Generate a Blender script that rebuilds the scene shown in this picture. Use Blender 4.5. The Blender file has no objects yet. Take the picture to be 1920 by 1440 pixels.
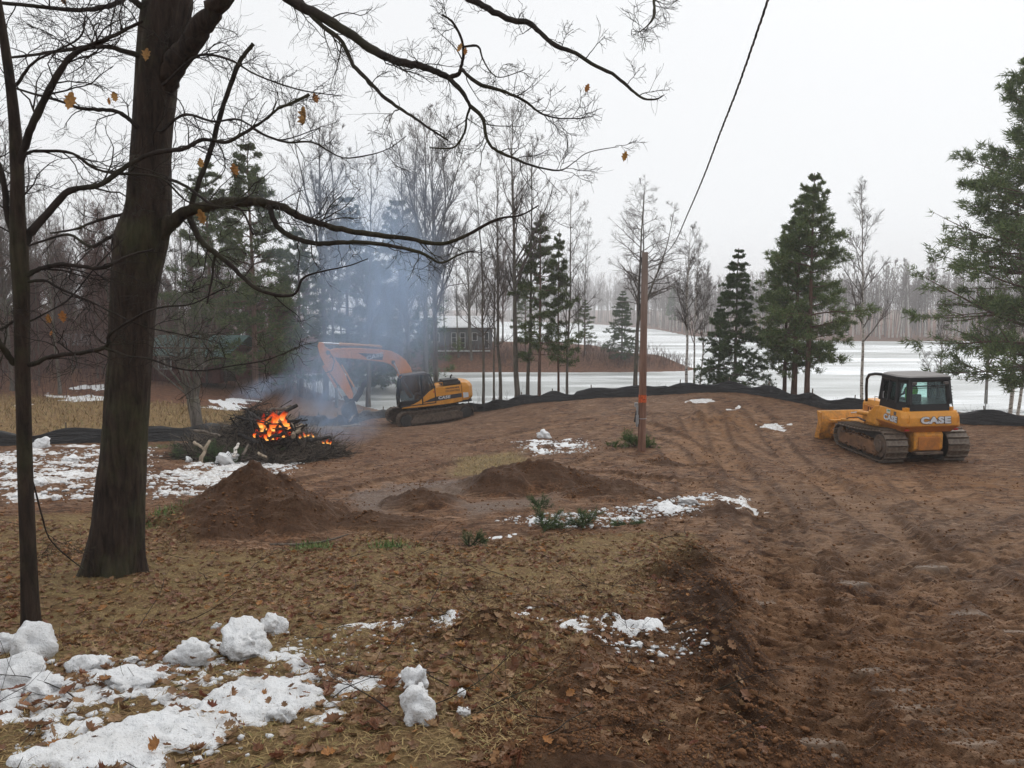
import bpy, bmesh, math, random
import numpy as np
from mathutils import Vector, Matrix, Euler

# ------------------------------------------------------------------ camera, sky, sun, exposure
SC = bpy.context.scene
COL = SC.collection
F = 1380.0                      # focal length in photograph pixels (1920 wide)
PITCH = math.radians(5.6)
CAMZ = 7.5                      # metres above the lake ice (lake = 0)
SP, CP = math.sin(PITCH), math.cos(PITCH)
cam_d = bpy.data.cameras.new('camera')
cam_d.sensor_width = 36.0
cam_d.lens = 36.0 * F / 1920.0
cam_d.clip_start = 0.05
cam_d.clip_end = 6000
cam = bpy.data.objects.new('camera', cam_d)
COL.objects.link(cam)
cam.location = (0, 0, CAMZ)
cam.rotation_euler = (math.pi / 2 - PITCH, 0, 0)
SC.camera = cam

SUN_EL, SUN_AZ = math.radians(48), math.radians(35)
world = bpy.data.worlds.new('World')
SC.world = world
world.use_nodes = True
wt = world.node_tree
wt.nodes.clear()
w_out = wt.nodes.new('ShaderNodeOutputWorld')
w_bg = wt.nodes.new('ShaderNodeBackground')
w_sky = wt.nodes.new('ShaderNodeTexSky')
w_sky.sky_type = 'NISHITA'
w_sky.sun_disc = False
w_sky.sun_elevation = SUN_EL
w_sky.sun_rotation = SUN_AZ
w_sky.air_density = 1.0
w_sky.dust_density = 5.0
w_hs = wt.nodes.new('ShaderNodeHueSaturation')
w_hs.inputs['Saturation'].default_value = 0.08
w_mix = wt.nodes.new('ShaderNodeMix')
w_mix.data_type = 'RGBA'
w_mix.inputs[0].default_value = 0.90            # overcast: an even cloud deck, little of the clear sky gets through
w_mix.inputs[7].default_value = (9.2, 9.35, 9.55, 1)
w_bg.inputs['Strength'].default_value = 0.10
wt.links.new(w_sky.outputs[0], w_hs.inputs['Color'])
wt.links.new(w_hs.outputs[0], w_mix.inputs[6])
wt.links.new(w_mix.outputs[2], w_bg.inputs['Color'])
wt.links.new(w_bg.outputs[0], w_out.inputs['Surface'])

sun_d = bpy.data.lights.new('sun', 'SUN')
sun_d.energy = 1.4
sun_d.angle = math.radians(60)
sun_d.color = (1.0, 0.97, 0.92)
sun = bpy.data.objects.new('sun', sun_d)
COL.objects.link(sun)
sun.rotation_euler = (math.pi / 2 - SUN_EL, 0, math.pi - SUN_AZ)

vs = SC.view_settings
SC.display_settings.display_device = 'sRGB'
vs.view_transform = 'Standard'
vs.look = 'None'
vs.exposure = 0.10
vs.gamma = 1.0
vs.use_curve_mapping = False
cy = SC.cycles
cy.use_denoising = True
cy.max_bounces = 4
cy.diffuse_bounces = 2
cy.glossy_bounces = 2
cy.transmission_bounces = 4
cy.transparent_max_bounces = 12
cy.volume_bounces = 1
cy.volume_step_rate = 1.5
cy.volume_max_steps = 64
cy.sample_clamp_indirect = 4.0
cy.caustics_reflective = False
cy.caustics_refractive = False
cy.use_adaptive_sampling = True
cy.adaptive_threshold = 0.02

rng = np.random.default_rng(7)
random.seed(7)

# ------------------------------------------------------------------ projection helpers (photo pixel + depth -> place in the world)
def P(px, py, Y):
    u, v = (px - 960) / F, (720 - py) / F
    d = (u, CP + v * SP, -SP + v * CP)
    t = Y / d[1]
    return Vector((d[0] * t, Y, CAMZ + d[2] * t))

def pxm(Y, n=1.0):
    """n photo pixels at depth Y, in metres"""
    return n * Y / F

# ------------------------------------------------------------------ numpy noise
_TAB = np.random.default_rng(99).random((256, 256)).astype(np.float32)
_TABF = _TAB.ravel()
def vnoise(x, y, seed=0):
    x = np.asarray(x, np.float32) + np.float32(seed * 13.37)
    y = np.asarray(y, np.float32) + np.float32(seed * 7.91)
    ix, iy = np.floor(x), np.floor(y)
    fx, fy = x - ix, y - iy
    fx = fx * fx * (3 - 2 * fx)
    fy = fy * fy * (3 - 2 * fy)
    ix, iy = ix.astype(np.int32) & 255, iy.astype(np.int32) & 255
    ix1, iy1 = (ix + 1) & 255, ((iy + 1) & 255) << 8
    iy = iy << 8
    a, b = _TABF.take(iy | ix), _TABF.take(iy | ix1)
    c, d = _TABF.take(iy1 | ix), _TABF.take(iy1 | ix1)
    a += (b - a) * fx
    c += (d - c) * fx
    return a + (c - a) * fy

def fbm(x, y, freq, octv=4, seed=0, gain=0.5):
    s = 0.0; a = 1.0; tot = 0.0
    for o in range(octv):
        c, sn = math.cos(o * 0.9 + seed), math.sin(o * 0.9 + seed)
        s = s + a * (vnoise((x * c - y * sn) * freq, (x * sn + y * c) * freq, seed + o * 17) * 2 - 1)
        tot += a; a *= gain; freq *= 2.03
    return s / tot

def sstep(a, b, x):
    t = np.clip((x - a) / (b - a), 0, 1)
    return t * t * (3 - 2 * t)

def poly_sd(poly, x, y):
    """signed distance to a polygon in plan, positive inside"""
    poly = np.asarray(poly, float)
    x = np.asarray(x, float); y = np.asarray(y, float)
    d2 = np.full(x.shape, 1e18); ins = np.zeros(x.shape, bool)
    n = len(poly)
    for i in range(n):
        ax, ay = poly[i]; bx, by = poly[(i + 1) % n]
        ex, ey = bx - ax, by - ay
        t = np.clip(((x - ax) * ex + (y - ay) * ey) / (ex * ex + ey * ey + 1e-12), 0, 1)
        d2 = np.minimum(d2, (x - ax - t * ex) ** 2 + (y - ay - t * ey) ** 2)
        c = ((ay > y) != (by > y))
        with np.errstate(divide='ignore', invalid='ignore'):
            xi = (bx - ax) * (y - ay) / (by - ay + 1e-30) + ax
        ins ^= c & (x < xi)
    d = np.sqrt(d2)
    return np.where(ins, d, -d)

def path_dist(path, x, y):
    """distance to a plan polyline, arclength there, signed side"""
    path = np.asarray(path, float)
    best = np.full(x.shape, 1e18); arc = np.zeros(x.shape); side = np.zeros(x.shape); s0 = 0.0
    for i in range(len(path) - 1):
        a, b = path[i], path[i + 1]
        e = b - a; L = math.hypot(*e)
        t = np.clip(((x - a[0]) * e[0] + (y - a[1]) * e[1]) / (L * L + 1e-12), 0, 1)
        dx, dy = x - a[0] - t * e[0], y - a[1] - t * e[1]
        d2 = dx * dx + dy * dy
        m = d2 < best
        best = np.where(m, d2, best); arc = np.where(m, s0 + t * L, arc)
        side = np.where(m, (e[0] * dy - e[1] * dx) / (L + 1e-9), side)
        s0 += L
    return np.sqrt(best), arc, side

def smooth_path(pts, n):
    """Catmull-Rom through the points, n samples"""
    p = np.asarray(pts, float)
    if len(p) == 2:
        t = np.linspace(0, 1, n)[:, None]
        return p[0] * (1 - t) + p[1] * t
    q = np.vstack([2 * p[0] - p[1], p, 2 * p[-1] - p[-2]])
    m = len(p) - 1
    ts = np.linspace(0, m - 1e-6, n)
    i = ts.astype(int); f = (ts - i)[:, None]
    a, b, c, d = q[i], q[i + 1], q[i + 2], q[i + 3]
    return 0.5 * (2 * b + (c - a) * f + (2 * a - 5 * b + 4 * c - d) * f * f + (-a + 3 * b - 3 * c + d) * f ** 3)

# ------------------------------------------------------------------ object helpers
def prop(o, label=None, cat=None, group=None, kind=None):
    if label: o['label'] = label
    if cat: o['category'] = cat
    if group: o['group'] = group
    if kind: o['kind'] = kind
    return o

def empty(name, loc=(0, 0, 0), rz=0.0):
    o = bpy.data.objects.new(name, None)
    COL.objects.link(o)
    o.location = loc
    o.rotation_euler = (0, 0, rz)
    o.empty_display_size = 0.2
    return o

def link_mesh(name, me, mat=None, parent=None, loc=None):
    o = bpy.data.objects.new(name, me)
    COL.objects.link(o)
    if mat is not None and len(me.materials) == 0:
        me.materials.append(mat)
    if parent is not None: o.parent = parent
    if loc is not None: o.location = loc
    return o

def np_mesh(name, verts, faces, smooth=False):
    """faces: (n,3) or (n,4) int array, or a list of such arrays"""
    verts = np.asarray(verts, np.float32)
    if not isinstance(faces, (list, tuple)): faces = [faces]
    faces = [np.asarray(f, np.int32) for f in faces if len(f)]
    me = bpy.data.meshes.new(name)
    me.vertices.add(len(verts))
    me.vertices.foreach_set('co', verts.ravel())
    nl = sum(f.size for f in faces); nf = sum(len(f) for f in faces)
    me.loops.add(nl); me.polygons.add(nf)
    me.loops.foreach_set('vertex_index', np.concatenate([f.ravel() for f in faces]))
    tot = np.concatenate([np.full(len(f), f.shape[1], np.int32) for f in faces])
    start = np.concatenate([[0], np.cumsum(tot)[:-1]]).astype(np.int32)
    me.polygons.foreach_set('loop_start', start)
    me.polygons.foreach_set('loop_total', tot)
    if smooth: me.polygons.foreach_set('use_smooth', np.ones(nf, bool))
    me.update(calc_edges=True)
    me.validate()
    return me

def add_attr(me, name, vals):
    a = me.attributes.new(name, 'FLOAT', 'POINT')
    a.data.foreach_set('value', np.asarray(vals, np.float32))

def copy_tree(o, parent=None):
    c = o.copy()
    COL.objects.link(c)
    if parent is not None: c.parent = parent
    for ch in o.children: copy_tree(ch, c)
    return c

# ------------------------------------------------------------------ material helper
class NT:
    def __init__(s, name):
        s.m = bpy.data.materials.new(name); s.m.use_nodes = True
        s.t = s.m.node_tree; s.t.nodes.clear()
        s.out = s.t.nodes.new('ShaderNodeOutputMaterial')
    def n(s, typ, props=None, **inp):
        nd = s.t.nodes.new('ShaderNode' + typ)
        for k, v in (props or {}).items(): setattr(nd, k, v)
        for k, v in inp.items():
            k = int(k[1:]) if (k[0] == 'i' and k[1:].isdigit()) else k.replace('_', ' ')
            s.set(nd.inputs[k], v)
        return nd
    def set(s, sock, v):
        if hasattr(v, 'is_linked') or isinstance(v, bpy.types.NodeSocket): s.t.links.new(v, sock)
        else:
            if isinstance(v, (tuple, list)) and len(v) == 3 and sock.type == 'RGBA': v = (*v, 1)
            sock.default_value = v
    def noise(s, scale, detail=4, rough=0.55, vec=None, dist=0.0):
        nd = s.n('TexNoise', Scale=scale, Detail=detail, Roughness=rough, Distortion=dist)
        if vec is not None: s.set(nd.inputs['Vector'], vec)
        return nd.outputs[0]
    def ramp(s, fac, stops, interp='LINEAR'):
        nd = s.n('ValToRGB'); cr = nd.color_ramp; cr.interpolation = interp
        while len(cr.elements) < len(stops): cr.elements.new(0.5)
        for e, (p, c) in zip(cr.elements, stops):
            e.position = p
            e.color = (c, c, c, 1) if not isinstance(c, (tuple, list)) else (*c, 1)[:4]
        s.set(nd.inputs[0], fac)
        return nd.outputs[0]
    def mix(s, fac, a, b, mode='MIX'):
        nd = s.n('Mix', {'data_type': 'RGBA', 'blend_type': mode})
        s.set(nd.inputs[0], fac); s.set(nd.inputs[6], a); s.set(nd.inputs[7], b)
        return nd.outputs[2]
    def math(s, op, a, b=0.0, clamp=False):
        nd = s.n('Math', {'operation': op, 'use_clamp': clamp})
        s.set(nd.inputs[0], a); s.set(nd.inputs[1], b)
        return nd.outputs[0]
    def attr(s, name): return s.n('Attribute', {'attribute_name': name}).outputs['Fac']
    def coord(s, which='Object'): return s.n('TexCoord').outputs[which]
    def mapping(s, vec, scale=(1, 1, 1), rot=(0, 0, 0)):
        return s.n('Mapping', Vector=vec, Scale=scale, Rotation=rot).outputs[0]
    def bump(s, h, strength=0.5, dist=0.02):
        return s.n('Bump', Height=h, Strength=strength, Distance=dist).outputs[0]
    def bsdf(s, color, rough=0.7, normal=None, spec=None, metal=0.0, **kw):
        nd = s.n('BsdfPrincipled', Base_Color=color, Roughness=rough, Metallic=metal, **kw)
        if normal is not None: s.set(nd.inputs['Normal'], normal)
        if spec is not None: s.set(nd.inputs['Specular IOR Level'], spec)
        s.t.links.new(nd.outputs[0], s.out.inputs['Surface'])
        return nd
    def surf(s, sh): s.t.links.new(sh, s.out.inputs['Surface'])
    def vol(s, sh): s.t.links.new(sh, s.out.inputs['Volume'])

MAT = {}
def simple(name, col, rough=0.7, var=0.25, scale=8, spec=0.3, metal=0.0, bump=0.0, col2=None, **kw):
    """one colour with noise variation and fine relief"""
    t = NT(name)
    v = t.coord('Object')
    nz = t.noise(scale, 5, 0.6, v)
    c2 = col2 if col2 else tuple(max(0, c * (1 - var * 1.6)) for c in col)
    base = t.mix(t.ramp(nz, [(0.35, 0), (0.68, 1)]), tuple(min(1, c * (1 + var * 0.4)) for c in col), c2)
    nrm = t.bump(t.noise(scale * 6, 4, 0.6, v), bump, 0.01) if bump else None
    t.bsdf(base, rough, nrm, spec, metal, **kw)
    MAT[name] = t.m
    return t.m

# ------------------------------------------------------------------ mesh builder for made things
class MB:
    def __init__(s): s.v = []; s.f = []
    def add(s, verts, faces):
        o = len(s.v)
        s.v += [tuple(p) for p in verts]
        s.f += [tuple(i + o for i in f) for f in faces]
        return s
    def box(s, c, size, rot=None):
        hx, hy, hz = size[0] / 2, size[1] / 2, size[2] / 2
        vs_ = [Vector((x, y, z)) for x in (-hx, hx) for y in (-hy, hy) for z in (-hz, hz)]
        if rot is not None:
            R = Euler(rot).to_matrix(); vs_ = [R @ p for p in vs_]
        c = Vector(c)
        return s.add([p + c for p in vs_], [(0, 1, 3, 2), (4, 6, 7, 5), (0, 4, 5, 1), (2, 3, 7, 6), (0, 2, 6, 4), (1, 5, 7, 3)])
    def prism(s, poly, a0, a1, axis='y'):
        """polygon in the two other axes (x,z for y; x,y for z; y,z for x) swept from a0 to a1"""
        def pt(p, a):
            return (p[0], a, p[1]) if axis == 'y' else ((p[0], p[1], a) if axis == 'z' else (a, p[0], p[1]))
        n = len(poly)
        vs_ = [pt(p, a0) for p in poly] + [pt(p, a1) for p in poly]
        fs = [tuple(range(n)), tuple(range(2 * n - 1, n - 1, -1))] + [(i, i + n, (i + 1) % n + n, (i + 1) % n) for i in range(n)]
        return s.add(vs_, fs)
    def loft(s, rings, cap=True):
        n = len(rings[0]); vs_ = [p for r in rings for p in r]; fs = []
        for k in range(len(rings) - 1):
            for i in range(n):
                j = (i + 1) % n
                fs.append((k * n + i, k * n + j, (k + 1) * n + j, (k + 1) * n + i))
        if cap:
            fs.append(tuple(range(n - 1, -1, -1)))
            fs.append(tuple((len(rings) - 1) * n + i for i in range(n)))
        return s.add(vs_, fs)
    def tube(s, pts, r, n=8):
        pts = [Vector(p) for p in pts]
        rs = r if isinstance(r, (list, tuple)) else [r] * len(pts)
        rings = []; u = None
        for i, p in enumerate(pts):
            t = (pts[min(i + 1, len(pts) - 1)] - pts[max(i - 1, 0)]).normalized()
            if u is None:
                u = t.orthogonal().normalized()
            else:
                u = (u - t * u.dot(t)).normalized()
            w = t.cross(u)
            rings.append([p + (u * math.cos(2 * math.pi * k / n) + w * math.sin(2 * math.pi * k / n)) * rs[i] for k in range(n)])
        return s.loft(rings)
    def cyl(s, p0, p1, r, n=16, r1=None):
        return s.tube([p0, p1], [r, r if r1 is None else r1], n)
    def build(s, name, mat, parent=None, bevel=0.0, smooth=False, loc=None):
        me = bpy.data.meshes.new(name)
        me.from_pydata(s.v, [], s.f)
        bm = bmesh.new(); bm.from_mesh(me)
        bmesh.ops.recalc_face_normals(bm, faces=bm.faces)
        bm.to_mesh(me); bm.free()
        if smooth:
            for p in me.polygons: p.use_smooth = True
        o = link_mesh(name, me, mat, parent, loc)
        if bevel > 0:
            md = o.modifiers.new('bevel', 'BEVEL'); md.width = bevel; md.segments = 2; md.limit_method = 'ANGLE'
            md.angle_limit = math.radians(40)
        return o

# tubes in bulk (numpy): pts (B,K,3), r (B,K)
def tubes_np(batches):
    V = []; Fc = []; off = 0
    for pts, r, S in batches:
        B, K, _ = pts.shape
        t = np.gradient(pts, axis=1)
        t /= np.linalg.norm(t, axis=2, keepdims=True) + 1e-9
        ref = np.array([0.31, 0.52, 0.11])
        u = np.cross(t, ref); u /= np.linalg.norm(u, axis=2, keepdims=True) + 1e-9
        w = np.cross(t, u)
        a = np.arange(S) * 2 * math.pi / S
        ring = (u[:, :, None, :] * np.cos(a)[None, None, :, None] + w[:, :, None, :] * np.sin(a)[None, None, :, None])
        v = pts[:, :, None, :] + ring * r[:, :, None, None]
        V.append(v.reshape(-1, 3))
        b = np.arange(B)[:, None, None] * K * S + off
        k = np.arange(K - 1)[None, :, None] * S
        i = np.arange(S)[None, None, :]; j = (i + 1) % S
        Fc.append(np.stack([b + k + i, b + k + j, b + k + S + j, b + k + S + i], -1).reshape(-1, 4))
        off += B * K * S
    return np.concatenate(V), np.concatenate(Fc)

# ------------------------------------------------------------------ terrain: control points (pixel, pixel, depth) -> thin plate spline
def _cp():
    px = [(960,1440,2.95),(0,1440,2.8),(1920,1440,3.4),(960,1300,3.9),(500,1300,3.8),(0,1250,4.3),(960,1180,5.2),(60,1180,5.7),
          (215,1070,7.6),(960,1100,6.8),(490,1025,9.2),(960,1025,9.0),(960,950,12),(960,900,15.5),(100,1000,9.6),(100,900,15),
          (100,840,22.5),(490,875,20.5),(700,900,16),(700,830,26),
          (1700,1300,4.4),(1400,1300,4.1),(1700,1100,7.5),(1400,1100,7.0),(1700,950,13.3),(1400,950,12.6),(1690,872,21.5),(1560,834,24.6),
          (1800,868,21.6),(1900,870,21.2),(1900,800,27),(1203,846,22),(1250,752,33),(1050,800,29),(1450,800,27),
          (0,836,24),(350,826,27),(520,805,32),(650,797,40),(760,786,45),(880,774,44),(1000,756,40),(1100,748,38),(1300,737,36),
          (1380,735,35),(1500,756,32),(1560,768,30),(1830,795,28),(1920,795,27),(820,797,41),(740,796,42)]
    pts = [tuple(P(*q)) for q in px]
    pts += [(0,-6,6.1),(-8,-4,6.2),(8,-4,6.0),(0,1,5.75),(-6,2,5.7),(6,2,5.5),(25,8,4.2),(-15,8,4.9),(-22,20,3.5),(28,18,3.1)]
    pts += [(-12,52,0.5),(0,50.5,0.4),(12,48.5,0.4),(22,46.5,0.4),(35,47,0.4),(60,44,0.5),(40,33,2.4),(55,25,2.6)]
    pts += [(-25,78,0.6),(-28,60,2.2),(-22,48,2.3),(-45,80,2.6),(-60,40,3.2),(-35,35,2.9),(-18,35,2.6),(-60,110,3.2),(-90,70,4),
            (-15,100,2.7),(0,98,2.7),(12,98,2.2),(-30,105,3.0),(-40,20,4.2),(-60,0,5.5),(60,0,4)]
    return np.array(pts)
_CP = _cp()
def _tps_fit(c, lam=0.15):
    n = len(c); s = 20.0
    xy = c[:, :2] / s
    d2 = ((xy[:, None] - xy[None]) ** 2).sum(-1)
    K = 0.5 * d2 * np.log(d2 + 1e-12) + lam * 0.02 * np.eye(n)
    Pm = np.hstack([np.ones((n, 1)), xy])
    A = np.block([[K, Pm], [Pm.T, np.zeros((3, 3))]])
    return np.linalg.solve(A, np.concatenate([c[:, 2], np.zeros(3)])), xy, s
_TW, _TXY, _TS = _tps_fit(_CP)
def tps(x, y):
    x = np.asarray(x, float) / _TS; y = np.asarray(y, float) / _TS
    z = _TW[-3] + _TW[-2] * x + _TW[-1] * y
    for w, (a, b) in zip(_TW[:-3], _TXY):
        d2 = (x - a) ** 2 + (y - b) ** 2
        z = z + w * 0.5 * d2 * np.log(d2 + 1e-12)
    return z

LAKE = [(260,38),(120,40),(60,45),(35,48),(22,47.5),(12,49.5),(0,51.5),(-8,53),(-13,60),(-19,70),(-24,80),(-28,87),(-22,90.5),(-10,91.5),(5,91),(16,91.5),
        (22,93),(25,97),(23,104),(12,110),(-5,114),(-25,122),(-45,135),(-70,160),(-100,220),(-110,400),(-62,600),(-4,555),(35,536),(56,410),
        (61,312),(55,229),(70,198),(86,188),(128,187),(190,180),(300,150),(330,90)]

def H0(x, y):
    """large shape of the land, no small relief"""
    x = np.asarray(x, float); y = np.asarray(y, float)
    xc = np.clip(x, -95, 70); yc = np.clip(y, -10, 118)
    z = tps(xc, yc)
    z = np.clip(z, 0.25, 7.0)
    far = sstep(118, 190, y)
    sd = poly_sd(LAKE, x, y)
    zf = 0.5 + 0.035 * np.clip(-sd, 0, 250)
    z = z * (1 - far) + zf * far
    shore = sstep(0, 5.5, -sd)
    z = z * shore + 0.02 * (1 - shore)
    return np.where(sd > 0, -np.minimum(1.5, 0.02 + 0.35 * sd), z)

def G0(px, py, lo=1.5, hi=120):
    """photo pixel -> plan point on the large land shape"""
    Y = np.exp(np.linspace(math.log(lo), math.log(hi), 900))
    pts = np.array([P(px, py, q) for q in Y])
    dz = pts[:, 2] - H0(pts[:, 0], pts[:, 1])
    i = np.argmax(dz < 0)
    if dz[i] >= 0: i = len(Y) - 1
    return pts[i]
def W(pix): return [tuple(G0(a, b)[:2]) for a, b in pix]

# plan zones traced where they lie on the land
Z_LITTER = W([(-300,1440),(-300,1000),(0,975),(170,965),(330,985),(350,1030),(560,1038),(700,1000),(870,1030),(1050,1008),(1290,1005),
              (1330,1050),(1215,1085),(1190,1140),(1080,1190),(1010,1260),(960,1340),(930,1440),(600,1560)])
Z_MIXED = W([(700,1180),(900,1090),(1200,1070),(1300,1150),(1380,1300),(1420,1440),(900,1440),(960,1250)])
Z_DARKRIDGE = W([(1215,1080),(1290,1045),(1340,1075),(1390,1180),(1440,1300),(1480,1440),(1390,1440),(1330,1280),(1260,1160)])
Z_PALEGRASS = W([(860,860),(960,845),(1000,870),(930,890),(850,895)])
Z_ORANGE = W([(1440,905),(1560,880),(1700,900),(1900,880),(1960,920),(1800,960),(1600,960),(1480,945)])
Z_ORANGE2 = W([(1230,860),(1330,770),(1420,780),(1400,850),(1340,880)])
Z_ORANGE3 = W([(1500,1180),(1600,1120),(1680,1160),(1640,1300),(1540,1290)])
Z_WETGREY = W([(650,920),(740,900),(900,900),(880,925),(760,940),(700,975),(650,960)])
Z_WETGREY2 = W([(860,950),(1040,930),(1000,955),(880,975)])
Z_PUDDLES = [W([(cx - w, cy), (cx - w * 0.3, cy - h), (cx + w * 0.6, cy - h * 0.8), (cx + w, cy + h * 0.3), (cx, cy + h)]) for cx, cy, w, h in [(1716,1321,55,8),(1830,1386,60,9),(1780,1362,45,6),(1625,1252,28,4),(1530,1385,60,7),(1680,1290,40,4),(1890,1180,45,5),(1820,1150,40,4),(1430,1128,30,4),(1540,1410,40,5),(1900,1420,40,6),(1600,1090,35,4),(1750,1060,35,4)]]
Z_GRAVEL = W([(1330,930),(1440,905),(1920,960),(1920,1100),(1500,1060),(1350,1000)])
Z_YARD = [(-6,36),(-12,30),(-18,27.5),(-40,25),(-60,30),(-50,44),(-30,41),(-14,42)]

# heaps: (px, py at foot, rx m, ry m, height, power)
HEAPS = []
def heap(px, py, rx, ry, h, ang=0.0, sharp=1.0):
    p = G0(px, py); HEAPS.append((p[0], p[1], rx, ry, h, ang, sharp))
heap(482, 972, 1.20, 1.05, 0.72, 0.0, 1.0)
heap(560, 992, 0.55, 0.5, 0.26, 0.2, 1.0)
heap(400, 1005, 0.5, 0.35, 0.22)
heap(790, 950, 0.62, 0.42, 0.30)
heap(700, 985, 0.9, 0.35, 0.18)
heap(1010, 915, 1.7, 0.6, 0.52, 0.05)
heap(930, 925, 0.6, 0.4, 0.28)
heap(1150, 930, 0.9, 0.5, 0.3)
heap(1240, 865, 0.6, 0.5, 0.16)
heap(1290, 1062, 0.42, 0.30, 0.22)
heap(1250, 1085, 0.35, 0.22, 0.16)
heap(1340, 1130, 0.45, 0.3, 0.12, 1.2)
heap(1370, 1230, 0.40, 0.3, 0.10, 1.2)
heap(890, 1110, 0.26, 0.16, 0.13)
heap(800, 1100, 0.12, 0.1, 0.1)
heap(925, 1205, 0.36, 0.2, 0.16)
heap(1060, 1440, 0.3, 0.2, 0.1)
heap(1350, 965, 0.9, 0.35, 0.12)
heap(1010, 840, 1.0, 0.6, 0.1)
heap(1320, 790, 2.2, 1.6, 0.3)
heap(700, 765, 2.4, 1.2, 0.3)
heap(470, 850, 2.3, 1.5, 0.5)
RUTS = []
def rut(pix, width=0.62, depth=0.07, bars=0.045, pitch=0.21, gauge=None):
    c = smooth_path(np.array(W(pix)), 40)
    if gauge is None: RUTS.append((c, width, depth, bars, pitch)); return
    t = np.gradient(c, axis=0); t /= np.linalg.norm(t, axis=1, keepdims=True)
    nrm = np.stack([-t[:, 1], t[:, 0]], 1)
    for s in (-0.5, 0.5): RUTS.append((c + nrm * gauge * s, width, depth, bars, pitch))
rut([(1900,1440),(1740,1180),(1600,1010),(1470,890),(1330,780)], gauge=1.9)
rut([(1560,1440),(1500,1220),(1440,1060),(1380,900),(1280,800)], gauge=1.9, depth=0.035)
rut([(1920,1150),(1740,1010),(1640,930),(1600,860)], gauge=1.9, depth=0.04)
rut([(1920,930),(1760,950),(1560,1010),(1400,1100)], gauge=1.7, depth=0.03, bars=0.025)
rut([(1960,1250),(1800,1180),(1620,1120),(1450,1090)], gauge=1.7, depth=0.02, bars=0.022)
rut([(1250,1440),(1500,1330),(1800,1250),(2000,1210)], depth=0.02, bars=0.04, gauge=1.8)
rut([(1420,1440),(1640,1280),(1900,1090),(1990,1040)], depth=0.025, bars=0.045, gauge=1.8)
rut([(1700,1440),(1680,1200),(1600,1020),(1480,900)], depth=0.02, bars=0.04, gauge=1.8)
rut([(1480,1120),(1640,1040),(1800,990),(1960,960)], depth=0.02, bars=0.035, gauge=1.8)
rut([(1440,880),(1340,830),(1230,790),(1120,780)], depth=0.06, bars=0.02, gauge=1.9)
rut([(1560,1000),(1450,880),(1390,800),(1360,760)], depth=0.07, bars=0.02, gauge=1.9)
rut([(1090,884),(1180,893),(1320,905)], width=0.6, depth=0.09, bars=0.07, pitch=0.24)
rut([(1100,868),(1200,872),(1320,872)], width=0.6, depth=0.06, bars=0.04, pitch=0.24)
rut([(620,915),(760,880),(930,835),(1100,795)], width=0.6, depth=0.06, bars=0.02, gauge=2.2)
rut([(640,960),(800,905),(1000,870),(1180,820)], width=0.6, depth=0.06, bars=0.02, gauge=2.0)
rut([(880,800),(1050,785),(1200,770)], width=0.6, depth=0.05, bars=0.02, gauge=2.0)
rut([(1000,1380),(1010,1300),(1030,1240)], width=0.16, depth=0.04, bars=0.03, pitch=0.07)

def zones(x, y):
    z = {}
    wob = fbm(x, y, 1.6, 4, 5) * 0.25 * (1 + 0.06 * y)
    def zn(poly, soft): return sstep(-soft, soft, poly_sd(poly, x, y) + wob * soft * 1.5)
    z['litter'] = zn(Z_LITTER, 0.35)
    z['mixed'] = zn(Z_MIXED, 0.4)
    z['ridge'] = zn(Z_DARKRIDGE, 0.12)
    z['pale'] = zn(Z_PALEGRASS, 0.5)
    z['orange'] = np.maximum(np.maximum(zn(Z_ORANGE, 0.8), zn(Z_ORANGE2, 1.0)), 0.6 * zn(Z_ORANGE3, 0.4))
    z['wet'] = np.maximum(zn(Z_WETGREY, 0.35), zn(Z_WETGREY2, 0.3))
    pud = np.zeros(np.shape(x))
    mp = (y < 12) & (x > 0) & (x < 12)
    if mp.any():
        for p in Z_PUDDLES: pud[mp] = np.maximum(pud[mp], sstep(-0.03, 0.03, poly_sd(p, x[mp], y[mp]) + wob[mp] * 0.12))
    z['puddle'] = pud
    z['gravel'] = zn(Z_GRAVEL, 1.0)
    z['yard'] = zn(Z_YARD, 1.5)
    sdl = -poly_sd(LAKE, x, y)
    # forest floor: everything beyond the fence on the left, and the peninsula and far shores
    z['forest'] = np.maximum(sstep(39, 44, y) * sstep(-13, -17, x), np.maximum(sstep(84, 88, y), sstep(-14, -22, x - (y - 25) * 0.1) * sstep(24, 27, y)))
    z['forest'] *= (1 - 0.8 * z['yard'])
    dk = np.zeros(np.shape(x))
    for (cx, cy_, rx, ry, hh, a, sh) in HEAPS[:18]:
        m = np.hypot(x - cx, y - cy_) < max(rx, ry) * 2.0
        if m.any():
            c, s = math.cos(a), math.sin(a)
            u = ((x[m] - cx) * c + (y[m] - cy_) * s) / rx; v = (-(x[m] - cx) * s + (y[m] - cy_) * c) / ry
            dk[m] = np.maximum(dk[m], 1 - sstep(0.85, 1.35, np.sqrt(u * u + v * v) + wob[m] * 0.6))
    z['dark'] = dk
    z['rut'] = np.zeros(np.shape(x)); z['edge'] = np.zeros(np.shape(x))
    z['bank'] = sstep(34, 40, y) * (1 - sstep(7.5, 9.5, sdl)) * (1 - z['forest'])
    return z

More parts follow.
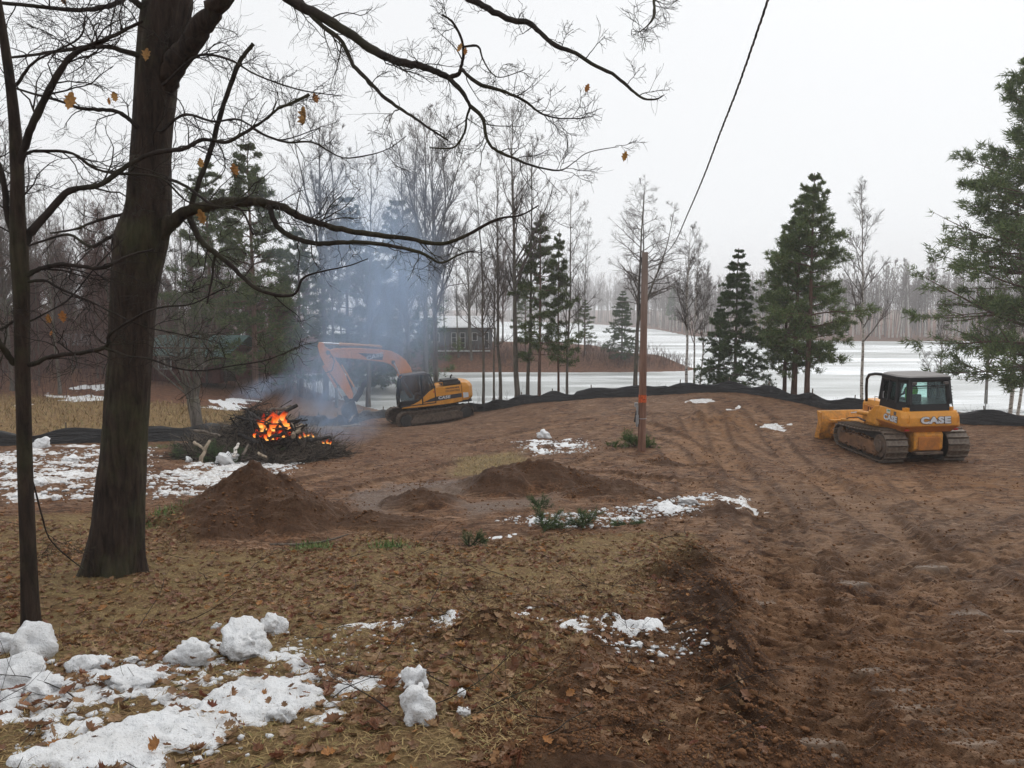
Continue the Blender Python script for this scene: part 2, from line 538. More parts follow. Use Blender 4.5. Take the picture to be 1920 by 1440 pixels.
def relief(x, y, z):
    """small relief laid over the land shape"""
    r = np.hypot(x, y)
    fade = 1 - sstep(45, 90, r)
    h = np.zeros(np.shape(x))
    for (cx, cy_, rx, ry, hh, a, sh) in HEAPS:
        c, s = math.cos(a), math.sin(a)
        m = np.hypot(x - cx, y - cy_) < max(rx, ry) * 2.0
        if not m.any(): continue
        xm, ym = x[m], y[m]
        u = ((xm - cx) * c + (ym - cy_) * s) / rx; v = (-(xm - cx) * s + (ym - cy_) * c) / ry
        w = fbm(xm, ym, 1.3 / min(rx, ry), 3, int(abs(cx) * 10) + 3) * 0.28
        d = np.clip(1 - np.sqrt(u * u + v * v) * (1 + w) / 1.25, 0, 1)
        lump = 1 + 0.24 * fbm(xm, ym, 4.0, 4, 31) + 0.16 * np.abs(fbm(xm, ym, 9.0, 3, 35))
        h[m] += hh * np.power(d, sh) * 1.12 * lump * sstep(0, 0.12, d)
    soil = 1 - 0.75 * z['litter'] * (1 - z['mixed'] * 0.7)
    soil = soil * (1 - 0.8 * z['yard']) * (1 - 0.5 * z['forest'])
    h += soil * (0.085 * fbm(x, y, 0.35, 3, 11) + 0.040 * fbm(x, y, 1.4, 4, 12) + 0.018 * fbm(x, y, 5.0, 4, 13)) * fade
    clod = fbm(x, y, 11.0, 3, 14)
    rough = 0.4 + 0.6 * sstep(-0.2, 0.35, fbm(x, y, 0.6, 3, 15))
    near = 1 - sstep(9, 16, r)
    tilth = np.abs(fbm(x, y, 24.0, 3, 16))
    h += soil * rough * (0.030 * np.abs(clod) ** 0.8 * np.sign(clod) + 0.020 * tilth * near) * fade
    crumb = sstep(0.05, 0.35, fbm(x, y, 3.3, 3, 17)) * sstep(-0.1, 0.3, fbm(x, y, 0.45, 2, 33))
    h += soil * crumb * (0.012 + 0.03 * np.abs(fbm(x, y, 14.0, 3, 34))) * (1 - sstep(20, 32, r))
    h += z['ridge'] * (0.035 + 0.09 * np.abs(fbm(x, y, 3.0, 4, 18)) + 0.05 * fbm(x, y, 9.0, 3, 19))
    h += z['litter'] * (0.035 * fbm(x, y, 0.9, 3, 20) + 0.014 * fbm(x, y, 7.0, 3, 21)) * fade
    h += z['mixed'] * (0.05 * fbm(x, y, 2.2, 4, 22))
    h += z['forest'] * fade * 0.25 * fbm(x, y, 0.25, 4, 24)
    fine = 1.25 * (1 - sstep(16, 30, r))
    for (c, wd, dep, bars, pitch) in RUTS:
        lo = c.min(0) - 1.5; hi = c.max(0) + 1.5
        m = (x > lo[0]) & (x < hi[0]) & (y > lo[1]) & (y < hi[1])
        if not m.any(): continue
        d, s, _ = path_dist(c, x[m], y[m])
        vis = 0.25 + 0.75 * sstep(-0.35, 0.25, fbm(x[m], y[m], 0.5, 3, int(c[0, 0] * 7) % 97 + 40))
        ins = 1 - sstep(wd * 0.5, wd * 0.5 + 0.10, d)
        berm = np.exp(-((d - wd * 0.5 - 0.13) / 0.10) ** 2)
        saw = (s / pitch) % 1.0
        bar = np.where(saw < 0.2, saw / 0.2, 1 - (saw - 0.2) / 0.8)
        z['rut'][m] = np.maximum(z['rut'][m], ins * vis)
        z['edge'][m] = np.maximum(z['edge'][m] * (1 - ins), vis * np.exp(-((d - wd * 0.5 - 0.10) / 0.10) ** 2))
        bars_ = bars * (0.35 + 0.9 * sstep(-0.2, 0.3, fbm(x[m], y[m], 2.2, 3, 77)))
        h[m] += vis * (-dep * ins + dep * 0.35 * berm * (1 + 1.0 * clod[m]) + bars_ * (bar - 0.4) * ins * fine[m])
        h[m] -= 0.6 * vis * ins * np.clip(h[m], -0.02, 0.05) * 0.5
    return h * (1 - z['puddle']) - 0.015 * z['puddle']            # standing water lies level

def ground_z(x, y):
    x = np.atleast_1d(np.asarray(x, float)); y = np.atleast_1d(np.asarray(y, float))
    z = zones(x, y)
    return H0(x, y) + relief(x, y, z) * (poly_sd(LAKE, x, y) < -0.5)
def gz(x, y): return float(ground_z(x, y)[0])
def G(px, py):
    p = G0(px, py)
    return Vector((p[0], p[1], gz(p[0], p[1])))

# polar grid: cells stay about as small as the eye can use at every distance
def _geo(a, b, step): return np.exp(np.arange(math.log(a), math.log(b), step))
R_ = np.concatenate([_geo(0.4, 2.4, 0.02), _geo(2.4, 30, 0.0042), _geo(30, 100, 0.009), _geo(100, 1150, 0.05), [1180.0]])
A_ = np.radians(np.concatenate([np.arange(-180, -42, 3.0), np.arange(-42, 42, 0.125), np.arange(42, 180, 3.0)]))   # from +Y, clockwise
def polar(R, A):
    RR, AA = np.meshgrid(R, A, indexing='ij')
    return RR * np.sin(AA), RR * np.cos(AA)

GX, GY = polar(R_, A_)
_sh = GX.shape
gx, gy = GX.ravel(), GY.ravel()
ZN = zones(gx, gy)
GZ = H0(gx, gy) + relief(gx, gy, ZN) * (poly_sd(LAKE, gx, gy) < -0.5)
nr, na = _sh
ii = np.arange(nr - 1)[:, None] * na + np.arange(na)[None, :]
jj = np.arange(nr - 1)[:, None] * na + (np.arange(na)[None, :] + 1) % na
quads = np.stack([ii, ii + na, jj + na, jj], -1).reshape(-1, 4)
gv = np.stack([gx, gy, GZ], 1)
cv = len(gv)
gv = np.vstack([gv, [0, 0, gz(0, 0.01)]])
cen = np.stack([np.full(na, cv), np.arange(na), (np.arange(na) + 1) % na], 1)
g_me = np_mesh('ground', gv, [quads, cen], smooth=True)
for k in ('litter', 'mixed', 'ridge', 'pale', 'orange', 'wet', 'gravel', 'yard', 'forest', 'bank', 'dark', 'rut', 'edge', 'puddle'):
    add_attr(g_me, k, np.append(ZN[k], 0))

def ground_material():
    t = NT('ground_soil')
    v = t.coord('Object')
    A = t.attr
    n_big = t.noise(0.7, 5, 0.6, v)
    n_mid = t.noise(4.0, 6, 0.65, v)
    n_fine = t.noise(26.0, 6, 0.7, v)
    n_gr = t.noise(120.0, 3, 0.7, v)
    st = t.noise(1.0, 6, 0.66, t.mapping(v, (2.2, 17.0, 4.0), (0, 0, 0.16)), 0.5)      # smears pressed by the track cleats
    smear = t.ramp(st, [(0.53, 0), (0.60, 1)])
    mud = t.mix(t.ramp(n_mid, [(0.40, 0), (0.58, 1)]), (0.060, 0.027, 0.0135), (0.222, 0.108, 0.053))
    mud = t.mix(t.ramp(n_big, [(0.42, 0), (0.66, 0.55)]), mud, (0.265, 0.150, 0.084))
    mud = t.mix(t.ramp(n_fine, [(0.40, 0.8), (0.58, 0)]), mud, (0.034, 0.016, 0.009))
    mud = t.mix(t.ramp(n_gr, [(0.62, 0), (0.78, 0.35)]), mud, (0.25, 0.17, 0.115))
    mud = t.mix(t.math('MULTIPLY', smear, t.ramp(n_big, [(0.35, 0.2), (0.6, 0.8)])), mud, (0.36, 0.225, 0.14))
    orange = t.mix(n_fine, (0.130, 0.056, 0.020), (0.27, 0.135, 0.052))
    c = t.mix(t.math('MULTIPLY', A('orange'), t.ramp(n_mid, [(0.38, 0.1), (0.62, 0.85)])), mud, orange)
    grav = t.mix(t.ramp(n_gr, [(0.4, 0), (0.66, 1)]), (0.070, 0.043, 0.029), (0.22, 0.155, 0.11))
    c = t.mix(t.math('MULTIPLY', A('gravel'), t.ramp(n_mid, [(0.35, 0.1), (0.65, 0.7)])), c, grav)
    c = t.mix(t.math('MULTIPLY', A('wet'), 0.75), c, (0.185, 0.135, 0.105))
    c = t.mix(t.math('MULTIPLY', A('rut'), t.ramp(n_mid, [(0.4, 0.0), (0.62, 0.55)])), c, (0.30, 0.175, 0.10))
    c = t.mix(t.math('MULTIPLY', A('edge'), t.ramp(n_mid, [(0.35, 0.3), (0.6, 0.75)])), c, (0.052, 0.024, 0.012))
    c = t.mix(t.math('MULTIPLY', A('puddle'), 0.7), c, (0.13, 0.098, 0.075))
    c = t.mix(t.math('MULTIPLY', A('dark'), 0.8), c, t.mix(n_fine, (0.030, 0.0145, 0.008), (0.100, 0.050, 0.026)))
    c = t.mix(t.math('MULTIPLY', A('ridge'), 0.8), c, t.mix(n_fine, (0.017, 0.009, 0.006), (0.075, 0.039, 0.022)))
    straw = t.mix(t.ramp(n_fine, [(0.35, 0), (0.65, 1)]), (0.13, 0.083, 0.038), (0.35, 0.25, 0.115))
    leafy = t.mix(t.ramp(t.noise(42.0, 3, 0.6, v), [(0.4, 0), (0.6, 1)]), (0.075, 0.037, 0.020), (0.21, 0.115, 0.060))
    lit = t.mix(t.ramp(n_mid, [(0.40, 0), (0.60, 0.9)]), straw, leafy)
    lit = t.mix(t.ramp(t.noise(2.3, 4, 0.6, v), [(0.58, 0), (0.75, 0.45)]), lit, (0.10, 0.105, 0.035))
    lf = t.math('MULTIPLY', A('litter'), t.math('SUBTRACT', 1.0, t.math('MULTIPLY', A('mixed'), t.ramp(n_mid, [(0.40, 0.2), (0.6, 0.95)]))))
    c = t.mix(lf, c, lit)
    c = t.mix(t.math('MULTIPLY', A('pale'), t.ramp(n_fine, [(0.3, 0.25), (0.6, 0.9)])), c, (0.255, 0.20, 0.105))
    yard = t.mix(t.ramp(n_mid, [(0.35, 0), (0.65, 1)]), (0.16, 0.095, 0.042), (0.30, 0.205, 0.095))
    c = t.mix(A('yard'), c, yard)
    forest = t.mix(t.ramp(n_mid, [(0.35, 0), (0.7, 1)]), (0.075, 0.036, 0.022), (0.22, 0.105, 0.06))
    c = t.mix(A('forest'), c, forest)
    c = t.mix(t.math('MULTIPLY', A('bank'), 0.7), c, t.mix(n_mid, (0.13, 0.07, 0.035), (0.30, 0.19, 0.10)))
    hgt = t.math('ADD', t.math('MULTIPLY', n_fine, 0.7), t.math('MULTIPLY', n_gr, 0.35))
    hgt = t.math('MULTIPLY', hgt, t.math('SUBTRACT', 1.0, t.math('MULTIPLY', A('puddle'), 0.9)))
    nrm = t.bump(hgt, 1.0, 0.05)
    dry = t.math('MAXIMUM', lf, t.math('MAXIMUM', A('forest'), A('yard')))
    rough = t.math('SUBTRACT', t.math('ADD', t.math('MULTIPLY', dry, 0.15), 0.72), t.math('MULTIPLY', smear, 0.22))
    rough = t.math('SUBTRACT', t.math('SUBTRACT', rough, t.math('MULTIPLY', A('wet'), 0.35)), t.math('MULTIPLY', A('puddle'), 0.5), clamp=True)
    rough = t.math('MAXIMUM', rough, 0.12)
    t.bsdf(c, rough, nrm, 0.11)
    return t.m
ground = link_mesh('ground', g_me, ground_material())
prop(ground, 'muddy brown worked earth with leaf litter sloping down to the lake', 'ground', kind='structure')

# ------------------------------------------------------------------ lake ice
def ice_material():
    t = NT('lake_ice')
    v = t.coord('Object')
    w = t.n('Mapping', Vector=v, Scale=(0.016, 0.075, 1.0), Rotation=(0, 0, math.radians(7))).outputs[0]
    s1 = t.noise(1.0, 6, 0.62, w, 0.7)
    w2 = t.n('Mapping', Vector=v, Scale=(0.05, 0.22, 1.0), Rotation=(0, 0, math.radians(-9))).outputs[0]
    s2 = t.noise(1.0, 5, 0.6, w2, 0.4)
    s = t.math('ADD', t.math('MULTIPLY', s1, 0.65), t.math('MULTIPLY', s2, 0.35))
    k = t.ramp(s, [(0.455, 0), (0.505, 0.5), (0.565, 1)])
    ice = t.mix(t.noise(0.3, 4, 0.6, v), (0.27, 0.29, 0.285), (0.44, 0.46, 0.455))
    c = t.mix(k, ice, (0.82, 0.84, 0.86))
    rough = t.ramp(k, [(0.0, 0.32), (1.0, 0.9)])
    t.bsdf(c, rough, t.bump(t.noise(2.0, 4, 0.6, v), 0.15, 0.05), 0.25)
    return t.m
bm = bmesh.new()
bmesh.ops.create_grid(bm, x_segments=60, y_segments=60, size=400)
me = bpy.data.meshes.new('lake'); bm.to_mesh(me); bm.free()
lake = link_mesh('lake', me, ice_material(), loc=(60, 420, 0))
prop(lake, 'frozen lake with streaks of white snow on grey ice', 'lake', kind='structure')
# ------------------------------------------------------------------ vegetation materials
def bark_material(name, dark, light, scale=9, moss=0.0, bump=0.8):
    t = NT(name)
    v = t.coord('Object')
    vv = t.mapping(v, (1, 1, 0.16))
    n = t.noise(scale, 7, 0.68, vv, 0.4)
    c = t.mix(t.ramp(n, [(0.32, 0), (0.66, 1)]), dark, light)
    if moss:
        m = t.ramp(t.noise(1.6, 5, 0.65, v), [(0.48, 0), (0.66, moss)])
        c = t.mix(m, c, (0.075, 0.085, 0.035))
    t.bsdf(c, 0.85, t.bump(n, bump, 0.03), 0.2)
    MAT[name] = t.m
    return t.m
bark_material('oak_bark', (0.007, 0.005, 0.004), (0.052, 0.035, 0.026), 18, 0.35)
bark_material('oak_twig', (0.010, 0.008, 0.007), (0.042, 0.031, 0.026), 10, 0.3, 0.3)
bark_material('grey_bark', (0.05, 0.043, 0.037), (0.19, 0.165, 0.14), 8, 0.45)
bark_material('grey_twig', (0.075, 0.062, 0.056), (0.16, 0.135, 0.12), 6, 0.0, 0.2)
bark_material('red_twig', (0.060, 0.030, 0.026), (0.155, 0.085, 0.070), 6, 0.0, 0.2)
bark_material('pine_bark', (0.06, 0.036, 0.028), (0.20, 0.125, 0.095), 8, 0.0)
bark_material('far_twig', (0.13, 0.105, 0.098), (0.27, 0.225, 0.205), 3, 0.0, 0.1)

def birch_material():
    t = NT('birch_bark')
    v = t.coord('Object')
    n = t.noise(5.0, 5, 0.7, t.mapping(v, (1.2, 1.2, 3.6)))
    k = t.ramp(n, [(0.52, 0), (0.58, 1)])
    base = t.mix(t.noise(3, 4, 0.6, v), (0.46, 0.42, 0.38), (0.70, 0.67, 0.63))
    t.bsdf(t.mix(k, base, (0.055, 0.045, 0.04)), 0.7, None, 0.25)
    MAT['birch_bark'] = t.m
birch_material()

def needle_material(name, a, b):
    t = NT(name)
    isl = t.n('NewGeometry').outputs['Random Per Island']
    n = t.noise(0.9, 4, 0.6, t.coord('Object'))
    f = t.math('ADD', t.math('MULTIPLY', isl, 0.55), t.math('MULTIPLY', n, 0.55))
    c = t.ramp(f, [(0.2, a), (0.85, b)])
    d = t.n('BsdfDiffuse', Color=c).outputs[0]
    tr = t.n('BsdfTranslucent', Color=c).outputs[0]
    t.surf(t.n('MixShader', i0=0.25, i1=d, i2=tr).outputs[0])
    MAT[name] = t.m
needle_material('pine_needles', (0.062, 0.100, 0.045), (0.21, 0.265, 0.110))
needle_material('dark_needles', (0.048, 0.072, 0.034), (0.155, 0.19, 0.078))
needle_material('spruce_needles', (0.042, 0.072, 0.040), (0.135, 0.18, 0.085))
needle_material('yew_needles', (0.035, 0.07, 0.020), (0.11, 0.17, 0.05))

# ------------------------------------------------------------------ branching
def unit(a): return a / (np.linalg.norm(a, axis=-1, keepdims=True) + 1e-9)

def children(pts, r, n, t0, t1, lenf, ang, K=6, wig=0.12, up=0.15, rr=0.55, tip=0.25, rg=rng, droop=0.0, even=False, cap=0.03):
    """n side branches on every branch of (pts, r); lenf(t, L) gives their length"""
    B, Kp, _ = pts.shape
    L = np.linalg.norm(np.diff(pts, axis=1), axis=2).sum(1)
    t = rg.uniform(t0, t1, (B, n))
    if even: t = t0 + (t1 - t0) * (np.arange(n)[None] + rg.uniform(0, 0.9, (B, n))) / n
    f = t * (Kp - 1); i = np.clip(f.astype(int), 0, Kp - 2); fr = (f - i)[..., None]
    b = np.arange(B)[:, None]
    start = pts[b, i] * (1 - fr) + pts[b, i + 1] * fr
    d = unit(pts[b, i + 1] - pts[b, i])
    pr = r[b, i] * (1 - fr[..., 0]) + r[b, i + 1] * fr[..., 0]
    rv = rg.normal(size=(B, n, 3))
    perp = unit(rv - (rv * d).sum(-1, keepdims=True) * d)
    a = np.radians(rg.normal(ang[0], ang[1], (B, n)))[..., None]
    dr = unit(d * np.cos(a) + perp * np.sin(a) + np.array([0, 0, up]) * rg.uniform(0.3, 1.2, (B, n, 1)))
    ln = lenf(t, L[:, None]) * rg.uniform(0.65, 1.25, (B, n))
    seg = ln[..., None] / (K - 1)
    out = np.zeros((B, n, K, 3)); out[:, :, 0] = start
    cur = dr
    for k in range(1, K):
        cur = unit(cur + rg.normal(0, wig, (B, n, 3)) + np.array([0, 0, up * 0.14 - droop]))
        out[:, :, k] = out[:, :, k - 1] + cur * seg
    r0 = np.minimum(pr * rr, ln * cap + 0.002)
    rad = r0[..., None] * np.linspace(1, tip, K)[None, None]
    return out.reshape(-1, K, 3), rad.reshape(-1, K)

def trunk_line(h, r0, r1, K=14, lean=(0, 0), wig=0.02, rg=rng, fork=None):
    t = np.linspace(0, 1, K)
    p = np.zeros((K, 3)); p[:, 2] = t * h - 0.3 * (1 - t)
    p[:, 0] = lean[0] * h * t ** 1.3; p[:, 1] = lean[1] * h * t ** 1.3
    w = np.cumsum(rg.normal(0, wig, (K, 2)), 0) * h / K
    p[:, :2] += w - w[0]
    rad = r0 + (r1 - r0) * t
    rad[0] *= 1.35; rad[1] *= 1.05
    return p[None], rad[None]

TREES = {}
def proto(name, trunk_batches, crown_batches, tm, cm, needles=None, nm=None):
    """one tree kind: trunk mesh, crown mesh (limbs and twigs), foliage mesh"""
    d = {'parts': []}
    v, f = tubes_np(trunk_batches)
    d['parts'].append(('trunk', np_mesh('trunk', v, f, True), tm))
    if crown_batches:
        v, f = tubes_np(crown_batches)
        d['parts'].append(('crown', np_mesh('crown', v, f, True), cm))
    if needles is not None:
        d['parts'].append(('foliage', np_mesh('foliage', *needles), nm))
    for n_, m_, mt in d['parts']: m_.materials.append(mt)
    TREES[name] = d

def plant(kind, name, loc, h_scale, rz, label, cat='tree', group=None, lean=(0, 0)):
    root = empty(name, loc, rz)
    root.scale = (h_scale[0], h_scale[0], h_scale[1]) if isinstance(h_scale, tuple) else (h_scale,) * 3
    root.rotation_euler = (lean[0], lean[1], rz)
    prop(root, label, cat, group)
    for n_, m_, mt in TREES[kind]['parts']:
        link_mesh(n_, m_, None, root)
    return root

def bare_tree(name, h, r0, n1, seed, l1=0.34, start=0.35, up=0.5, ang=(42, 10), lean=(0, 0), tm='grey_bark', cm='grey_twig', n2=9, n3=8, forks=0, thick=1.0, n4=0):
    rg = np.random.default_rng(seed)
    tp, tr = trunk_line(h, r0, 0.012 * thick, 16, lean, 0.035, rg)
    tb = [(tp, tr, 8)]
    mains = [(tp, tr)]
    if forks:
        fp, fr = children(tp, tr, forks, 0.28, 0.5, lambda t, L: L * (1 - t) * 0.95, (17, 5), 12, 0.05, 0.55, 0.75, 0.12, rg)
        tb.append((fp, fr, 6)); mains.append((fp, fr))
    cb = []
    for k, (mp, mr) in enumerate(mains):
        p1, r1 = children(mp, mr, n1 if k == 0 else max(5, n1 // 2), start if k == 0 else 0.2, 0.98,
                          lambda t, L: L * l1 * (1.15 - t) ** 0.7 * 0.8, ang, 8, 0.09, up, 0.6, 0.2, rg, even=True)
        p2, r2 = children(p1, r1, n2, 0.2, 1.0, lambda t, L: L * 0.48 * (1.2 - t), (42, 12), 6, 0.13, up * 0.6, 0.6, 0.3, rg)
        p3, r3 = children(p2, r2, n3, 0.1, 1.0, lambda t, L: L * 0.5 * (1.25 - t) + 0.1, (40, 14), 4, 0.15, up * 0.4, 0.65, 0.5, rg)
        r2 = np.maximum(r2, 0.006 * thick); r3 = np.maximum(r3, 0.0042 * thick)
        cb += [(p1, r1, 5), (p2, r2, 4), (p3, r3, 3)]
        if n4:
            p4, r4 = children(p3, r3, n4, 0.1, 1.0, lambda t, L: L * 0.6 + 0.08, (38, 14), 3, 0.15, up * 0.3, 0.8, 0.6, rg)
            cb.append((p4, np.maximum(r4, 0.0035 * thick), 3))
    proto(name, tb, cb, MAT[tm], MAT[cm])

def needle_tufts(pos, dirs, n, ln, wd, rg, spread=0.9):
    """thin needle blades sprayed round each twig point"""
    B = len(pos)
    d = unit(dirs[:, None] + rg.normal(0, spread, (B, n, 3)))
    ln = np.broadcast_to(np.asarray(ln, float), (B,))[:, None, None]
    l = ln * rg.uniform(0.6, 1.25, (B, n, 1))
    side = unit(np.cross(d, rg.normal(size=(B, n, 3)))) * wd * rg.uniform(0.7, 1.3, (B, n, 1))
    p = pos[:, None] + rg.normal(0, 0.25, (B, n, 3)) * ln
    v = np.stack([p - side, p + side, p + d * l], 2).reshape(-1, 3)
    return v, np.arange(len(v)).reshape(-1, 3)

def pine(name, h, r0, seed, base=0.28, width=0.27, whorls=17, per=5, up=0.12, tn=7, ln=0.24, wd=0.022, nm='pine_needles', tm='pine_bark', gap=0.25, lean=(0, 0), n2=9, tufts=5, droop=0.02, top_pow=0.75, bare=None):
    rg = np.random.default_rng(seed)
    tp, tr = trunk_line(h, r0, 0.02, 16, lean, 0.015, rg)
    P1 = []; R1 = []; K = 8
    for w in range(whorls):
        t = base + (1 - base) * (max(0.0, w + rg.uniform(-0.3, 0.3)) / whorls) ** 0.92
        t = min(max(t, 0.05), 0.99)
        z = t * 15; i = min(int(z), 14); c = tp[0, i] * (1 - z + i) + tp[0, i + 1] * (z - i)
        rel = min(1.0, (1 - t) / (1 - base))
        a0 = rg.uniform(0, 6.28)
        for k in range(per):
            if rg.random() < gap: continue
            a = a0 + k * 6.283 / per + rg.normal(0, 0.25)
            L = h * width * (rel ** top_pow * (0.55 + 0.6 * rg.random()) * min(1, 0.55 + (t - base) * 4.5) + 0.03)
            d = np.array([math.cos(a), math.sin(a), up + 0.75 * (1 - rel) ** 2 + rg.normal(0, 0.1)])
            d /= np.linalg.norm(d)
            pts = [c]
            for q in range(K - 1):
                d = unit(d + rg.normal(0, 0.06, 3) + np.array([0, 0, 0.05 * (q > 3) - droop]))
                pts.append(pts[-1] + d * L / (K - 1))
            P1.append(pts); R1.append(np.linspace(0.012 + L * 0.011, 0.006, K))
    P1 = np.array(P1); R1 = np.array(R1)
    p2, r2 = children(P1, R1, n2, 0.22, 1.0, lambda t, L: L * 0.36 * (1.25 - t) + 0.12, (52, 12), 5, 0.1, 0.06, 0.6, 0.5, rg)
    p2[:, :, 2] = p2[:, :1, 2] + (p2[:, :, 2] - p2[:, :1, 2]) * 0.55       # boughs lie flat
    tb = [(tp, tr, 9)]; cb = [(P1, R1, 4), (p2, np.maximum(r2, 0.005), 3)]
    # tufts along the twigs and along the outer part of each bough
    f = rg.uniform(0.15, 1.0, (len(p2), tufts)); q = f * 4; i = np.clip(q.astype(int), 0, 3); fr = (q - i)[..., None]
    b = np.arange(len(p2))[:, None]
    pos = p2[b, i] * (1 - fr) + p2[b, i + 1] * fr; dr = unit(p2[b, i + 1] - p2[b, i])
    pos2 = P1[:, 3:].reshape(-1, 3); dr2 = unit(np.gradient(P1, axis=1)[:, 3:]).reshape(-1, 3)
    pos = np.vstack([pos.reshape(-1, 3), pos2]); dr = np.vstack([dr.reshape(-1, 3), dr2])
    dr[:, 2] += 0.25
    lnz = ln * (0.35 + 0.65 * np.clip((h - pos[:, 2]) / (0.22 * h), 0, 1))
    proto(name, tb, cb, MAT[tm], MAT[tm], needle_tufts(pos, dr, tn, lnz, wd, rg), MAT[nm])

# kinds
bare_tree('maple_a', 15, 0.17, 20, 1, 0.44, 0.36, 0.45, (40, 9), forks=3)
bare_tree('maple_b', 15, 0.15, 24, 2, 0.42, 0.30, 0.4, (46, 10), (0.02, 0.01))
bare_tree('aspen_a', 16, 0.13, 26, 3, 0.28, 0.40, 0.4, (44, 10), (-0.015, 0), n2=8, n3=7)
bare_tree('aspen_b', 14, 0.10, 22, 4, 0.32, 0.32, 0.35, (48, 12), (0.04, 0.0), n2=8, n3=7)
bare_tree('basswood', 14, 0.16, 30, 5, 0.38, 0.40, 0.05, (66, 9), (0.03, 0), n2=10, n3=5, forks=2)
bare_tree('birch_a', 12, 0.12, 20, 6, 0.36, 0.42, 0.35, (44, 10), (0.02, 0), tm='birch_bark', n2=9, n3=8, forks=1)
bare_tree('birch_b', 13, 0.10, 24, 8, 0.30, 0.38, 0.4, (40, 9), (-0.03, 0), tm='birch_bark', n2=8, n3=9)
bare_tree('brushy_a', 9, 0.09, 24, 9, 0.50, 0.16, 0.5, (40, 10), cm='red_twig', n2=9, n3=8, forks=3, thick=1.1)
bare_tree('brushy_b', 8, 0.07, 22, 10, 0.52, 0.14, 0.5, (44, 10), (0.03, 0.02), cm='red_twig', n2=9, n3=8, forks=2, thick=1.1)
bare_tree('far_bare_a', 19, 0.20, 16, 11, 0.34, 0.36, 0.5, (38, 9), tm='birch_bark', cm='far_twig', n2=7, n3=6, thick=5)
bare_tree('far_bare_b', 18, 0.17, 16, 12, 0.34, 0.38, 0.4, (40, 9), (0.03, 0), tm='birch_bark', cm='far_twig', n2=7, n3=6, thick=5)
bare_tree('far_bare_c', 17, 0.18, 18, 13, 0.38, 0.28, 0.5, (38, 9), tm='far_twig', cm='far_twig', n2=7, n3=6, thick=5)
pine('pine_a', 12, 0.20, 21, 0.24, 0.34, 19, 5, 0.14, top_pow=0.85, n2=11)
pine('pine_b', 12, 0.17, 22, 0.22, 0.33, 19, 5, 0.12, gap=0.18, top_pow=0.85, n2=11)
pine('pine_big', 18, 0.24, 23, 0.10, 0.36, 30, 6, 0.14, tn=7, ln=0.30, wd=0.024, gap=0.22, droop=0.0, n2=14, tufts=6)
pine('pine_dark', 17, 0.24, 24, 0.12, 0.31, 21, 5, 0.12, nm='dark_needles', ln=0.32, wd=0.034, gap=0.2, n2=9)
pine('pine_thin', 11, 0.11, 25, 0.24, 0.22, 18, 4, 0.10, nm='dark_needles', gap=0.3, n2=8, ln=0.22, wd=0.022)
pine('spruce', 8, 0.11, 26, 0.06, 0.31, 24, 6, -0.12, nm='spruce_needles', tm='grey_bark', ln=0.12, wd=0.016, gap=0.12, droop=0.03, n2=11, tufts=7, tn=7, top_pow=0.95)
pine('spruce_slim', 7.5, 0.09, 27, 0.14, 0.24, 22, 5, -0.10, nm='spruce_needles', tm='grey_bark', ln=0.12, wd=0.016, gap=0.2, droop=0.03, n2=9, tufts=6, top_pow=0.95)
pine('far_pine', 19, 0.3, 28, 0.3, 0.18, 14, 5, 0.12, nm='dark_needles', ln=0.8, wd=0.12, gap=0.2, n2=6, tufts=4, tn=5)

def on_land(px, Y):
    """plan point seen in photo column px at depth Y, set on the ground"""
    x = P(px, 720, Y)[0]
    return (x, Y, gz(x, Y) - 0.05)

def tree_at(kind, name, px, Y, top, base_h, label, group=None, rz=None, cat='tree', lean=(0, 0), wide=1.0):
    """top = photo row of the tree top; base_h = the height the kind was grown at"""
    loc = on_land(px, Y)
    hz = P(px, top, Y)[2] - loc[2]
    s = hz / base_h
    return plant(kind, name, loc, (s * wide, s), random.uniform(0, 6.28) if rz is None else rz, label, cat, group, lean)

# trees on the near shore behind the silt fence, left to right
tree_at('maple_a', 'bare_tree', 816, 47, 250, 15, 'thick mossy bare tree standing right behind the excavator cab', rz=0.6)
tree_at('aspen_b', 'bare_tree', 908, 44, 330, 14, 'slender bare tree leaning left just right of the excavator', rz=3.3)
tree_at('aspen_a', 'bare_tree', 938, 44.5, 300, 16, 'straight bare tree with green mossy foot left of the tallest lakeside tree', rz=1.0)
tree_at('aspen_b', 'bare_tree', 925, 43, 420, 14, 'thin bare sapling between two trees right of the excavator', rz=0.2)
tree_at('maple_b', 'bare_tree', 968, 43, 205, 15, 'tallest dark bare tree by the lake in the middle', rz=2.2)
tree_at('aspen_a', 'bare_tree', 990, 45, 260, 16, 'slim bare tree close behind the tallest lakeside tree', rz=4.0)
tree_at('pine_thin', 'pine_tree', 1011, 43, 395, 11, 'thin dark pine with layered boughs right of the tallest bare tree', rz=0.4)
tree_at('pine_thin', 'pine_tree', 1047, 44, 430, 11, 'slim pine pressed beside the taller thin pine', rz=2.6, wide=0.8)
tree_at('aspen_b', 'bare_tree', 1062, 43.5, 360, 14, 'bare tree with mossy trunk beside the two slim pines', rz=5.1)
tree_at('basswood', 'bare_tree', 1190, 41, 345, 14, 'mossy bare tree with drooping side twigs left of the pole', rz=3.6, lean=(0, -0.06))
tree_at('birch_a', 'birch_tree', 1288, 42, 430, 12, 'white birch with a dark broken top right of the pole', rz=0.9)
tree_at('birch_b', 'birch_tree', 1299, 41.5, 455, 13, 'white birch growing against the broken-topped birch', rz=2.0)
tree_at('birch_b', 'birch_tree', 1312, 43, 500, 13, 'thin white birch leaning right beside the birch pair', rz=0.3, lean=(0, 0.1))
tree_at('spruce_slim', 'spruce_tree', 1346, 41, 560, 7.5, 'slim spruce on the left of the larger spruce', rz=1.2)
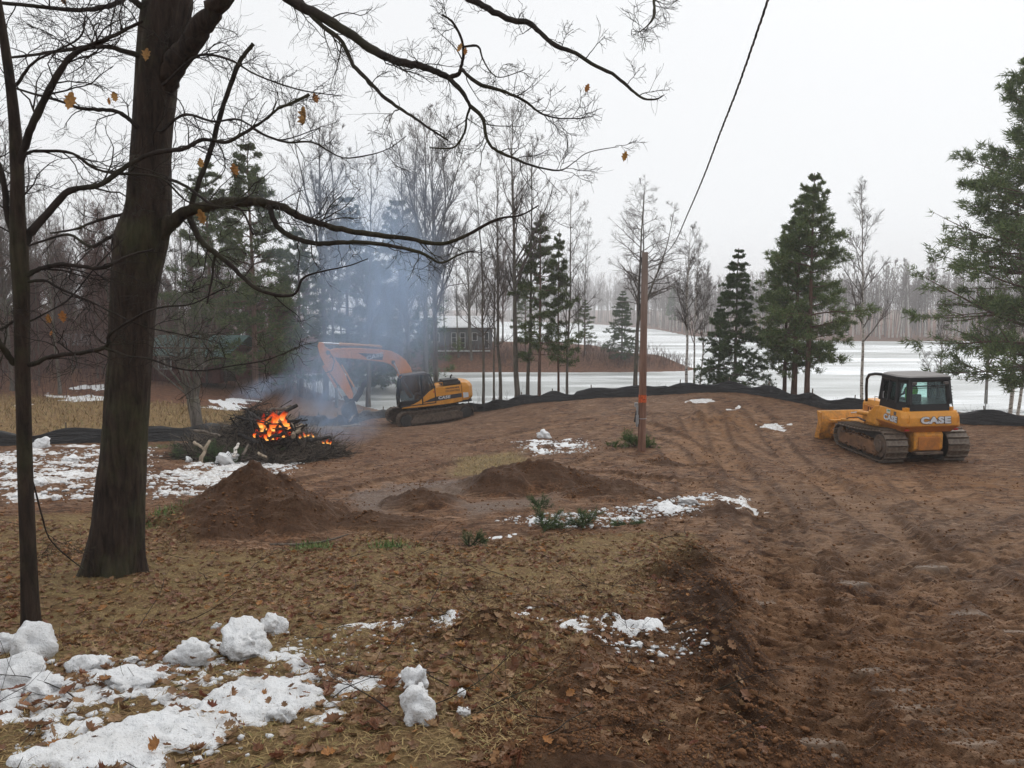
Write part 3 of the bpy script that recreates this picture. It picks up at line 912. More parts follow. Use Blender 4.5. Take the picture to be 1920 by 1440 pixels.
tree_at('spruce', 'spruce_tree', 1377, 39, 465, 8, 'dark spruce with drooping boughs behind the fence', rz=0.5)
tree_at('pine_b', 'pine_tree', 1471, 40, 420, 12, 'pine with a thin reddish trunk, leftmost of the lakeside pine clump', rz=2.2, wide=0.9)
tree_at('pine_a', 'pine_tree', 1490, 39, 385, 12, 'pine with a thick dark trunk in the middle of the lakeside clump', rz=0.3, wide=1.0)
tree_at('pine_b', 'pine_tree', 1514, 38, 325, 12, 'tallest pine of the lakeside clump, with a red-brown trunk', rz=4.4, wide=0.92)
tree_at('birch_b', 'birch_tree', 1622, 46, 350, 13, 'tall pale birch right of the pine clump', rz=0.0, lean=(0, 0.0))
tree_at('birch_b', 'birch_tree', 1765, 47, 560, 13, 'birch trunk leaning right behind the bulldozer cab', rz=1.0, lean=(0, 0.12))
tree_at('birch_a', 'birch_tree', 1788, 43, 640, 12, 'bent birch leaning far right beside the bulldozer', rz=2.5, lean=(0, 0.36))
tree_at('birch_a', 'birch_tree', 1897, 44, 420, 12, 'grey birch trunk at the right edge in front of the big pine', rz=4.0)
tree_at('birch_b', 'birch_tree', 1910, 44.5, 400, 13, 'second grey birch trunk at the right edge', rz=3.0)
tree_at('pine_big', 'pine_tree', 1948, 37, 20, 18, 'huge white pine cut by the right edge of the picture', rz=0.9, wide=1.02)
tree_at('maple_a', 'bare_tree', 1850, 60, 500, 15, 'thin bare tree behind the right-hand pine', rz=0.9)

# trees of the middle distance on the peninsula (about 95 m) and the left woods
tree_at('pine_dark', 'pine_tree', 480, 52, 265, 17, 'large dark white pine left of the smoke', rz=0.5, wide=0.95)
tree_at('pine_dark', 'pine_tree', 400, 57, 300, 17, 'dark pine behind the oak limb, left of the large pine', rz=2.1, wide=0.95)
tree_at('pine_dark', 'pine_tree', 565, 60, 430, 17, 'bushy dark pine right of the large pine', rz=3.0, wide=1.1)
tree_at('pine_dark', 'pine_tree', 655, 66, 365, 17, 'blue-veiled pine behind the smoke column, on the left', rz=4.0)
tree_at('pine_dark', 'pine_tree', 752, 70, 372, 17, 'blue-veiled pine behind the smoke column, on the right', rz=1.2)
tree_at('pine_dark', 'pine_tree', 700, 74, 450, 17, 'shorter pine between the two smoke-veiled pines', rz=1.9, wide=1.1)
tree_at('maple_a', 'bare_tree', 610, 62, 230, 15, 'tall bare tree rising above the pines left of the smoke', rz=1.1)
tree_at('maple_a', 'bare_tree', 800, 60, 235, 15, 'tall bare tree with blue-grey crown above the excavator', rz=3.4)
tree_at('maple_b', 'bare_tree', 770, 64, 290, 15, 'bare tree with spreading crown above the excavator boom', rz=2.9)
tree_at('maple_b', 'bare_tree', 690, 58, 300, 15, 'bare tree standing in the smoke left of the boom top', rz=0.1)
tree_at('aspen_a', 'bare_tree', 630, 55, 380, 16, 'straight bare trunk behind the arm of the excavator', rz=1.3)
tree_at('aspen_a', 'bare_tree', 860, 95, 470, 16, 'bare tree in front of the grey lake house', rz=0.5)
pen = [(880, 96, 440, 'maple_b'), (930, 101, 480, 'aspen_a'), (1085, 97, 500, 'maple_b'), (1095, 96, 420, 'aspen_b'), (1170, 97, 560, 'aspen_b'), (1060, 101, 470, 'aspen_a')]
pl_ = ['in front of the lake house window wall', 'right of the lake house', 'behind the two slim pines', 'beside the small dark evergreen', 'between the evergreen and the mossy tree', 'left of the small dark evergreen']
for k, (px, Y, top, kd) in enumerate(pen):
    tree_at(kd, 'bare_tree', px, Y, top, {'maple_b': 15, 'aspen_a': 16, 'aspen_b': 14}[kd], 'bare tree on the brown peninsula bank ' + pl_[k], 'bare trees on the peninsula')
for px, top, kd, bh, lb in [(836, 470, 'aspen_a', 16, 'thin bare trunk at the left end of the lake house'), (884, 430, 'maple_b', 15, 'bare trunk crossing the middle of the lake house'), (905, 480, 'aspen_b', 14, 'slim bare trunk at the right end of the lake house')]:
    tree_at(kd, 'bare_tree', px, 94.5, top, bh, lb)
pr_ = np.random.default_rng(14)
for k, px in enumerate(np.linspace(545, 1010, 16)):
    kd = ['maple_b', 'brushy_a', 'aspen_a', 'maple_b'][k % 4]; bh = {'maple_b': 15, 'brushy_a': 9, 'aspen_a': 16}[kd]
    where = 'left of the smoke column' if px < 640 else 'behind the smoke column' if px < 800 else 'behind the lake house' if px < 920 else 'right of the lake house'
    Yp = pr_.uniform(99, 111)
    tree_at(kd, 'bare_tree', px + pr_.uniform(-8, 8), Yp, pr_.uniform(440, 560), bh, ('reddish brushy tree ' if kd == 'brushy_a' else 'tall thin bare tree ' if kd == 'aspen_a' else 'spreading bare tree ') + where + ' at the back of the peninsula', 'bare trees at the back of the peninsula')
tree_at('pine_thin', 'pine_tree', 1095, 95.5, 560, 11, 'small dark evergreen on the peninsula left of the mossy tree', rz=0.1, wide=1.4)
tree_at('spruce', 'spruce_tree', 1165, 95.5, 545, 8, 'dark evergreen on the peninsula tip left of the pole', rz=0.8, wide=1.2)
tree_at('pine_thin', 'pine_tree', 985, 96, 520, 11, 'small pine on the peninsula behind the tallest bare tree', rz=1.7, wide=1.3)

# left woods
lw = np.random.default_rng(55)
spots = []
for k in range(92):
    Y = lw.uniform(41, 90); px = lw.uniform(-120, 560)
    if px > 270 and Y < 60: Y += 22
    spots.append((Y, px))
spots.sort()
for Y, px in spots:
    kd = lw.choice(['brushy_a', 'brushy_b', 'maple_b', 'aspen_a', 'brushy_a'])
    bh = {'brushy_a': 9, 'brushy_b': 8, 'maple_b': 15, 'aspen_a': 16}[kd]
    hh = {'brushy_a': 9, 'brushy_b': 8, 'maple_b': 14, 'aspen_a': 14}[kd] * lw.uniform(0.85, 1.25)
    loc = on_land(px, Y)
    red = kd.startswith('brushy')
    where = ('at the left edge' if px < 30 else 'between young tree and oak' if px < 195 else 'behind the oak trunk' if px < 310 else 'between oak and large pine' if px < 430 else 'under the large pine')
    depth = 'near rank' if Y < 56 else 'middle rank' if Y < 72 else 'back rank'
    plant(kd, 'bare_tree', loc, hh / bh, lw.uniform(0, 6.28), ('reddish twiggy tree ' if red else 'tall grey bare tree ') + where + ', ' + depth + ' of the woods', 'tree',
          'reddish brush trees of the left woods' if red else 'grey trees of the left woods')
for k, (px, Y, top, wd) in enumerate([(30, 62, 560, 1.3), (120, 70, 520, 1.2), (215, 76, 540, 1.2)]):
    tree_at('pine_dark', 'pine_tree', px, Y, top, 17, ['dark pine low in the woods at the left edge', 'dark pine in the left woods between the two near trunks', 'dark pine in the left woods hidden behind the oak trunk'][k], rz=k * 1.3, wide=wd)

# far shore across the lake: birches that can be told apart, then the wood behind as one mass
fr_ = np.random.default_rng(77)
_fy = np.arange(150, 700, 2.0)
_fp = np.arange(600, 2120, 4.0)
_fx = (_fp[:, None] - 960) / F / CP * (_fy[None] + 0 * _fp[:, None])
_fx = (_fp[:, None] - 960) / F * _fy[None] / CP
_fin = poly_sd(LAKE, _fx, _fy[None] + 0 * _fx) < -1.0
_fshore = np.where(_fin.any(1), _fy[np.argmax(_fin, 1)], np.nan)
def far_spot(px, extra):
    """just inland of the far shore in that photo column"""
    Y = np.interp(px, _fp, _fshore)
    if not np.isfinite(Y): return None
    Y2 = Y + extra; x2 = P(px, 720, Y2)[0]
    return (x2, Y2, -0.1)
for px in np.arange(1232, 1990, 7.5):
    q = far_spot(px + fr_.uniform(-3, 3), 2 + fr_.uniform(0, 14))
    if q is None: continue
    kd = fr_.choice(['far_bare_a', 'far_bare_b', 'far_bare_c', 'far_bare_a'])
    h = fr_.uniform(0.72, 1.12) * (0.86 if px > 1780 else 1.0)
    q = (q[0], q[1], float(H0(q[0], q[1])) - 0.1)
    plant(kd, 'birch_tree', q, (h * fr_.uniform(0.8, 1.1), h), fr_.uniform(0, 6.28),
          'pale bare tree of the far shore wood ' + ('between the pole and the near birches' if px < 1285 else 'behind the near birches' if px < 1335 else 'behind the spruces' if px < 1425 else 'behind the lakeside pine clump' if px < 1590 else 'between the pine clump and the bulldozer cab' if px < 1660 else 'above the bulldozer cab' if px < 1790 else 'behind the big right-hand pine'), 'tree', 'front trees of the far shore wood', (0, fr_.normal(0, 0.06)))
q = far_spot(1258, 6)
plant('far_pine', 'pine_tree', q, 0.92, 0.4, 'rounded hazy pine at the left end of the far shore wood')

def far_mass():
    rg = np.random.default_rng(5)
    N = 1150
    locs = []
    while len(locs) < N:
        px = rg.uniform(700, 2050) if len(locs) < 800 else rg.uniform(860, 1290)
        q = far_spot(px, 8 + rg.uniform(0, 60))
        if q: locs.append(q)
    locs = np.array(locs)
    locs[:, 2] = H0(locs[:, 0], locs[:, 1]) - 0.1
    h = rg.uniform(12, 19, N) * (1 + 0.7 * sstep(260, 380, locs[:, 1]))
    K = 7
    t = np.linspace(0, 1, K)
    tr = np.zeros((N, K, 3)); tr[:, :, 2] = t[None] * h[:, None]
    tr[:, :, :2] = rg.normal(0, 0.05, (N, 1, 2)) * h[:, None, None] * t[None, :, None]
    tr += locs[:, None]
    rad = np.linspace(0.15, 0.03, K)[None] * np.ones((N, 1))
    p1, r1 = children(tr, rad, 13, 0.3, 0.98, lambda t, L: L * 0.26 * (1.2 - t), (38, 10), 4, 0.1, 0.6, 0.6, 0.4, rg)
    p2, r2 = children(p1, r1, 5, 0.2, 1.0, lambda t, L: L * 0.5, (40, 12), 3, 0.12, 0.4, 0.7, 0.6, rg)
    v, f = tubes_np([(tr, rad, 4), (p1, np.maximum(r1, 0.035), 3), (p2, np.maximum(r2, 0.028), 3)])
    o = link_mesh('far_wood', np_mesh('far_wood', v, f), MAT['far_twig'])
    prop(o, 'hazy leafless wood behind the far shore of the lake', 'woods', kind='stuff')
far_mass()

# thickets: fine upright twigs nobody could count
def thicket(name, spots_, n, h, label, mat, rg, sp=1.5, kids=5, thick=0.006, lean=0.25):
    base = []
    for (x, y, rad, cnt) in spots_:
        a = rg.uniform(0, 6.28, cnt); r = rad * np.sqrt(rg.random(cnt))
        base.append(np.stack([x + r * np.cos(a) * sp, y + r * np.sin(a)], 1))
    base = np.vstack(base)
    base = base[poly_sd(LAKE, base[:, 0], base[:, 1]) < -0.2]
    N = len(base)
    z = ground_z(base[:, 0], base[:, 1])
    K = 6; t = np.linspace(0, 1, K)
    hh = h * rg.uniform(0.45, 1.2, N)
    p = np.zeros((N, K, 3)); d = rg.normal(0, lean, (N, 2))
    p[:, :, :2] = base[:, None] + d[:, None] * hh[:, None, None] * (t ** 1.4)[None, :, None] + np.cumsum(rg.normal(0, 0.02, (N, K, 2)), 1) * hh[:, None, None]
    p[:, :, 2] = z[:, None] - 0.1 + hh[:, None] * t[None]
    r = np.linspace(thick * 1.6, thick * 0.6, K)[None] * np.ones((N, 1))
    p1, r1 = children(p, r, kids, 0.25, 0.95, lambda t, L: L * 0.32, (38, 10), 4, 0.12, 0.3, 0.8, 0.6, rg)
    v, f = tubes_np([(p, r, 3), (p1, np.maximum(r1, thick * 0.5), 3)])
    o = link_mesh(name, np_mesh(name, v, f), MAT[mat])
    prop(o, label, 'brush', kind='stuff')
tg = np.random.default_rng(91)
sp_ = []
for k in range(120):
    Y = tg.uniform(42, 86); px = tg.uniform(-150, 600)
    if px > 250 and Y < 58: Y += 18
    sp_.append((P(px, 720, Y)[0], Y, 2.4, 34))
thicket('brush_thicket', sp_, 0, 4.6, 'dense reddish brown brush under the left woods', 'red_twig', tg, thick=0.010)
sp_ = [(P(px, 720, 92.5 + tg.uniform(0, 5))[0], 93.5 + tg.uniform(0, 5), 1.6, 26) for px in np.arange(560, 1290, 14)]
thicket('bank_brush', sp_, 0, 1.5, 'low reddish brush along the bank of the peninsula', 'red_twig', tg, thick=0.013)
sp_ = [(P(px, 720, 43 + tg.uniform(0, 3))[0], 43 + tg.uniform(0, 3), 0.8, 7) for px in (880, 955, 1080, 1245, 1430, 1550, 1580, 1600, 1655, 1850)]
thicket('shore_brush', sp_, 0, 1.3, 'thin bare twigs along the near shore behind the fence', 'grey_twig', tg, thick=0.006)
# ------------------------------------------------------------------ near trees: the oak and the young tree at the left
def leaf_mesh(name, curl=0.25, seed=0, lobes=True):
    rg = np.random.default_rng(seed)
    out = [(0, 0), (0.10, 0.16), (0.28, 0.20), (0.20, 0.32), (0.40, 0.46), (0.24, 0.54), (0.38, 0.72), (0.18, 0.76), (0.14, 0.92), (0, 1.0)]
    left = [(-x * rg.uniform(0.85, 1.1), y + rg.uniform(-0.03, 0.03)) for x, y in out[1:-1]]
    ring = out + left[::-1]
    v = []
    for (x, y) in ring:
        v.append((x, y - 0.5, curl * (abs(x) * 1.3 + (y - 0.5) ** 2) + rg.uniform(-0.05, 0.05)))
    n = len(out)
    f = []
    sp = [0] + list(range(n, n)) 
    # spine vertices
    ys = [0.16, 0.32, 0.54, 0.76]
    base = len(v)
    for y in ys: v.append((rg.uniform(-0.02, 0.02), y - 0.5, curl * (y - 0.5) ** 2 - 0.03))
    S = [0, base, base + 1, base + 2, base + 3, n - 1]
    R = list(range(0, n)); Lr = [0] + list(range(len(ring) - 1, n - 1, -1)) + [n - 1]
    def strip(side, flip):
        # side points 0..9 against spine points 0..5
        si = 0
        own = [0, 1, 1, 2, 2, 3, 3, 4, 4, 5]
        for k in range(len(side) - 1):
            a, b = own[k], own[k + 1]
            tri = [side[k], side[k + 1], S[a]] if a == b else [side[k], side[k + 1], S[b]]
            if len(set(tri)) == 3: f.append(tuple(tri if not flip else tri[::-1]))
            if a != b:
                tri = [side[k], S[b], S[a]]
                if len(set(tri)) == 3: f.append(tuple(tri if not flip else tri[::-1]))
    strip(R, False); strip(Lr, True)
    me = bpy.data.meshes.new(name)
    me.from_pydata(v, [], f)
    return me

def leaf_material(name, stops):
    t = NT(name)
    oi = t.n('ObjectInfo').outputs['Random']
    isl = t.n('NewGeometry').outputs['Random Per Island']
    r = t.math('FRACT', t.math('ADD', t.math('MULTIPLY', oi, 7.31), isl))
    c = t.ramp(r, stops)
    c = t.mix(t.ramp(t.noise(6, 4, 0.6, t.coord('Object')), [(0.4, 0), (0.7, 0.5)]), c, (0.05, 0.025, 0.014))
    d = t.n('BsdfPrincipled', Base_Color=c, Roughness=0.5)
    d.inputs['Specular IOR Level'].default_value = 0.3
    tr = t.n('BsdfTranslucent', Color=c).outputs[0]
    t.surf(t.n('MixShader', i0=0.25, i1=d.outputs[0], i2=tr).outputs[0])
    MAT[name] = t.m
leaf_material('fallen_leaf', [(0.0, (0.13, 0.068, 0.038)), (0.2, (0.28, 0.16, 0.082)), (0.38, (0.20, 0.082, 0.043)), (0.52, (0.40, 0.255, 0.135)), (0.66, (0.24, 0.145, 0.078)), (0.8, (0.18, 0.056, 0.032)), (0.9, (0.33, 0.20, 0.10)), (1.0, (0.40, 0.17, 0.045))])
leaf_material('hanging_leaf', [(0.0, (0.42, 0.24, 0.09)), (0.5, (0.50, 0.27, 0.08)), (1.0, (0.40, 0.16, 0.06))])
LEAF = [leaf_mesh('oak_leaf', c, k) for k, c in enumerate((0.15, 0.4, 0.65, 0.3))]

class NearTree:
    def __init__(s, name, label, loc, seed):
        s.root = empty(name, loc); s.o = np.array(loc)
        prop(s.root, label, 'tree')
        s.rg = np.random.default_rng(seed)
        s.limbs = []
    def poly(s, pix, Y0, Y1, n=None):
        """pixel polyline with widths, depth running from Y0 to Y1 -> points, radii"""
        m = len(pix)
        pts = []; rad = []
        for k, (a, b, w) in enumerate(pix):
            Y = Y0 + (Y1 - Y0) * k / (m - 1)
            pts.append(P(a, b, Y)); rad.append(w * (0.94 if w > 60 else 0.84) * Y / F / 2)
        n = n or max(8, m * 4)
        pp = smooth_path(np.array(pts), n); rr = np.interp(np.linspace(0, m - 1, n), np.arange(m), rad)
        return pp - s.o, np.maximum(rr, 0.002)
    def part(s, nm, pix, Y0, Y1, mat, sides=10, rough=0.05, twig=None, n=None, bark=0.0):
        pp, rr = s.poly(pix, Y0, Y1, n)
        K = len(pp)
        ph = s.rg.uniform(0, 6.28)
        pp[1:-1] += s.rg.normal(0, 1, (K - 2, 3)) * rr[1:-1, None] * rough * 2.0
        rr = rr * (1 + s.rg.normal(0, rough, K))
        v, f = tubes_np([(pp[None], rr[None], sides)])
        if bark:
            ang = np.tile(np.arange(sides) / sides * 6.2832, K); zz = np.repeat(pp[:, 2], sides); cen = np.repeat(pp, sides, 0)
            cx, sx = np.cos(ang), np.sin(ang)
            big = fbm(cx * 1.2 + zz * 0.5, sx * 1.2 + zz * 0.4, 1.0, 3, 5) * 0.10
            fur = fbm(ang * 5.0, zz * 2.2 + cx, 1.0, 3, 9); fur = 1 - np.abs(fur) * 2.2
            base = np.exp(-np.clip(zz, 0, 9) * 4.0) * (0.20 * np.sin(ang * 5 + 1.0) + 0.12)
            v = cen + (v - cen) * (1 + big + bark * (fur - 0.5) + base)[:, None]
        else:
            v = v + (s.rg.normal(0, 1, v.shape) * np.repeat(rr, sides)[:, None] * rough * 0.5)
        o = link_mesh(nm, np_mesh(nm, v, f, True), MAT[mat], s.root)
        if twig: s.limbs.append((pp, rr, twig))
        return o
    def twigs(s, mat, name='crown', dens=1.0):
        B = []
        for pp, rr, (n, ln) in s.limbs:
            n = max(2, int(n * dens))
            p1, r1 = children(pp[None], rr[None], n, 0.12, 1.0, lambda t, L: ln * (1.25 - 0.6 * t), (52, 14), 9, 0.24, 0.06, 0.45, 0.35, s.rg, cap=0.010)
            r1 = np.maximum(r1, 0.0025)
            p2, r2 = children(p1, r1, 5, 0.2, 1.0, lambda t, L: L * 0.55 * (1.2 - t) + 0.05, (48, 14), 6, 0.26, 0.04, 0.6, 0.5, s.rg, cap=0.010)
            r2 = np.maximum(r2, 0.0016)
            p3, r3 = children(p2, r2, 4, 0.2, 1.0, lambda t, L: L * 0.45 + 0.03, (45, 14), 4, 0.2, 0.05, 0.7, 0.6, s.rg)
            B += [(p1, r1, 5), (p2, r2, 4), (p3, np.maximum(r3, 0.0012), 3)]
        v, f = tubes_np(B)
        return link_mesh(name, np_mesh(name, v, f, True), MAT[mat], s.root)
    def leaf(s, px, py, Y, size, k=0):
        o = link_mesh('leaf', LEAF[k % len(LEAF)].copy(), MAT['hanging_leaf'], s.root)
        o.location = P(px, py, Y) - Vector(s.o)
        sz = size * Y / F
        o.scale = (sz * 0.8, sz, sz)
        o.rotation_euler = (random.uniform(1.2, 1.9), random.uniform(-0.5, 0.5), random.uniform(-0.6, 0.6))
        return o

g0 = G(215, 1072)
YO = g0.y
oak = NearTree('oak_tree', 'large dark oak trunk in the left foreground with long spreading bare limbs', tuple(g0), 3)
oak.part('trunk', [(212,1120,126),(214,1072,108),(222,980,98),(230,860,86),(235,790,82),(244,675,80),(251,557,83),(266,450,97),(277,400,84),(281,300,72),(285,240,70),(293,150,74),(305,60,80),(316,0,84),(325,-100,72),(335,-300,55),(340,-600,35),(350,-900,14)],
         YO, YO, 'oak_bark', 72, 0.0, n=320, bark=0.05)
L = [  # (limb pixel polyline with widths, depth at start, depth at end, twigs, twig length)
 ([(298,190,46),(318,140,50),(340,102,50),(372,58,45),(400,20,40),(430,-20,36),(470,-100,30),(520,-180,24)], YO, YO-0.6, 8, 0.5),
 ([(282,462,50),(305,432,40),(329,412,30),(358,394,26),(417,380,22),(475,378,20),(504,383,19),(533,389,18),(562,406,16),(606,421,14),(650,432,13),(708,441,12),(767,447,10),(819,457,9),(860,448,8),(930,412,6),(975,404,4),(1010,385,3)], YO, YO-0.5, 26, 0.55),
 ([(504,385,13),(511,405,12),(520,425,12),(540,440,12),(570,452,11),(600,457,11),(640,455,10),(680,455,9),(730,460,8),(790,474,7),(826,493,5),(860,478,4),(890,470,3)], YO-0.2, YO-0.7, 14, 0.4),
 ([(353,400,14),(365,430,14),(380,455,13),(405,475,12),(430,495,11),(455,520,10),(480,540,9),(510,551,8),(535,555,7),(556,548,6),(568,522,5),(600,510,4),(655,498,3),(690,485,2)], YO-0.05, YO-0.4, 12, 0.45),
 ([(405,476,7),(400,495,6),(398,520,5),(392,550,4),(388,570,3)], YO-0.1, YO-0.2, 3, 0.25),
 ([(355,398,12),(372,345,11),(392,290,11),(408,235,11),(418,200,10),(432,160,10),(448,118,10),(462,98,9),(475,82,9)], YO, YO-0.2, 5, 0.4),
 ([(470,-100,26),(505,-40,24),(545,0,22),(600,30,21),(640,53,20),(700,93,18),(740,113,17),(783,123,15),(813,133,14),(840,145,12)], YO-0.5, YO-1.2, 14, 0.5),
 ([(840,145,11),(865,170,10),(880,195,9),(900,215,9),(908,230,8),(910,250,8),(918,270,7),(935,285,7),(965,297,6),(990,308,5),(1030,318,4),(1055,318,3),(1078,303,2),(1105,285,2),(1160,275,1.5)], YO-1.2, YO-1.6, 14, 0.35),
 ([(840,146,10),(858,140,10),(866,131,9),(880,145,8),(905,160,8),(935,168,7),(960,178,6),(985,190,6),(1000,202,5),(1020,215,4),(1050,222,3),(1095,222,2)], YO-1.2, YO-1.5, 14, 0.35),
 ([(862,136,8),(868,110,7),(868,85,6),(860,60,6),(845,38,5),(828,28,4)], YO-1.2, YO-1.4, 5, 0.3),
 ([(868,88,5),(896,87,5),(905,110,4),(920,135,3),(940,145,2),(985,130,2)], YO-1.2, YO-1.3, 5, 0.25),
 ([(882,200,6),(875,220,5),(872,245,5),(860,268,5),(845,278,4),(805,277,3)], YO-1.2, YO-1.3, 5, 0.25),
 ([(560,2,10),(600,45,10),(640,77,10),(663,123,9),(690,150,9),(717,180,8),(750,203,7),(780,223,6),(807,242,5),(840,263,4)], YO-0.7, YO-1.2, 12, 0.4),
 ([(470,-130,22),(600,-150,20),(750,-90,18),(850,-18,15),(885,0,14),(925,22,13),(960,38,12),(988,42,12),(1010,58,10),(1040,85,10),(1080,100,8),(1110,120,8),(1150,140,7),(1180,165,6),(1205,184,5),(1230,186,4),(1245,178,2)], YO-0.6, YO-1.9, 9, 0.25),
 ([(750,-95,14),(950,-120,11),(1120,-80,9),(1215,-20,7),(1226,10,6),(1226,32,5),(1212,50,3),(1196,62,2)], YO-0.9, YO-1.6, 16, 0.25),
 ([(270,105,13),(240,98,11),(213,90,10),(180,87,9),(130,93,8),(70,102,6),(20,108,5)], YO-0.1, YO-0.8, 12, 0.45),
 ([(275,20,14),(240,-5,12),(225,3,11),(200,12,10),(150,19,9),(80,13,8),(0,5,7)], YO-0.1, YO-0.7, 10, 0.45),
 ([(258,240,10),(240,222,9),(218,209,9),(190,206,8),(150,203,7),(113,190,6),(60,175,5),(10,160,4)], YO-0.2, YO-0.6, 8, 0.4),
 ([(300,250,8),(345,215,6),(400,228,5),(450,225,4),(520,262,3),(600,240,2)], YO-0.2, YO-0.7, 14, 0.45),
 ([(305,160,7),(370,105,6),(430,112,5),(480,140,4),(560,168,3),(640,180,2)], YO-0.3, YO-0.9, 14, 0.45),
 ([(300,330,8),(350,350,7),(400,385,6),(450,392,5),(475,440,4)], YO-0.3, YO-0.7, 8, 0.4),
 ([(240,430,10),(205,445,8),(170,462,7),(130,440,6),(80,452,5),(30,470,4)], YO-0.2, YO+0.4, 9, 0.45),
 ([(236,400,8),(180,415,6),(140,430,5),(95,437,4)], YO-0.1, YO+0.5, 6, 0.4),
]
for q, y0, y1, n, ln in L:
    oak.part('limb', q, y0, y1, 'oak_twig' if q[0][2] < 30 else 'oak_bark', 9 if q[0][2] > 12 else 6, 0.05, (n, ln))
oak.twigs('oak_twig', 'crown', 1.05)
for k, (a, b, sz) in enumerate([(215,182,22),(275,104,26),(573,220,36),(592,186,22),(377,306,20),(440,320,26),(380,407,30),(1100,166,18),(862,90,18),(1172,294,20),(120,2,18),(872,97,14)]):
    oak.leaf(a, b, YO - (0.3 if a < 700 else 1.4), sz, k)

g1 = G(60, 1182)
YT = g1.y
yt = NearTree('young_tree', 'slim young tree with a thin straight trunk at the left edge', tuple(g1), 9)
yt.part('trunk', [(61,1210,42),(60,1185,37),(55,1080,34),(50,960,32),(46,860,31),(44,760,30),(42,675,30),(40,560,32),(36,470,36),(33,400,30),(32,300,25),(22,180,20),(8,80,17),(-5,0,15),(-30,-150,9),(-40,-260,4)], YT, YT, 'oak_bark', 32, 0.0, n=180, bark=0.03)
L = [
 ([(40,470,20),(55,440,18),(85,405,16),(127,360,14),(160,352,12),(187,347,11),(215,328,11),(240,310,10),(287,287,10),(325,282,9),(350,277,9),(373,264,9),(395,262,8),(423,267,8),(450,254,7),(473,240,7),(500,222,6),(520,205,5),(550,192,6),(580,177,7)], YT, YT+0.6, 16, 0.5),
 ([(473,240,6),(500,255,5),(540,267,5),(587,267,4),(640,295,3),(690,291,3),(730,278,2),(762,255,2)], YT+0.45, YT+0.9, 10, 0.35),
 ([(36,310,17),(48,270,16),(63,230,15),(87,180,14),(103,150,13),(127,112,12),(160,90,10),(213,67,8),(267,40,6)], YT, YT-0.3, 14, 0.5),
 ([(45,290,8),(70,283,7),(133,287,7),(173,313,6),(213,325,6),(300,333,5),(350,377,4),(405,387,4),(470,396,3)], YT, YT+0.5, 12, 0.45),
 ([(50,517,12),(65,508,11),(83,502,10),(112,496,10),(146,499,9),(177,503,9),(200,500,8),(225,487,7),(250,477,6),(287,468,4)], YT, YT+0.2, 8, 0.4),
 ([(52,684,12),(70,680,11),(90,670,10),(120,665,10),(150,662,9),(195,652,9),(203,640,8),(205,628,8),(230,610,6),(275,585,5),(310,575,4),(360,570,3),(420,540,2)], YT, YT-0.3, 9, 0.4),
 ([(197,653,7),(240,668,6),(280,673,5),(330,690,4),(380,695,4),(440,685,3),(500,675,3),(560,650,2)], YT-0.15, YT-0.5, 8, 0.3),
 ([(54,528,7),(85,526,6),(110,540,6),(150,557,5),(180,570,4),(210,586,4),(270,612,3),(330,625,3),(400,640,2)], YT, YT-0.2, 12, 0.4),
 ([(27,682,14),(12,662,13),(0,645,12),(-40,600,10)], YT, YT-0.2, 3, 0.4),
 ([(36,470,18),(14,400,14),(4,330,12),(-30,240,9)], YT, YT, 8, 0.5),
 ([(30,600,6),(-10,620,5),(-60,610,4)], YT, YT, 4, 0.4),
 ([(30,160,7),(60,120,6),(95,100,5),(150,70,4),(160,30,3)], YT, YT-0.1, 10, 0.45),
 ([(42,610,5),(80,590,4),(130,560,4),(180,500,3),(230,450,2)], YT, YT+0.2, 6, 0.4),
 ([(48,880,4),(62,905,4),(78,965,4),(92,1008,3),(122,1040,3),(158,1068,2)], YT, YT+0.3, 3, 0.2),
]
for q, y0, y1, n, ln in L:
    yt.part('limb', q, y0, y1, 'oak_twig', 8 if q[0][2] > 12 else 6, 0.05, (n, ln))
yt.twigs('oak_twig', 'crown', 1.25)
for k, (a, b, sz) in enumerate([(132,190,36),(118,594,24),(93,597,20),(96,625,10),(205,190,14)]):
    yt.leaf(a, b, YT - 0.1, sz, k)
# ------------------------------------------------------------------ paints and machine materials
def paint(name, col, dirt=0.5, rough=0.38, spec=0.4):
    t = NT(name)
    v = t.coord('Object')
    n1 = t.noise(2.2, 6, 0.68, v); n2 = t.noise(5, 9, 0.78, v)
    c = t.mix(t.ramp(n1, [(0.3, 0), (0.75, 0.30)]), col, tuple(x * 0.72 for x in col))
    z = t.n('SeparateXYZ', Vector=v).outputs[2]
    low = t.math('SUBTRACT', 1.0, t.math('MULTIPLY', z, 0.62), clamp=True)
    k = t.math('MULTIPLY', t.ramp(n2, [(0.40, 0), (0.70, 1)]), t.math('ADD', t.math('MULTIPLY', low, dirt * 1.4), dirt * 0.22), clamp=True)
    c = t.mix(k, c, (0.105, 0.068, 0.045))
    r = t.math('ADD', t.math('MULTIPLY', k, 0.4), rough)
    t.bsdf(c, r, None, spec)
    MAT[name] = t.m
paint('machine_yellow', (0.75, 0.32, 0.040), 0.85)
paint('machine_orange', (0.55, 0.20, 0.040), 0.6)
simple('frame_muddy', (0.20, 0.105, 0.055), 0.8, 0.4, 3, 0.2, 0, 0.4, col2=(0.10, 0.062, 0.042))
paint('boom_orange', (0.76, 0.27, 0.050), 0.35)
paint('machine_black', (0.012, 0.012, 0.014), 0.06, 0.40)
simple('galvanised_light', (0.45, 0.45, 0.46), 0.4, 0.1, 5)
simple('frame_mud', (0.14, 0.078, 0.045), 0.85, 0.3, 9, 0.15, 0, 0.5)
simple('dark_steel', (0.045, 0.040, 0.037), 0.6, 0.3, 12, 0.4)
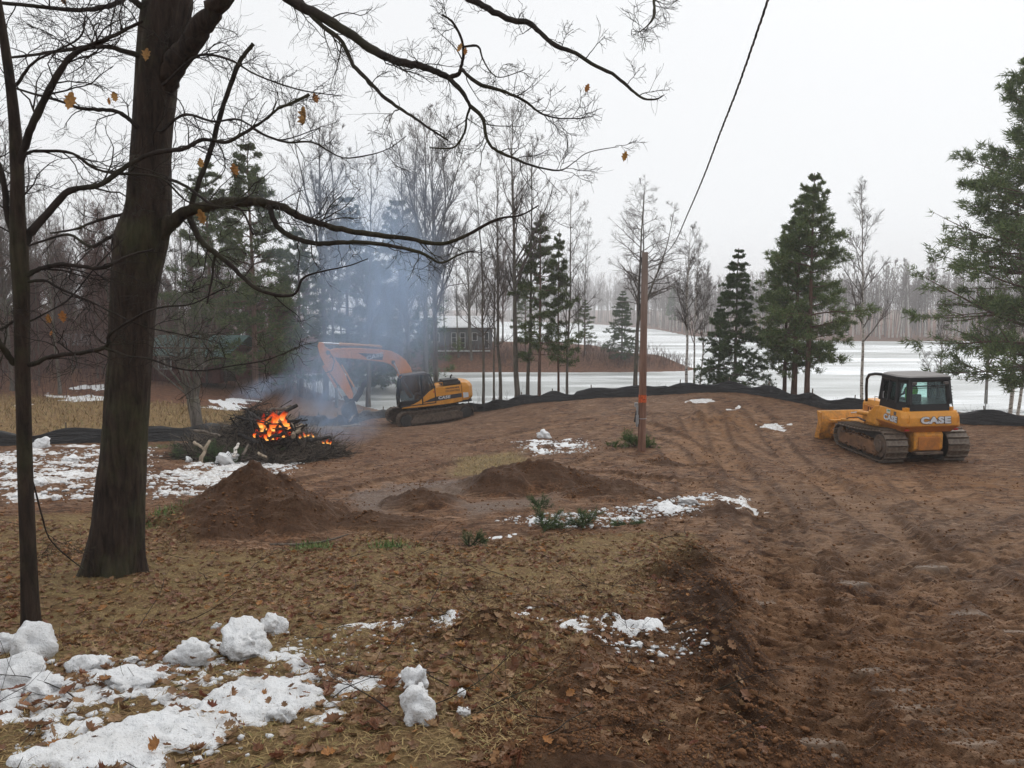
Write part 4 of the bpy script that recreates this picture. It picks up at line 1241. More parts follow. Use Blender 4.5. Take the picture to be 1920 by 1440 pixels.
simple('muddy_steel', (0.13, 0.092, 0.066), 0.62, 0.45, 7, 0.4, 0.0, 0.6, col2=(0.055, 0.038, 0.028))
simple('shoe_steel', (0.17, 0.135, 0.105), 0.45, 0.4, 9, 0.5, 0.2, 0.5, col2=(0.07, 0.048, 0.034))
simple('chrome', (0.75, 0.75, 0.76), 0.18, 0.05, 3, 0.5, 0.9)
simple('decal_silver', (0.62, 0.63, 0.66), 0.4, 0.12, 5)
simple('decal_dark', (0.045, 0.045, 0.055), 0.5, 0.1, 5)
simple('decal_grey', (0.13, 0.115, 0.11), 0.5, 0.1, 5)
simple('lamp_red', (0.5, 0.03, 0.025), 0.3, 0.1, 5)
simple('decal_green', (0.20, 0.42, 0.30), 0.5, 0.2, 30)
simple('decal_white', (0.72, 0.72, 0.68), 0.5, 0.1, 5)
simple('vest_green', (0.13, 0.52, 0.02), 0.8, 0.15, 9)
simple('skin', (0.45, 0.26, 0.18), 0.6, 0.1, 9)
simple('cloth_dark', (0.035, 0.035, 0.045), 0.85, 0.2, 9)
simple('cloth_red', (0.22, 0.045, 0.04), 0.85, 0.2, 9)
simple('seat_black', (0.03, 0.03, 0.032), 0.8, 0.2, 9)
def glass(name, tint, refl=0.12):
    t = NT(name)
    tr = t.n('BsdfTransparent', Color=tint).outputs[0]
    gl = t.n('BsdfGlossy', Color=(0.9, 0.95, 1.0), Roughness=0.05).outputs[0]
    fr = t.n('Fresnel', IOR=1.5).outputs[0]
    t.surf(t.n('MixShader', i0=t.math('ADD', fr, refl, clamp=True), i1=tr, i2=gl).outputs[0])
    MAT[name] = t.m
glass('cab_glass', (0.84, 0.95, 0.93), -0.02)
glass('dark_glass', (0.40, 0.48, 0.52), 0.10)

def letters(text, width, height, parent, loc, rot, mat='decal_silver', outline='decal_dark', bold=0.018, name='lettering', shear=0.0, depth=0.004):
    """solid lettering lying in its own x-y plane, scaled to width x height; centred"""
    obs = []
    for pas, (m, off, dz) in enumerate([(outline, bold + 0.035, 0.0), (mat, bold, depth * 1.6)]):
        if m is None: continue
        cu = bpy.data.curves.new(name, 'FONT')
        cu.body = text; cu.size = 1.0; cu.offset = off; cu.extrude = 0.01; cu.shear = shear; cu.resolution_u = 3
        cu.align_x = 'CENTER'; cu.align_y = 'CENTER'; cu.space_character = 1.12
        tmp = bpy.data.objects.new(name, cu); COL.objects.link(tmp)
        dg = bpy.context.evaluated_depsgraph_get(); dg.update()
        me = bpy.data.meshes.new_from_object(tmp.evaluated_get(dg))
        bpy.data.objects.remove(tmp); bpy.data.curves.remove(cu)
        co = np.empty(len(me.vertices) * 3, np.float32); me.vertices.foreach_get('co', co); co = co.reshape(-1, 3)
        if pas == 0 or outline is None:
            lo, hi = co.min(0), co.max(0); cen = (lo + hi) / 2; sc = np.array([width, height]) / (hi - lo)[:2]
        co[:, :2] = (co[:, :2] - cen[:2]) * sc; co[:, 2] = co[:, 2] / 0.01 * depth + dz
        me.vertices.foreach_set('co', co.ravel()); me.update()
        me.materials.clear()
        o = link_mesh(name if pas or outline is None else 'lettering_outline', me, MAT[m], parent)
        o.location = loc; o.rotation_euler = rot
        obs.append(o)
    return obs

def track_loop(cr, rr, cf, rf, zb, n):
    """outline of a track chain round a rear and a front wheel, equal steps"""
    pts = []
    for a in np.linspace(math.radians(255), math.radians(88), 22): pts.append((cr[0] + rr * math.cos(a), cr[1] + rr * math.sin(a)))
    for t in np.linspace(0.06, 0.94, 10):
        x = cr[0] + (cf[0] - cr[0]) * t; z = (cr[1] + rr) * (1 - t) + (cf[1] + rf) * t - 0.05 * math.sin(t * math.pi)
        pts.append((x, z))
    for a in np.linspace(math.radians(92), math.radians(-72), 22): pts.append((cf[0] + rf * math.cos(a), cf[1] + rf * math.sin(a)))
    for t in np.linspace(0.04, 0.96, 10): pts.append((cf[0] * (1 - t) + cr[0] * t, zb))
    p = np.array(pts + [pts[0]])
    L = np.concatenate([[0], np.cumsum(np.linalg.norm(np.diff(p, axis=0), axis=1))])
    s = np.arange(n) / n * L[-1]
    q = np.stack([np.interp(s, L, p[:, 0]), np.interp(s, L, p[:, 1])], 1)
    return q, L[-1] / n

def shoe_mesh(pitch, width, th=0.03, bar=0.055):
    m = MB()
    m.box((0, 0, 0), (pitch * 0.93, width, th))
    m.box((-pitch * 0.36, 0, th / 2 + bar / 2 - 0.002), (0.022, width * 0.99, bar))
    me = bpy.data.meshes.new('shoe'); me.from_pydata(m.v, [], m.f)
    return me

def person_seated(name, label, loc, rz, shirt, vest=None, s=1.0, parent_scale=1.0):
    """seated driver: one continuous skinned body, hands forward on the levers"""
    root = empty(name, loc, rz); prop(root, label, 'person')
    J = [((0, 0, 0.0), .14), ((0, 0, .22), .135), ((-.02, 0, .42), .16), ((-.02, 0, .52), .10), ((0, 0, .60), .055), ((.02, 0, .68), .085), ((.02, 0, .78), .095), ((.01, 0, .86), .06),
         ((-.02, .19, .48), .065), ((.05, .25, .26), .048), ((.28, .22, .20), .038), ((.38, .20, .20), .04),
         ((-.02, -.19, .48), .065), ((.05, -.25, .26), .048), ((.28, -.22, .20), .038), ((.38, -.20, .20), .04),
         ((.02, .10, -.02), .10), ((.42, .13, .02), .075), ((.46, .13, -.36), .05), ((.58, .13, -.42), .045),
         ((.02, -.10, -.02), .10), ((.42, -.13, .02), .075), ((.46, -.13, -.36), .05), ((.58, -.13, -.42), .045), ((.12, 0, .70), .02)]
    E = [(0, 1), (1, 2), (2, 3), (3, 4), (4, 5), (5, 6), (6, 7), (2, 8), (8, 9), (9, 10), (10, 11), (2, 12), (12, 13), (13, 14), (14, 15), (0, 16), (16, 17), (17, 18), (18, 19), (0, 20), (20, 21), (21, 22), (22, 23), (5, 24)]
    me = bpy.data.meshes.new('body')
    me.from_pydata([tuple(c * s for c in p) for p, r in J], E, [])
    b = link_mesh('body', me, MAT[shirt], root)
    sk = b.modifiers.new('skin', 'SKIN')
    for k, (p, r) in enumerate(J): me.skin_vertices[0].data[k].radius = (r * s, r * s)
    me.skin_vertices[0].data[0].use_root = True
    b.modifiers.new('sub', 'SUBSURF').levels = 1
    hm = MB()
    rings = []
    for z, r in [(.60, .05), (.64, .085), (.70, .098), (.77, .104), (.83, .09), (.88, .05)]:
        rings.append([((.025 + r * 1.05 * math.cos(a)) * s, r * .88 * math.sin(a) * s, z * s) for a in np.linspace(0, 2 * math.pi, 12, endpoint=False)])
    hm.loft(rings)
    hm.box((.135 * s, 0, .72 * s), (.03 * s, .025 * s, .04 * s))
    for sy in (-1, 1): hm.box((.02 * s, sy * .095 * s, .73 * s), (.03 * s, .02 * s, .05 * s))
    hm.build('head', MAT['skin'], root, smooth=True)
    cm = MB()
    cm.loft([[((.02 + r * 1.1 * math.cos(a)) * s, r * .95 * math.sin(a) * s, z * s) for a in np.linspace(0, 2 * math.pi, 12, endpoint=False)] for z, r in [(.755, .108), (.82, .104), (.87, .075), (.89, .03)]])
    cm.box((.15 * s, 0, .77 * s), (.11 * s, .13 * s, .012 * s))
    cm.build('cap', MAT['cloth_dark'], root, smooth=False)
    if vest:
        vm = MB()
        vm.loft([[((.0 + rx * math.cos(a)) * s, ry * math.sin(a) * s, z * s) for a in np.linspace(0, 2 * math.pi, 16, endpoint=False)] for z, rx, ry in [(.02, .165, .20), (.22, .165, .21), (.40, .18, .26), (.49, .14, .24), (.55, .08, .12)]])
        vm.build('vest', MAT[vest], root, smooth=True)
    return root

# ------------------------------------------------------------------ bulldozer
def bulldozer():
    fwd = math.radians(90 + 3)                  # heading: away from us, a little to the left
    root = empty('bulldozer', (P(1680, 862, 23.3)[0], 23.3, 0), fwd)
    root.scale = (0.96, 0.96, 0.96)
    root.location.z = gz(root.location.x, root.location.y) + 0.0
    prop(root, 'orange-yellow crawler bulldozer with a black cab seen from behind on the mud', 'bulldozer')
    Y_, O_, K_ = MAT['machine_yellow'], MAT['machine_orange'], MAT['machine_black']
    # tracks
    loop, pitch = track_loop((-1.22, 0.54), 0.47, (1.30, 0.42), 0.37, 0.045, 40)
    sm = shoe_mesh(pitch, 0.68); sm.materials.append(MAT['shoe_steel'])
    for sy in (1, -1):
        yc = sy * 0.99
        m = MB(); inner = [(x - (x - 0.04) * 0.045, z - (z - 0.46) * 0.13) for x, z in loop]
        m.prism([tuple(p) for p in inner], yc - 0.13, yc + 0.13)
        tk = m.build('track', MAT['dark_steel'], root)
        for k in range(len(loop)):
            a = loop[k]; b = loop[(k + 1) % len(loop)]; c = loop[k - 1]
            d = np.array(b) - np.array(c); ang = math.atan2(d[1], d[0])
            o = link_mesh('shoe', sm, None, tk)
            o.location = (a[0], yc, a[1]); o.rotation_euler = (0, -ang, 0)
        m = MB()
        m.prism([(-1.15, 0.20), (1.15, 0.17), (1.30, 0.30), (1.25, 0.52), (0.5, 0.60), (-0.7, 0.62), (-1.0, 0.50)], yc + sy * 0.14, yc + sy * 0.34)
        m.build('track_frame', MAT['frame_muddy'], root, 0.02)
        m = MB(); m.cyl((-1.22, yc + sy * 0.14, 0.54), (-1.22, yc + sy * 0.30, 0.54), 0.36, 24); m.cyl((-1.22, yc + sy * 0.30, 0.54), (-1.22, yc + sy * 0.36, 0.54), 0.2, 18)
        m.build('sprocket', MAT['muddy_steel'], root, 0.015)
        m = MB(); m.cyl((1.30, yc + sy * 0.14, 0.42), (1.30, yc + sy * 0.26, 0.42), 0.30, 24)
        m.build('idler', MAT['muddy_steel'], root, 0.015)
        for xr in np.linspace(-0.8, 0.9, 6):
            m = MB(); m.cyl((xr, yc - 0.16, 0.17), (xr, yc + sy * 0.2, 0.17), 0.11, 14); m.build('roller', MAT['muddy_steel'], root)
    # lower rear housing and belly
    m = MB(); m.prism([(-1.62, 0.42), (-1.52, 0.36), (1.0, 0.36), (1.2, 0.55), (1.2, 1.0), (-1.62, 1.04), (-1.70, 0.95), (-1.70, 0.50)], -0.46, 0.46)
    m.build('rear_housing', Y_, root, 0.03)
    m = MB(); m.prism([(-1.73, 0.47), (-1.74, 0.86), (-1.69, 0.90), (-1.69, 0.45)], -0.34, 0.34); m.build('rear_plate', O_, root, 0.012)
    m = MB(); m.box((-1.66, 0, 0.38), (0.26, 0.86, 0.09)); m.build('drawbar', MAT['muddy_steel'], root, 0.02)
    # fuel tank / rear body: plan tapers, lower edge turned under
    def ring(z, xr, wr, ws, xf): return [(xr, -wr, z), (xr, wr, z), (xr + 0.12, ws, z), (xf, ws, z), (xf, -ws, z), (xr + 0.12, -ws, z)]
    m = MB(); m.loft([ring(1.24, -1.86, 0.84, 0.94, -0.30), ring(1.50, -1.84, 0.82, 0.93, -0.28), ring(1.69, -1.74, 0.77, 0.90, -0.42)])
    tank = m.build('rear_body', Y_, root, 0.025)
    m = MB(); m.loft([ring(1.03, -1.66, 0.70, 0.80, -0.30), ring(1.235, -1.862, 0.845, 0.945, -0.30)]); m.build('lower_skirt', O_, root, 0.012)
    for sy in (-1, 1):
        m = MB(); m.cyl((-1.62, sy * 0.70, 1.66), (-1.62, sy * 0.70, 1.80), 0.075, 14); m.box((-1.50, sy * 0.70, 1.73), (0.16, 0.10, 0.10)); m.build('lug', Y_, root, 0.012)
        m = MB(); m.tube([(-1.83, sy * 0.76, 1.64), (-1.90, sy * 0.77, 1.60), (-1.92, sy * 0.78, 1.42), (-1.86, sy * 0.79, 1.36)], 0.014, 6); m.build('grab_handle', Y_, root)
        m = MB(); m.box((-1.80, sy * 0.78, 1.12), (0.03, 0.14, 0.055), (0, -0.78, 0)); m.build('tail_light', MAT['lamp_red'], root, 0.008)
    letters('CASE', 0.98, 0.235, root, (-1.868, -0.08, 1.435), (math.radians(83), 0, math.radians(-90)), bold=0.06)
    letters('CASE', 0.76, 0.21, root, (-1.16, 0.945, 1.41), (math.radians(88), 0, math.radians(180)), bold=0.06)
    m = MB(); m.box((-1.00, 0.925, 1.60), (0.20, 0.01, 0.13)); m.build('sticker', MAT['decal_white'], root)
    m = MB(); m.box((-1.03, 0.932, 1.625), (0.13, 0.006, 0.05)); m.build('sticker_patch', MAT['decal_green'], root)
    m = MB(); m.box((-1.36, 0.922, 1.58), (0.13, 0.008, 0.12)); m.build('sticker', MAT['decal_grey'], root)
    # hood
    m = MB(); m.loft([[(-0.35, -0.46, z) if 0 else (-0.40, -w, z), (1.42, -w * 0.92, z - s_), (1.42, w * 0.92, z - s_), (-0.40, w, z)] for z, w, s_ in [(0.92, 0.50, 0.0), (1.52, 0.50, 0.02), (1.72, 0.42, 0.06)]])
    m.build('hood', Y_, root, 0.03)
    for sy in (1, -1):
        m = MB(); m.box((0.55, sy * 0.515, 1.30), (1.3, 0.03, 0.36)); m.build('side_panel', O_, root, 0.01)
    for sy in (1, -1):
        m = MB(); m.prism([(-0.45, 1.03), (-0.45, 1.70), (-0.20, 1.66), (0.25, 1.32), (0.35, 1.03)], sy * 0.50, sy * 0.92); m.build('fender', Y_, root, 0.025)
    m = MB(); m.tube([(0.15, 0.40, 1.68), (0.15, 0.40, 1.84), (0.75, 0.40, 1.82), (0.75, 0.40, 1.64)], 0.016, 6); m.build('hand_rail', MAT['decal_silver'], root)
    # cab: lower panel, posts, roof, panes
    zb, zt = 1.67, 2.60
    RB = [(-1.66, -0.66), (-1.66, 0.66), (-1.28, 0.84), (-0.30, 0.84), (0.02, 0.50), (0.02, -0.50), (-0.30, -0.84), (-1.28, -0.84)]
    RT = [(-1.54, -0.60), (-1.54, 0.60), (-1.22, 0.76), (-0.36, 0.76), (-0.10, 0.46), (-0.10, -0.46), (-0.36, -0.76), (-1.22, -0.76)]
    def at_h(z):
        t = (z - zb) / (zt - zb)
        return [(a[0] * (1 - t) + b[0] * t, a[1] * (1 - t) + b[1] * t, z) for a, b in zip(RB, RT)]
    m = MB(); m.loft([at_h(zb - 0.06), at_h(1.90)], cap=True); cabp = m.build('cab_base', K_, root, 0.015)
    lo, hi = at_h(1.89), at_h(2.61)
    mid = lambda q, k: tuple((np.array(q[k]) + np.array(q[k + 1])) / 2)
    for a_, b_, r_ in [(lo[k], hi[k], (0.085, 0.085, 0.06, 0.06, 0.045, 0.045, 0.06, 0.06)[k]) for k in range(8)] + [(mid(lo, 2), mid(hi, 2), 0.05), (mid(lo, 6), mid(hi, 6), 0.05), ((0.0, 0.0, 1.88), (-0.08, 0.0, 2.6), 0.06)]:
        m = MB(); m.tube([a_, b_], r_, 6); m.build('cab_post', K_, root)
    for k in range(8):
        a, b = lo[k], lo[(k + 1) % 8]; c, d = hi[(k + 1) % 8], hi[k]
        q = [Vector(p) for p in (a, b, c, d)]; cen = sum(q, Vector()) / 4
        q = [cen + (p - cen) * 0.985 for p in q]; nn = (q[1] - q[0]).cross(q[3] - q[0]).normalized() * 0.006
        mm = MB(); mm.add([p - nn for p in q] + [p + nn for p in q], [(0, 1, 2, 3), (7, 6, 5, 4), (0, 4, 5, 1), (1, 5, 6, 2), (2, 6, 7, 3), (3, 7, 4, 0)])
        mm.build('window_pane', MAT['cab_glass'], root)
    # window surround on the door side: dark border leaving an oval-ended opening
    m = MB()
    for k, fr in ((2, 0.30), (1, 0.34)):
        a, b, c, d = [Vector(p) for p in (lo[k], lo[k + 1], hi[k + 1], hi[k])]
        off = Vector((0, 0.012, 0))
        for u0, u1, v0, v1 in ((0, 1, 0, 0.10), (0, 1, 0.88, 1), (0, 0.12, 0, 1), (0.88, 1, 0, 1)):
            pt = lambda u, v: (a * (1 - u) + b * u) * (1 - v) + (d * (1 - u) + c * u) * v + off
            q = [pt(u0, v0), pt(u1, v0), pt(u1, v1), pt(u0, v1)]
            m.add(q + [p + Vector((0, 0.01, 0)) for p in q], [(0, 1, 2, 3), (7, 6, 5, 4), (0, 4, 5, 1), (1, 5, 6, 2), (2, 6, 7, 3), (3, 7, 4, 0)])
    m.build('window_seal', K_, root)
    # wire guard on the right and front windows
    m = MB()
    for (k, nn_) in ((4, 9), (6, 12)):
        a, b, c, d = [Vector(p) for p in (lo[k], lo[k + 1], hi[k + 1], hi[k])]
        out = Vector((0.03, 0, 0)) if k == 4 else Vector((0, -0.03, 0))
        for t in np.linspace(0.05, 0.95, nn_): m.tube([a * (1 - t) + b * t + out, d * (1 - t) + c * t + out], 0.005, 4)
        for t in np.linspace(0.05, 0.95, 10): m.tube([a * (1 - t) + d * t + out, b * (1 - t) + c * t + out], 0.005, 4)
    m.build('window_guard', MAT['dark_steel'], root)
    m = MB(); m.loft([[(x * 1.0 - 0.04 * (x < -1) , y * 1.06, 2.58) for x, y in RT], [(x - 0.06 * (x < -1), y * 1.10, 2.63) for x, y in RT], [(x - 0.06 * (x < -1), y * 1.10, 2.73) for x, y in RT]])
    m.build('roof', K_, root, 0.012)
    m = MB(); m.loft([[(x * 0.99 - 0.05 * (x < -1), y * 1.07, 2.732) for x, y in RT], [(x * 0.95 - 0.02, y * 0.98, 2.765) for x, y in RT]])
    m.build('roof_cap', MAT['decal_grey'], root, 0.01)
    m = MB(); m.box((-1.60, 0.02, 2.46), (0.03, 1.16, 0.035)); m.box((-1.60, 0.02, 2.40), (0.03, 1.1, 0.02)); m.build('wiper_bar', K_, root)
    m = MB()
    m.tube([(-0.98, -0.86, 2.55), (-1.2, -0.90, 2.5), (-1.30, -0.92, 2.1), (-1.38, -0.93, 1.72)], 0.014, 6)
    for t in np.linspace(0.1, 0.9, 7): m.box((-1.27 - 0.1 * t, -0.91, 2.45 - 0.7 * t), (0.03, 0.05, 0.015))
    m.build('side_rail', K_, root)
    for sy in (1, -1):
        m = MB(); m.tube([(-0.20, sy * 0.72, 2.68), (0.20, sy * 0.72, 2.66), (0.62, sy * 0.70, 2.58), (0.80, sy * 0.68, 2.42), (0.92, sy * 0.62, 2.10), (1.06, sy * 0.52, 1.62)], 0.048, 8)
        m.build('limb_riser', K_, root, smooth=True)
    m = MB(); m.box((-0.80, 0.12, 1.80), (0.5, 0.44, 0.14)); m.box((-1.05, 0.12, 1.98), (0.10, 0.40, 0.30)); m.build('seat', MAT['seat_black'], root, 0.03)
    # blade, push frame, cylinders
    bl = MB()
    prof = [(0.10 - 0.20 * math.sin(t * math.pi) * 1.0 + 0.06 * (t - 0.5), 1.06 * t) for t in np.linspace(0, 1, 9)]
    back = [(x - 0.07, z) for x, z in prof]
    rings = [[(2.34 + x, y, 0.02 + z) for x, z in prof] + [(2.34 + x, y, 0.02 + z) for x, z in back[::-1]] for y in (-1.56, 0, 1.56)]
    bl.loft(rings); blade = bl.build('blade', Y_, root, 0.008)
    for sy in (1, -1):
        m = MB(); m.prism([(2.27, 0.10), (2.60, 0.06), (2.50, 0.35), (2.36, 0.72), (2.46, 1.08), (2.14, 1.06), (2.12, 0.5)], sy * 1.55, sy * 1.59); m.build('end_plate', Y_, blade, 0.006)
    m = MB(); m.box((2.47, 0, 0.06), (0.05, 3.14, 0.20), (0, 0.3, 0)); m.build('cutting_edge', MAT['muddy_steel'], blade)
    m = MB(); m.box((2.10, 0, 0.34), (0.30, 2.3, 0.16)); m.box((2.14, 0, 0.74), (0.2, 2.5, 0.10)); m.build('back_rib', Y_, blade, 0.015)
    for sy in (1, -1):
        m = MB(); m.box((1.30, sy * 0.56, 0.46), (1.7, 0.14, 0.22)); m.build('push_arm', Y_, root, 0.02)
        m = MB(); m.cyl((0.35, sy * 0.72, 1.28), (1.20, sy * 0.70, 1.20), 0.075, 14); m.build('lift_cylinder', Y_, root)
        m = MB(); m.cyl((1.20, sy * 0.70, 1.20), (1.75, sy * 0.66, 1.08), 0.035, 10); m.build('cylinder_rod', MAT['chrome'], root)
        m = MB(); m.box((0.35, sy * 0.66, 1.26), (0.16, 0.26, 0.30)); m.build('cylinder_mount', Y_, root, 0.02)
        m = MB(); m.cyl((1.30, sy * 0.42, 0.80), (2.06, sy * 0.86, 0.80), 0.06, 12); m.build('angle_cylinder', Y_, root)
    for k in range(6):
        m = MB(); m.box((0.15 + k * 0.15, 0.533, 1.32), (0.05, 0.008, 0.24)); m.build('louver', K_, root)
    for sy in (1, -1):
        m = MB(); m.box((-1.62, sy * 0.50, 2.55), (0.07, 0.14, 0.09)); m.build('work_light', MAT['decal_grey'], root, 0.015)
        for q in range(2):
            m = MB(); m.tube([(0.30, sy * (0.62 + 0.05 * q), 1.12), (0.75, sy * (0.70 + 0.05 * q), 0.98), (1.25, sy * (0.68 + 0.04 * q), 1.02), (1.75, sy * 0.74, 0.92), (2.05, sy * 0.80, 0.78)], 0.018, 6); m.build('hose', K_, root, smooth=True)
    m = MB(); m.tube([(-0.62, 0.875, 1.98), (-0.62, 0.90, 1.98), (-0.62, 0.90, 2.18), (-0.62, 0.865, 2.18)], 0.012, 6); m.build('door_handle', MAT['galvanised_light'], root)
    # mud caked on the track frames and along the lower body
    rgm = np.random.default_rng(5)
    for sy in (1, -1):
        bm = bmesh.new(); bmesh.ops.create_icosphere(bm, subdivisions=1, radius=1)
        tv = np.array([v.co[:] for v in bm.verts]); tf = np.array([[v.index for v in f.verts] for f in bm.faces]); bm.free()
        n = 260; px_ = rgm.uniform(-1.2, 1.25, n); pz_ = np.where(rgm.random(n) < 0.6, rgm.uniform(0.16, 0.34, n), rgm.uniform(0.54, 0.68, n)); py_ = sy * (0.99 + rgm.uniform(0.10, 0.36, n))
        sz = rgm.uniform(0.015, 0.06, n)
        vv = tv[None] * (1 + rgm.normal(0, 0.25, (n, len(tv), 1))) * (sz[:, None, None] * np.array([1.5, 0.8, 0.7])) + np.stack([px_, py_, pz_], 1)[:, None]
        mo = link_mesh('caked_mud', np_mesh('caked_mud', vv.reshape(-1, 3), (tf[None] + np.arange(n)[:, None, None] * len(tv)).reshape(-1, 3), True), MAT['frame_mud'], root)
        mo['kind'] = 'stuff'
    # sit the machine on the slope: pitch and roll from the ground under the tracks
    bpy.context.view_layer.update()
    M = root.matrix_world
    def gw(x, y):
        p = M @ Vector((x, y, 0)); return gz(p.x, p.y)
    zf = (gw(1.1, 1.07) + gw(1.1, -1.07)) / 2; zr = (gw(-1.1, 1.07) + gw(-1.1, -1.07)) / 2
    zl = (gw(0, 1.07) + gw(-0.8, 1.07)) / 2; zr2 = (gw(0, -1.07) + gw(-0.8, -1.07)) / 2
    root.location.z = (zf + zr) / 2 + 0.0
    root.rotation_euler = Euler((math.atan2(zl - zr2, 2.14) * 0.6, -math.atan2(zf - zr, 2.2), fwd))
    bpy.context.view_layer.update()
    w = root.matrix_world @ Vector((-0.84, 0.12, 1.90))
    person_seated('person', 'driver in a lime green vest and dark cap seated in the bulldozer cab', w, fwd, 'cloth_dark', 'vest_green', 0.80)
    return root
dozer = bulldozer()

# ------------------------------------------------------------------ excavator
def excavator():
    Yx = 42.0
    base = P(806, 794, Yx)
    under = math.radians(180 + 24); upper = math.radians(180 + 17)
    zg = gz(base[0], Yx)
    root = empty('excavator', (base[0], Yx, zg + 0.02), upper)
    prop(root, 'orange-yellow excavator with boom raised over the burning brush pile', 'excavator')
    Y_, K_, B_ = MAT['machine_yellow'], MAT['machine_black'], MAT['boom_orange']
    # undercarriage
    u = MB(); u.box((0, 0, 0.55), (2.2, 1.7, 0.45)); u.cyl((0, 0, 0.75), (0, 0, 1.06), 0.62, 24)
    car = u.build('undercarriage', MAT['dark_steel'], root, 0.03)
    car.rotation_euler = (0, 0, under - upper)
    loop, pitch = track_loop((-1.75, 0.46), 0.44, (1.75, 0.46), 0.44, 0.04, 46)
    for sy in (1, -1):
        yc = sy * 1.19
        m = MB()
        m.prism([(x * 0.97, 0.46 + (z - 0.46) * 0.88) for x, z in loop], yc - 0.12, yc + 0.12)
        for k in range(len(loop)):
            a, b, c = loop[k], loop[(k + 1) % len(loop)], loop[k - 1]
            d = np.array(b) - np.array(c); ang = math.atan2(d[1], d[0])
            m.box((a[0], yc, a[1]), (pitch * 0.9, 0.60, 0.035), (0, -ang, 0))
            nx, nz = -math.sin(ang), math.cos(ang)
            m.box((a[0] + nx * 0.03, yc, a[1] + nz * 0.03), (0.025, 0.60, 0.045), (0, -ang, 0))
        m.build('track', MAT['muddy_steel'], car)
        m = MB(); m.prism([(-1.5, 0.2), (1.5, 0.2), (1.55, 0.40), (1.3, 0.66), (-1.3, 0.68), (-1.55, 0.5)], yc + sy * 0.12, yc + sy * 0.28); m.build('track_frame', MAT['muddy_steel'], car, 0.03)
        for xw in (-1.75, 1.75):
            m = MB(); m.cyl((xw, yc, 0.46), (xw, yc + sy * 0.26, 0.46), 0.33, 20); m.build('sprocket', MAT['dark_steel'], car, 0.02)
    # deck and body
    m = MB(); m.prism([(-2.3, -1.2), (-2.3, 1.2), (1.5, 1.22), (1.75, 1.0), (1.75, 0.2), (1.2, -0.1), (1.2, -1.2)], 1.06, 1.22, 'z'); m.build('deck', MAT['dark_steel'], root, 0.02)
    side = [(1.72, 1.10), (1.60, 1.19), (1.05, 1.27), (0.70, 1.42), (0.38, 1.66), (0.12, 1.88), (-0.15, 2.02), (-0.42, 2.06), (-1.72, 2.08), (-1.74, 1.14), (-1.0, 1.08), (0.6, 1.07)]
    m = MB(); m.prism(side, 1.16, 1.30); m.build('side_panel', Y_, root, 0.02)
    m = MB(); m.prism([(-0.22, 1.22), (-0.22, 2.03), (-1.74, 2.07), (-1.74, 1.22)], -1.28, 1.15); m.build('engine_body', Y_, root, 0.03)
    cw = []
    for z, ex in ((1.18, 0.02), (1.36, 0.12), (1.95, 0.12), (2.14, 0.0), (2.20, -0.12)):
        cw.append([(-1.75, -1.26 - ex * 0.2, z), (-1.75, 1.29 + ex * 0.2, z), (-2.05 - ex, 1.24 + ex * 0.2, z), (-2.32 - ex, 0.9, z), (-2.42 - ex, 0.3, z), (-2.42 - ex, -0.3, z), (-2.32 - ex, -0.9, z), (-2.05 - ex, -1.22, z)])
    m = MB(); m.loft(cw); m.build('counterweight', Y_, root, 0.04)
    m = MB(); m.box((-1.22, 0.55, 2.20), (1.06, 1.1, 0.18)); m.build('engine_hood', MAT['dark_steel'], root, 0.03)
    m = MB(); m.box((-1.20, 0.55, 2.34), (0.92, 1.0, 0.13)); m.build('hood_top', K_, root, 0.03)
    m = MB(); m.tube([(-1.35, 0.4, 2.35), (-1.36, 0.4, 2.52), (-1.45, 0.42, 2.60)], 0.05, 8); m.build('exhaust', MAT['dark_steel'], root)
    m = MB(); m.tube([(-0.3, 1.1, 2.05), (-0.3, 1.1, 2.28), (-0.72, 1.1, 2.28), (-0.72, 1.1, 2.06)], 0.018, 6); m.build('hand_rail', MAT['machine_yellow'], root)
    # decal stripe and lettering
    m = MB(); m.prism([(0.55, 1.30), (0.10, 1.46), (-0.30, 1.56), (-1.72, 1.60), (-1.72, 1.38), (-0.5, 1.32)], 1.301, 1.306); m.build('decal_stripe', MAT['decal_dark'], root)
    letters('CASE', 0.70, 0.17, root, (-0.72, 1.312, 1.475), (math.radians(90), 0, math.radians(180)), outline=None, bold=0.05, shear=0.15)
    letters('EXCAVATING', 0.80, 0.11, root, (-1.22, 1.303, 1.80), (math.radians(90), 0, math.radians(180)), mat='decal_dark', outline=None, bold=0.01)
    m = MB()
    rr = random.Random(4)
    xx = -0.85
    while xx > -1.62:
        wdt = rr.uniform(0.03, 0.07); m.box((xx, 1.303, 1.955 + rr.uniform(-0.01, 0.01)), (wdt, 0.004, rr.uniform(0.05, 0.09))); xx -= wdt + rr.uniform(0.015, 0.04)
    m.build('worn_lettering', MAT['decal_dark'], root)
    m = MB(); m.box((-0.16, 1.305, 1.84), (0.10, 0.01, 0.06)); m.build('marker_light', MAT['lamp_red'], root)
    m = MB(); m.prism([(-1.80, 1.32), (-1.80, 1.62), (-2.10, 1.60), (-2.10, 1.34)], 1.30, 1.316); m.build('worn_decal', MAT['decal_silver'], root)
    # cab
    prof = [(1.80, 1.20), (1.80, 1.70), (1.62, 2.72), (1.45, 2.88), (0.20, 2.92), (0.02, 2.84), (-0.22, 2.10), (-0.22, 1.22)]
    m = MB()
    edge = prof + [prof[0]]
    for yy in (0.32, 1.27):
        for a, b in zip(edge[:-1], edge[1:]): m.tube([(a[0], yy, a[1]), (b[0], yy, b[1])], 0.045, 6)
    for p in prof: m.tube([(p[0], 0.32, p[1]), (p[0], 1.27, p[1])], 0.045, 6)
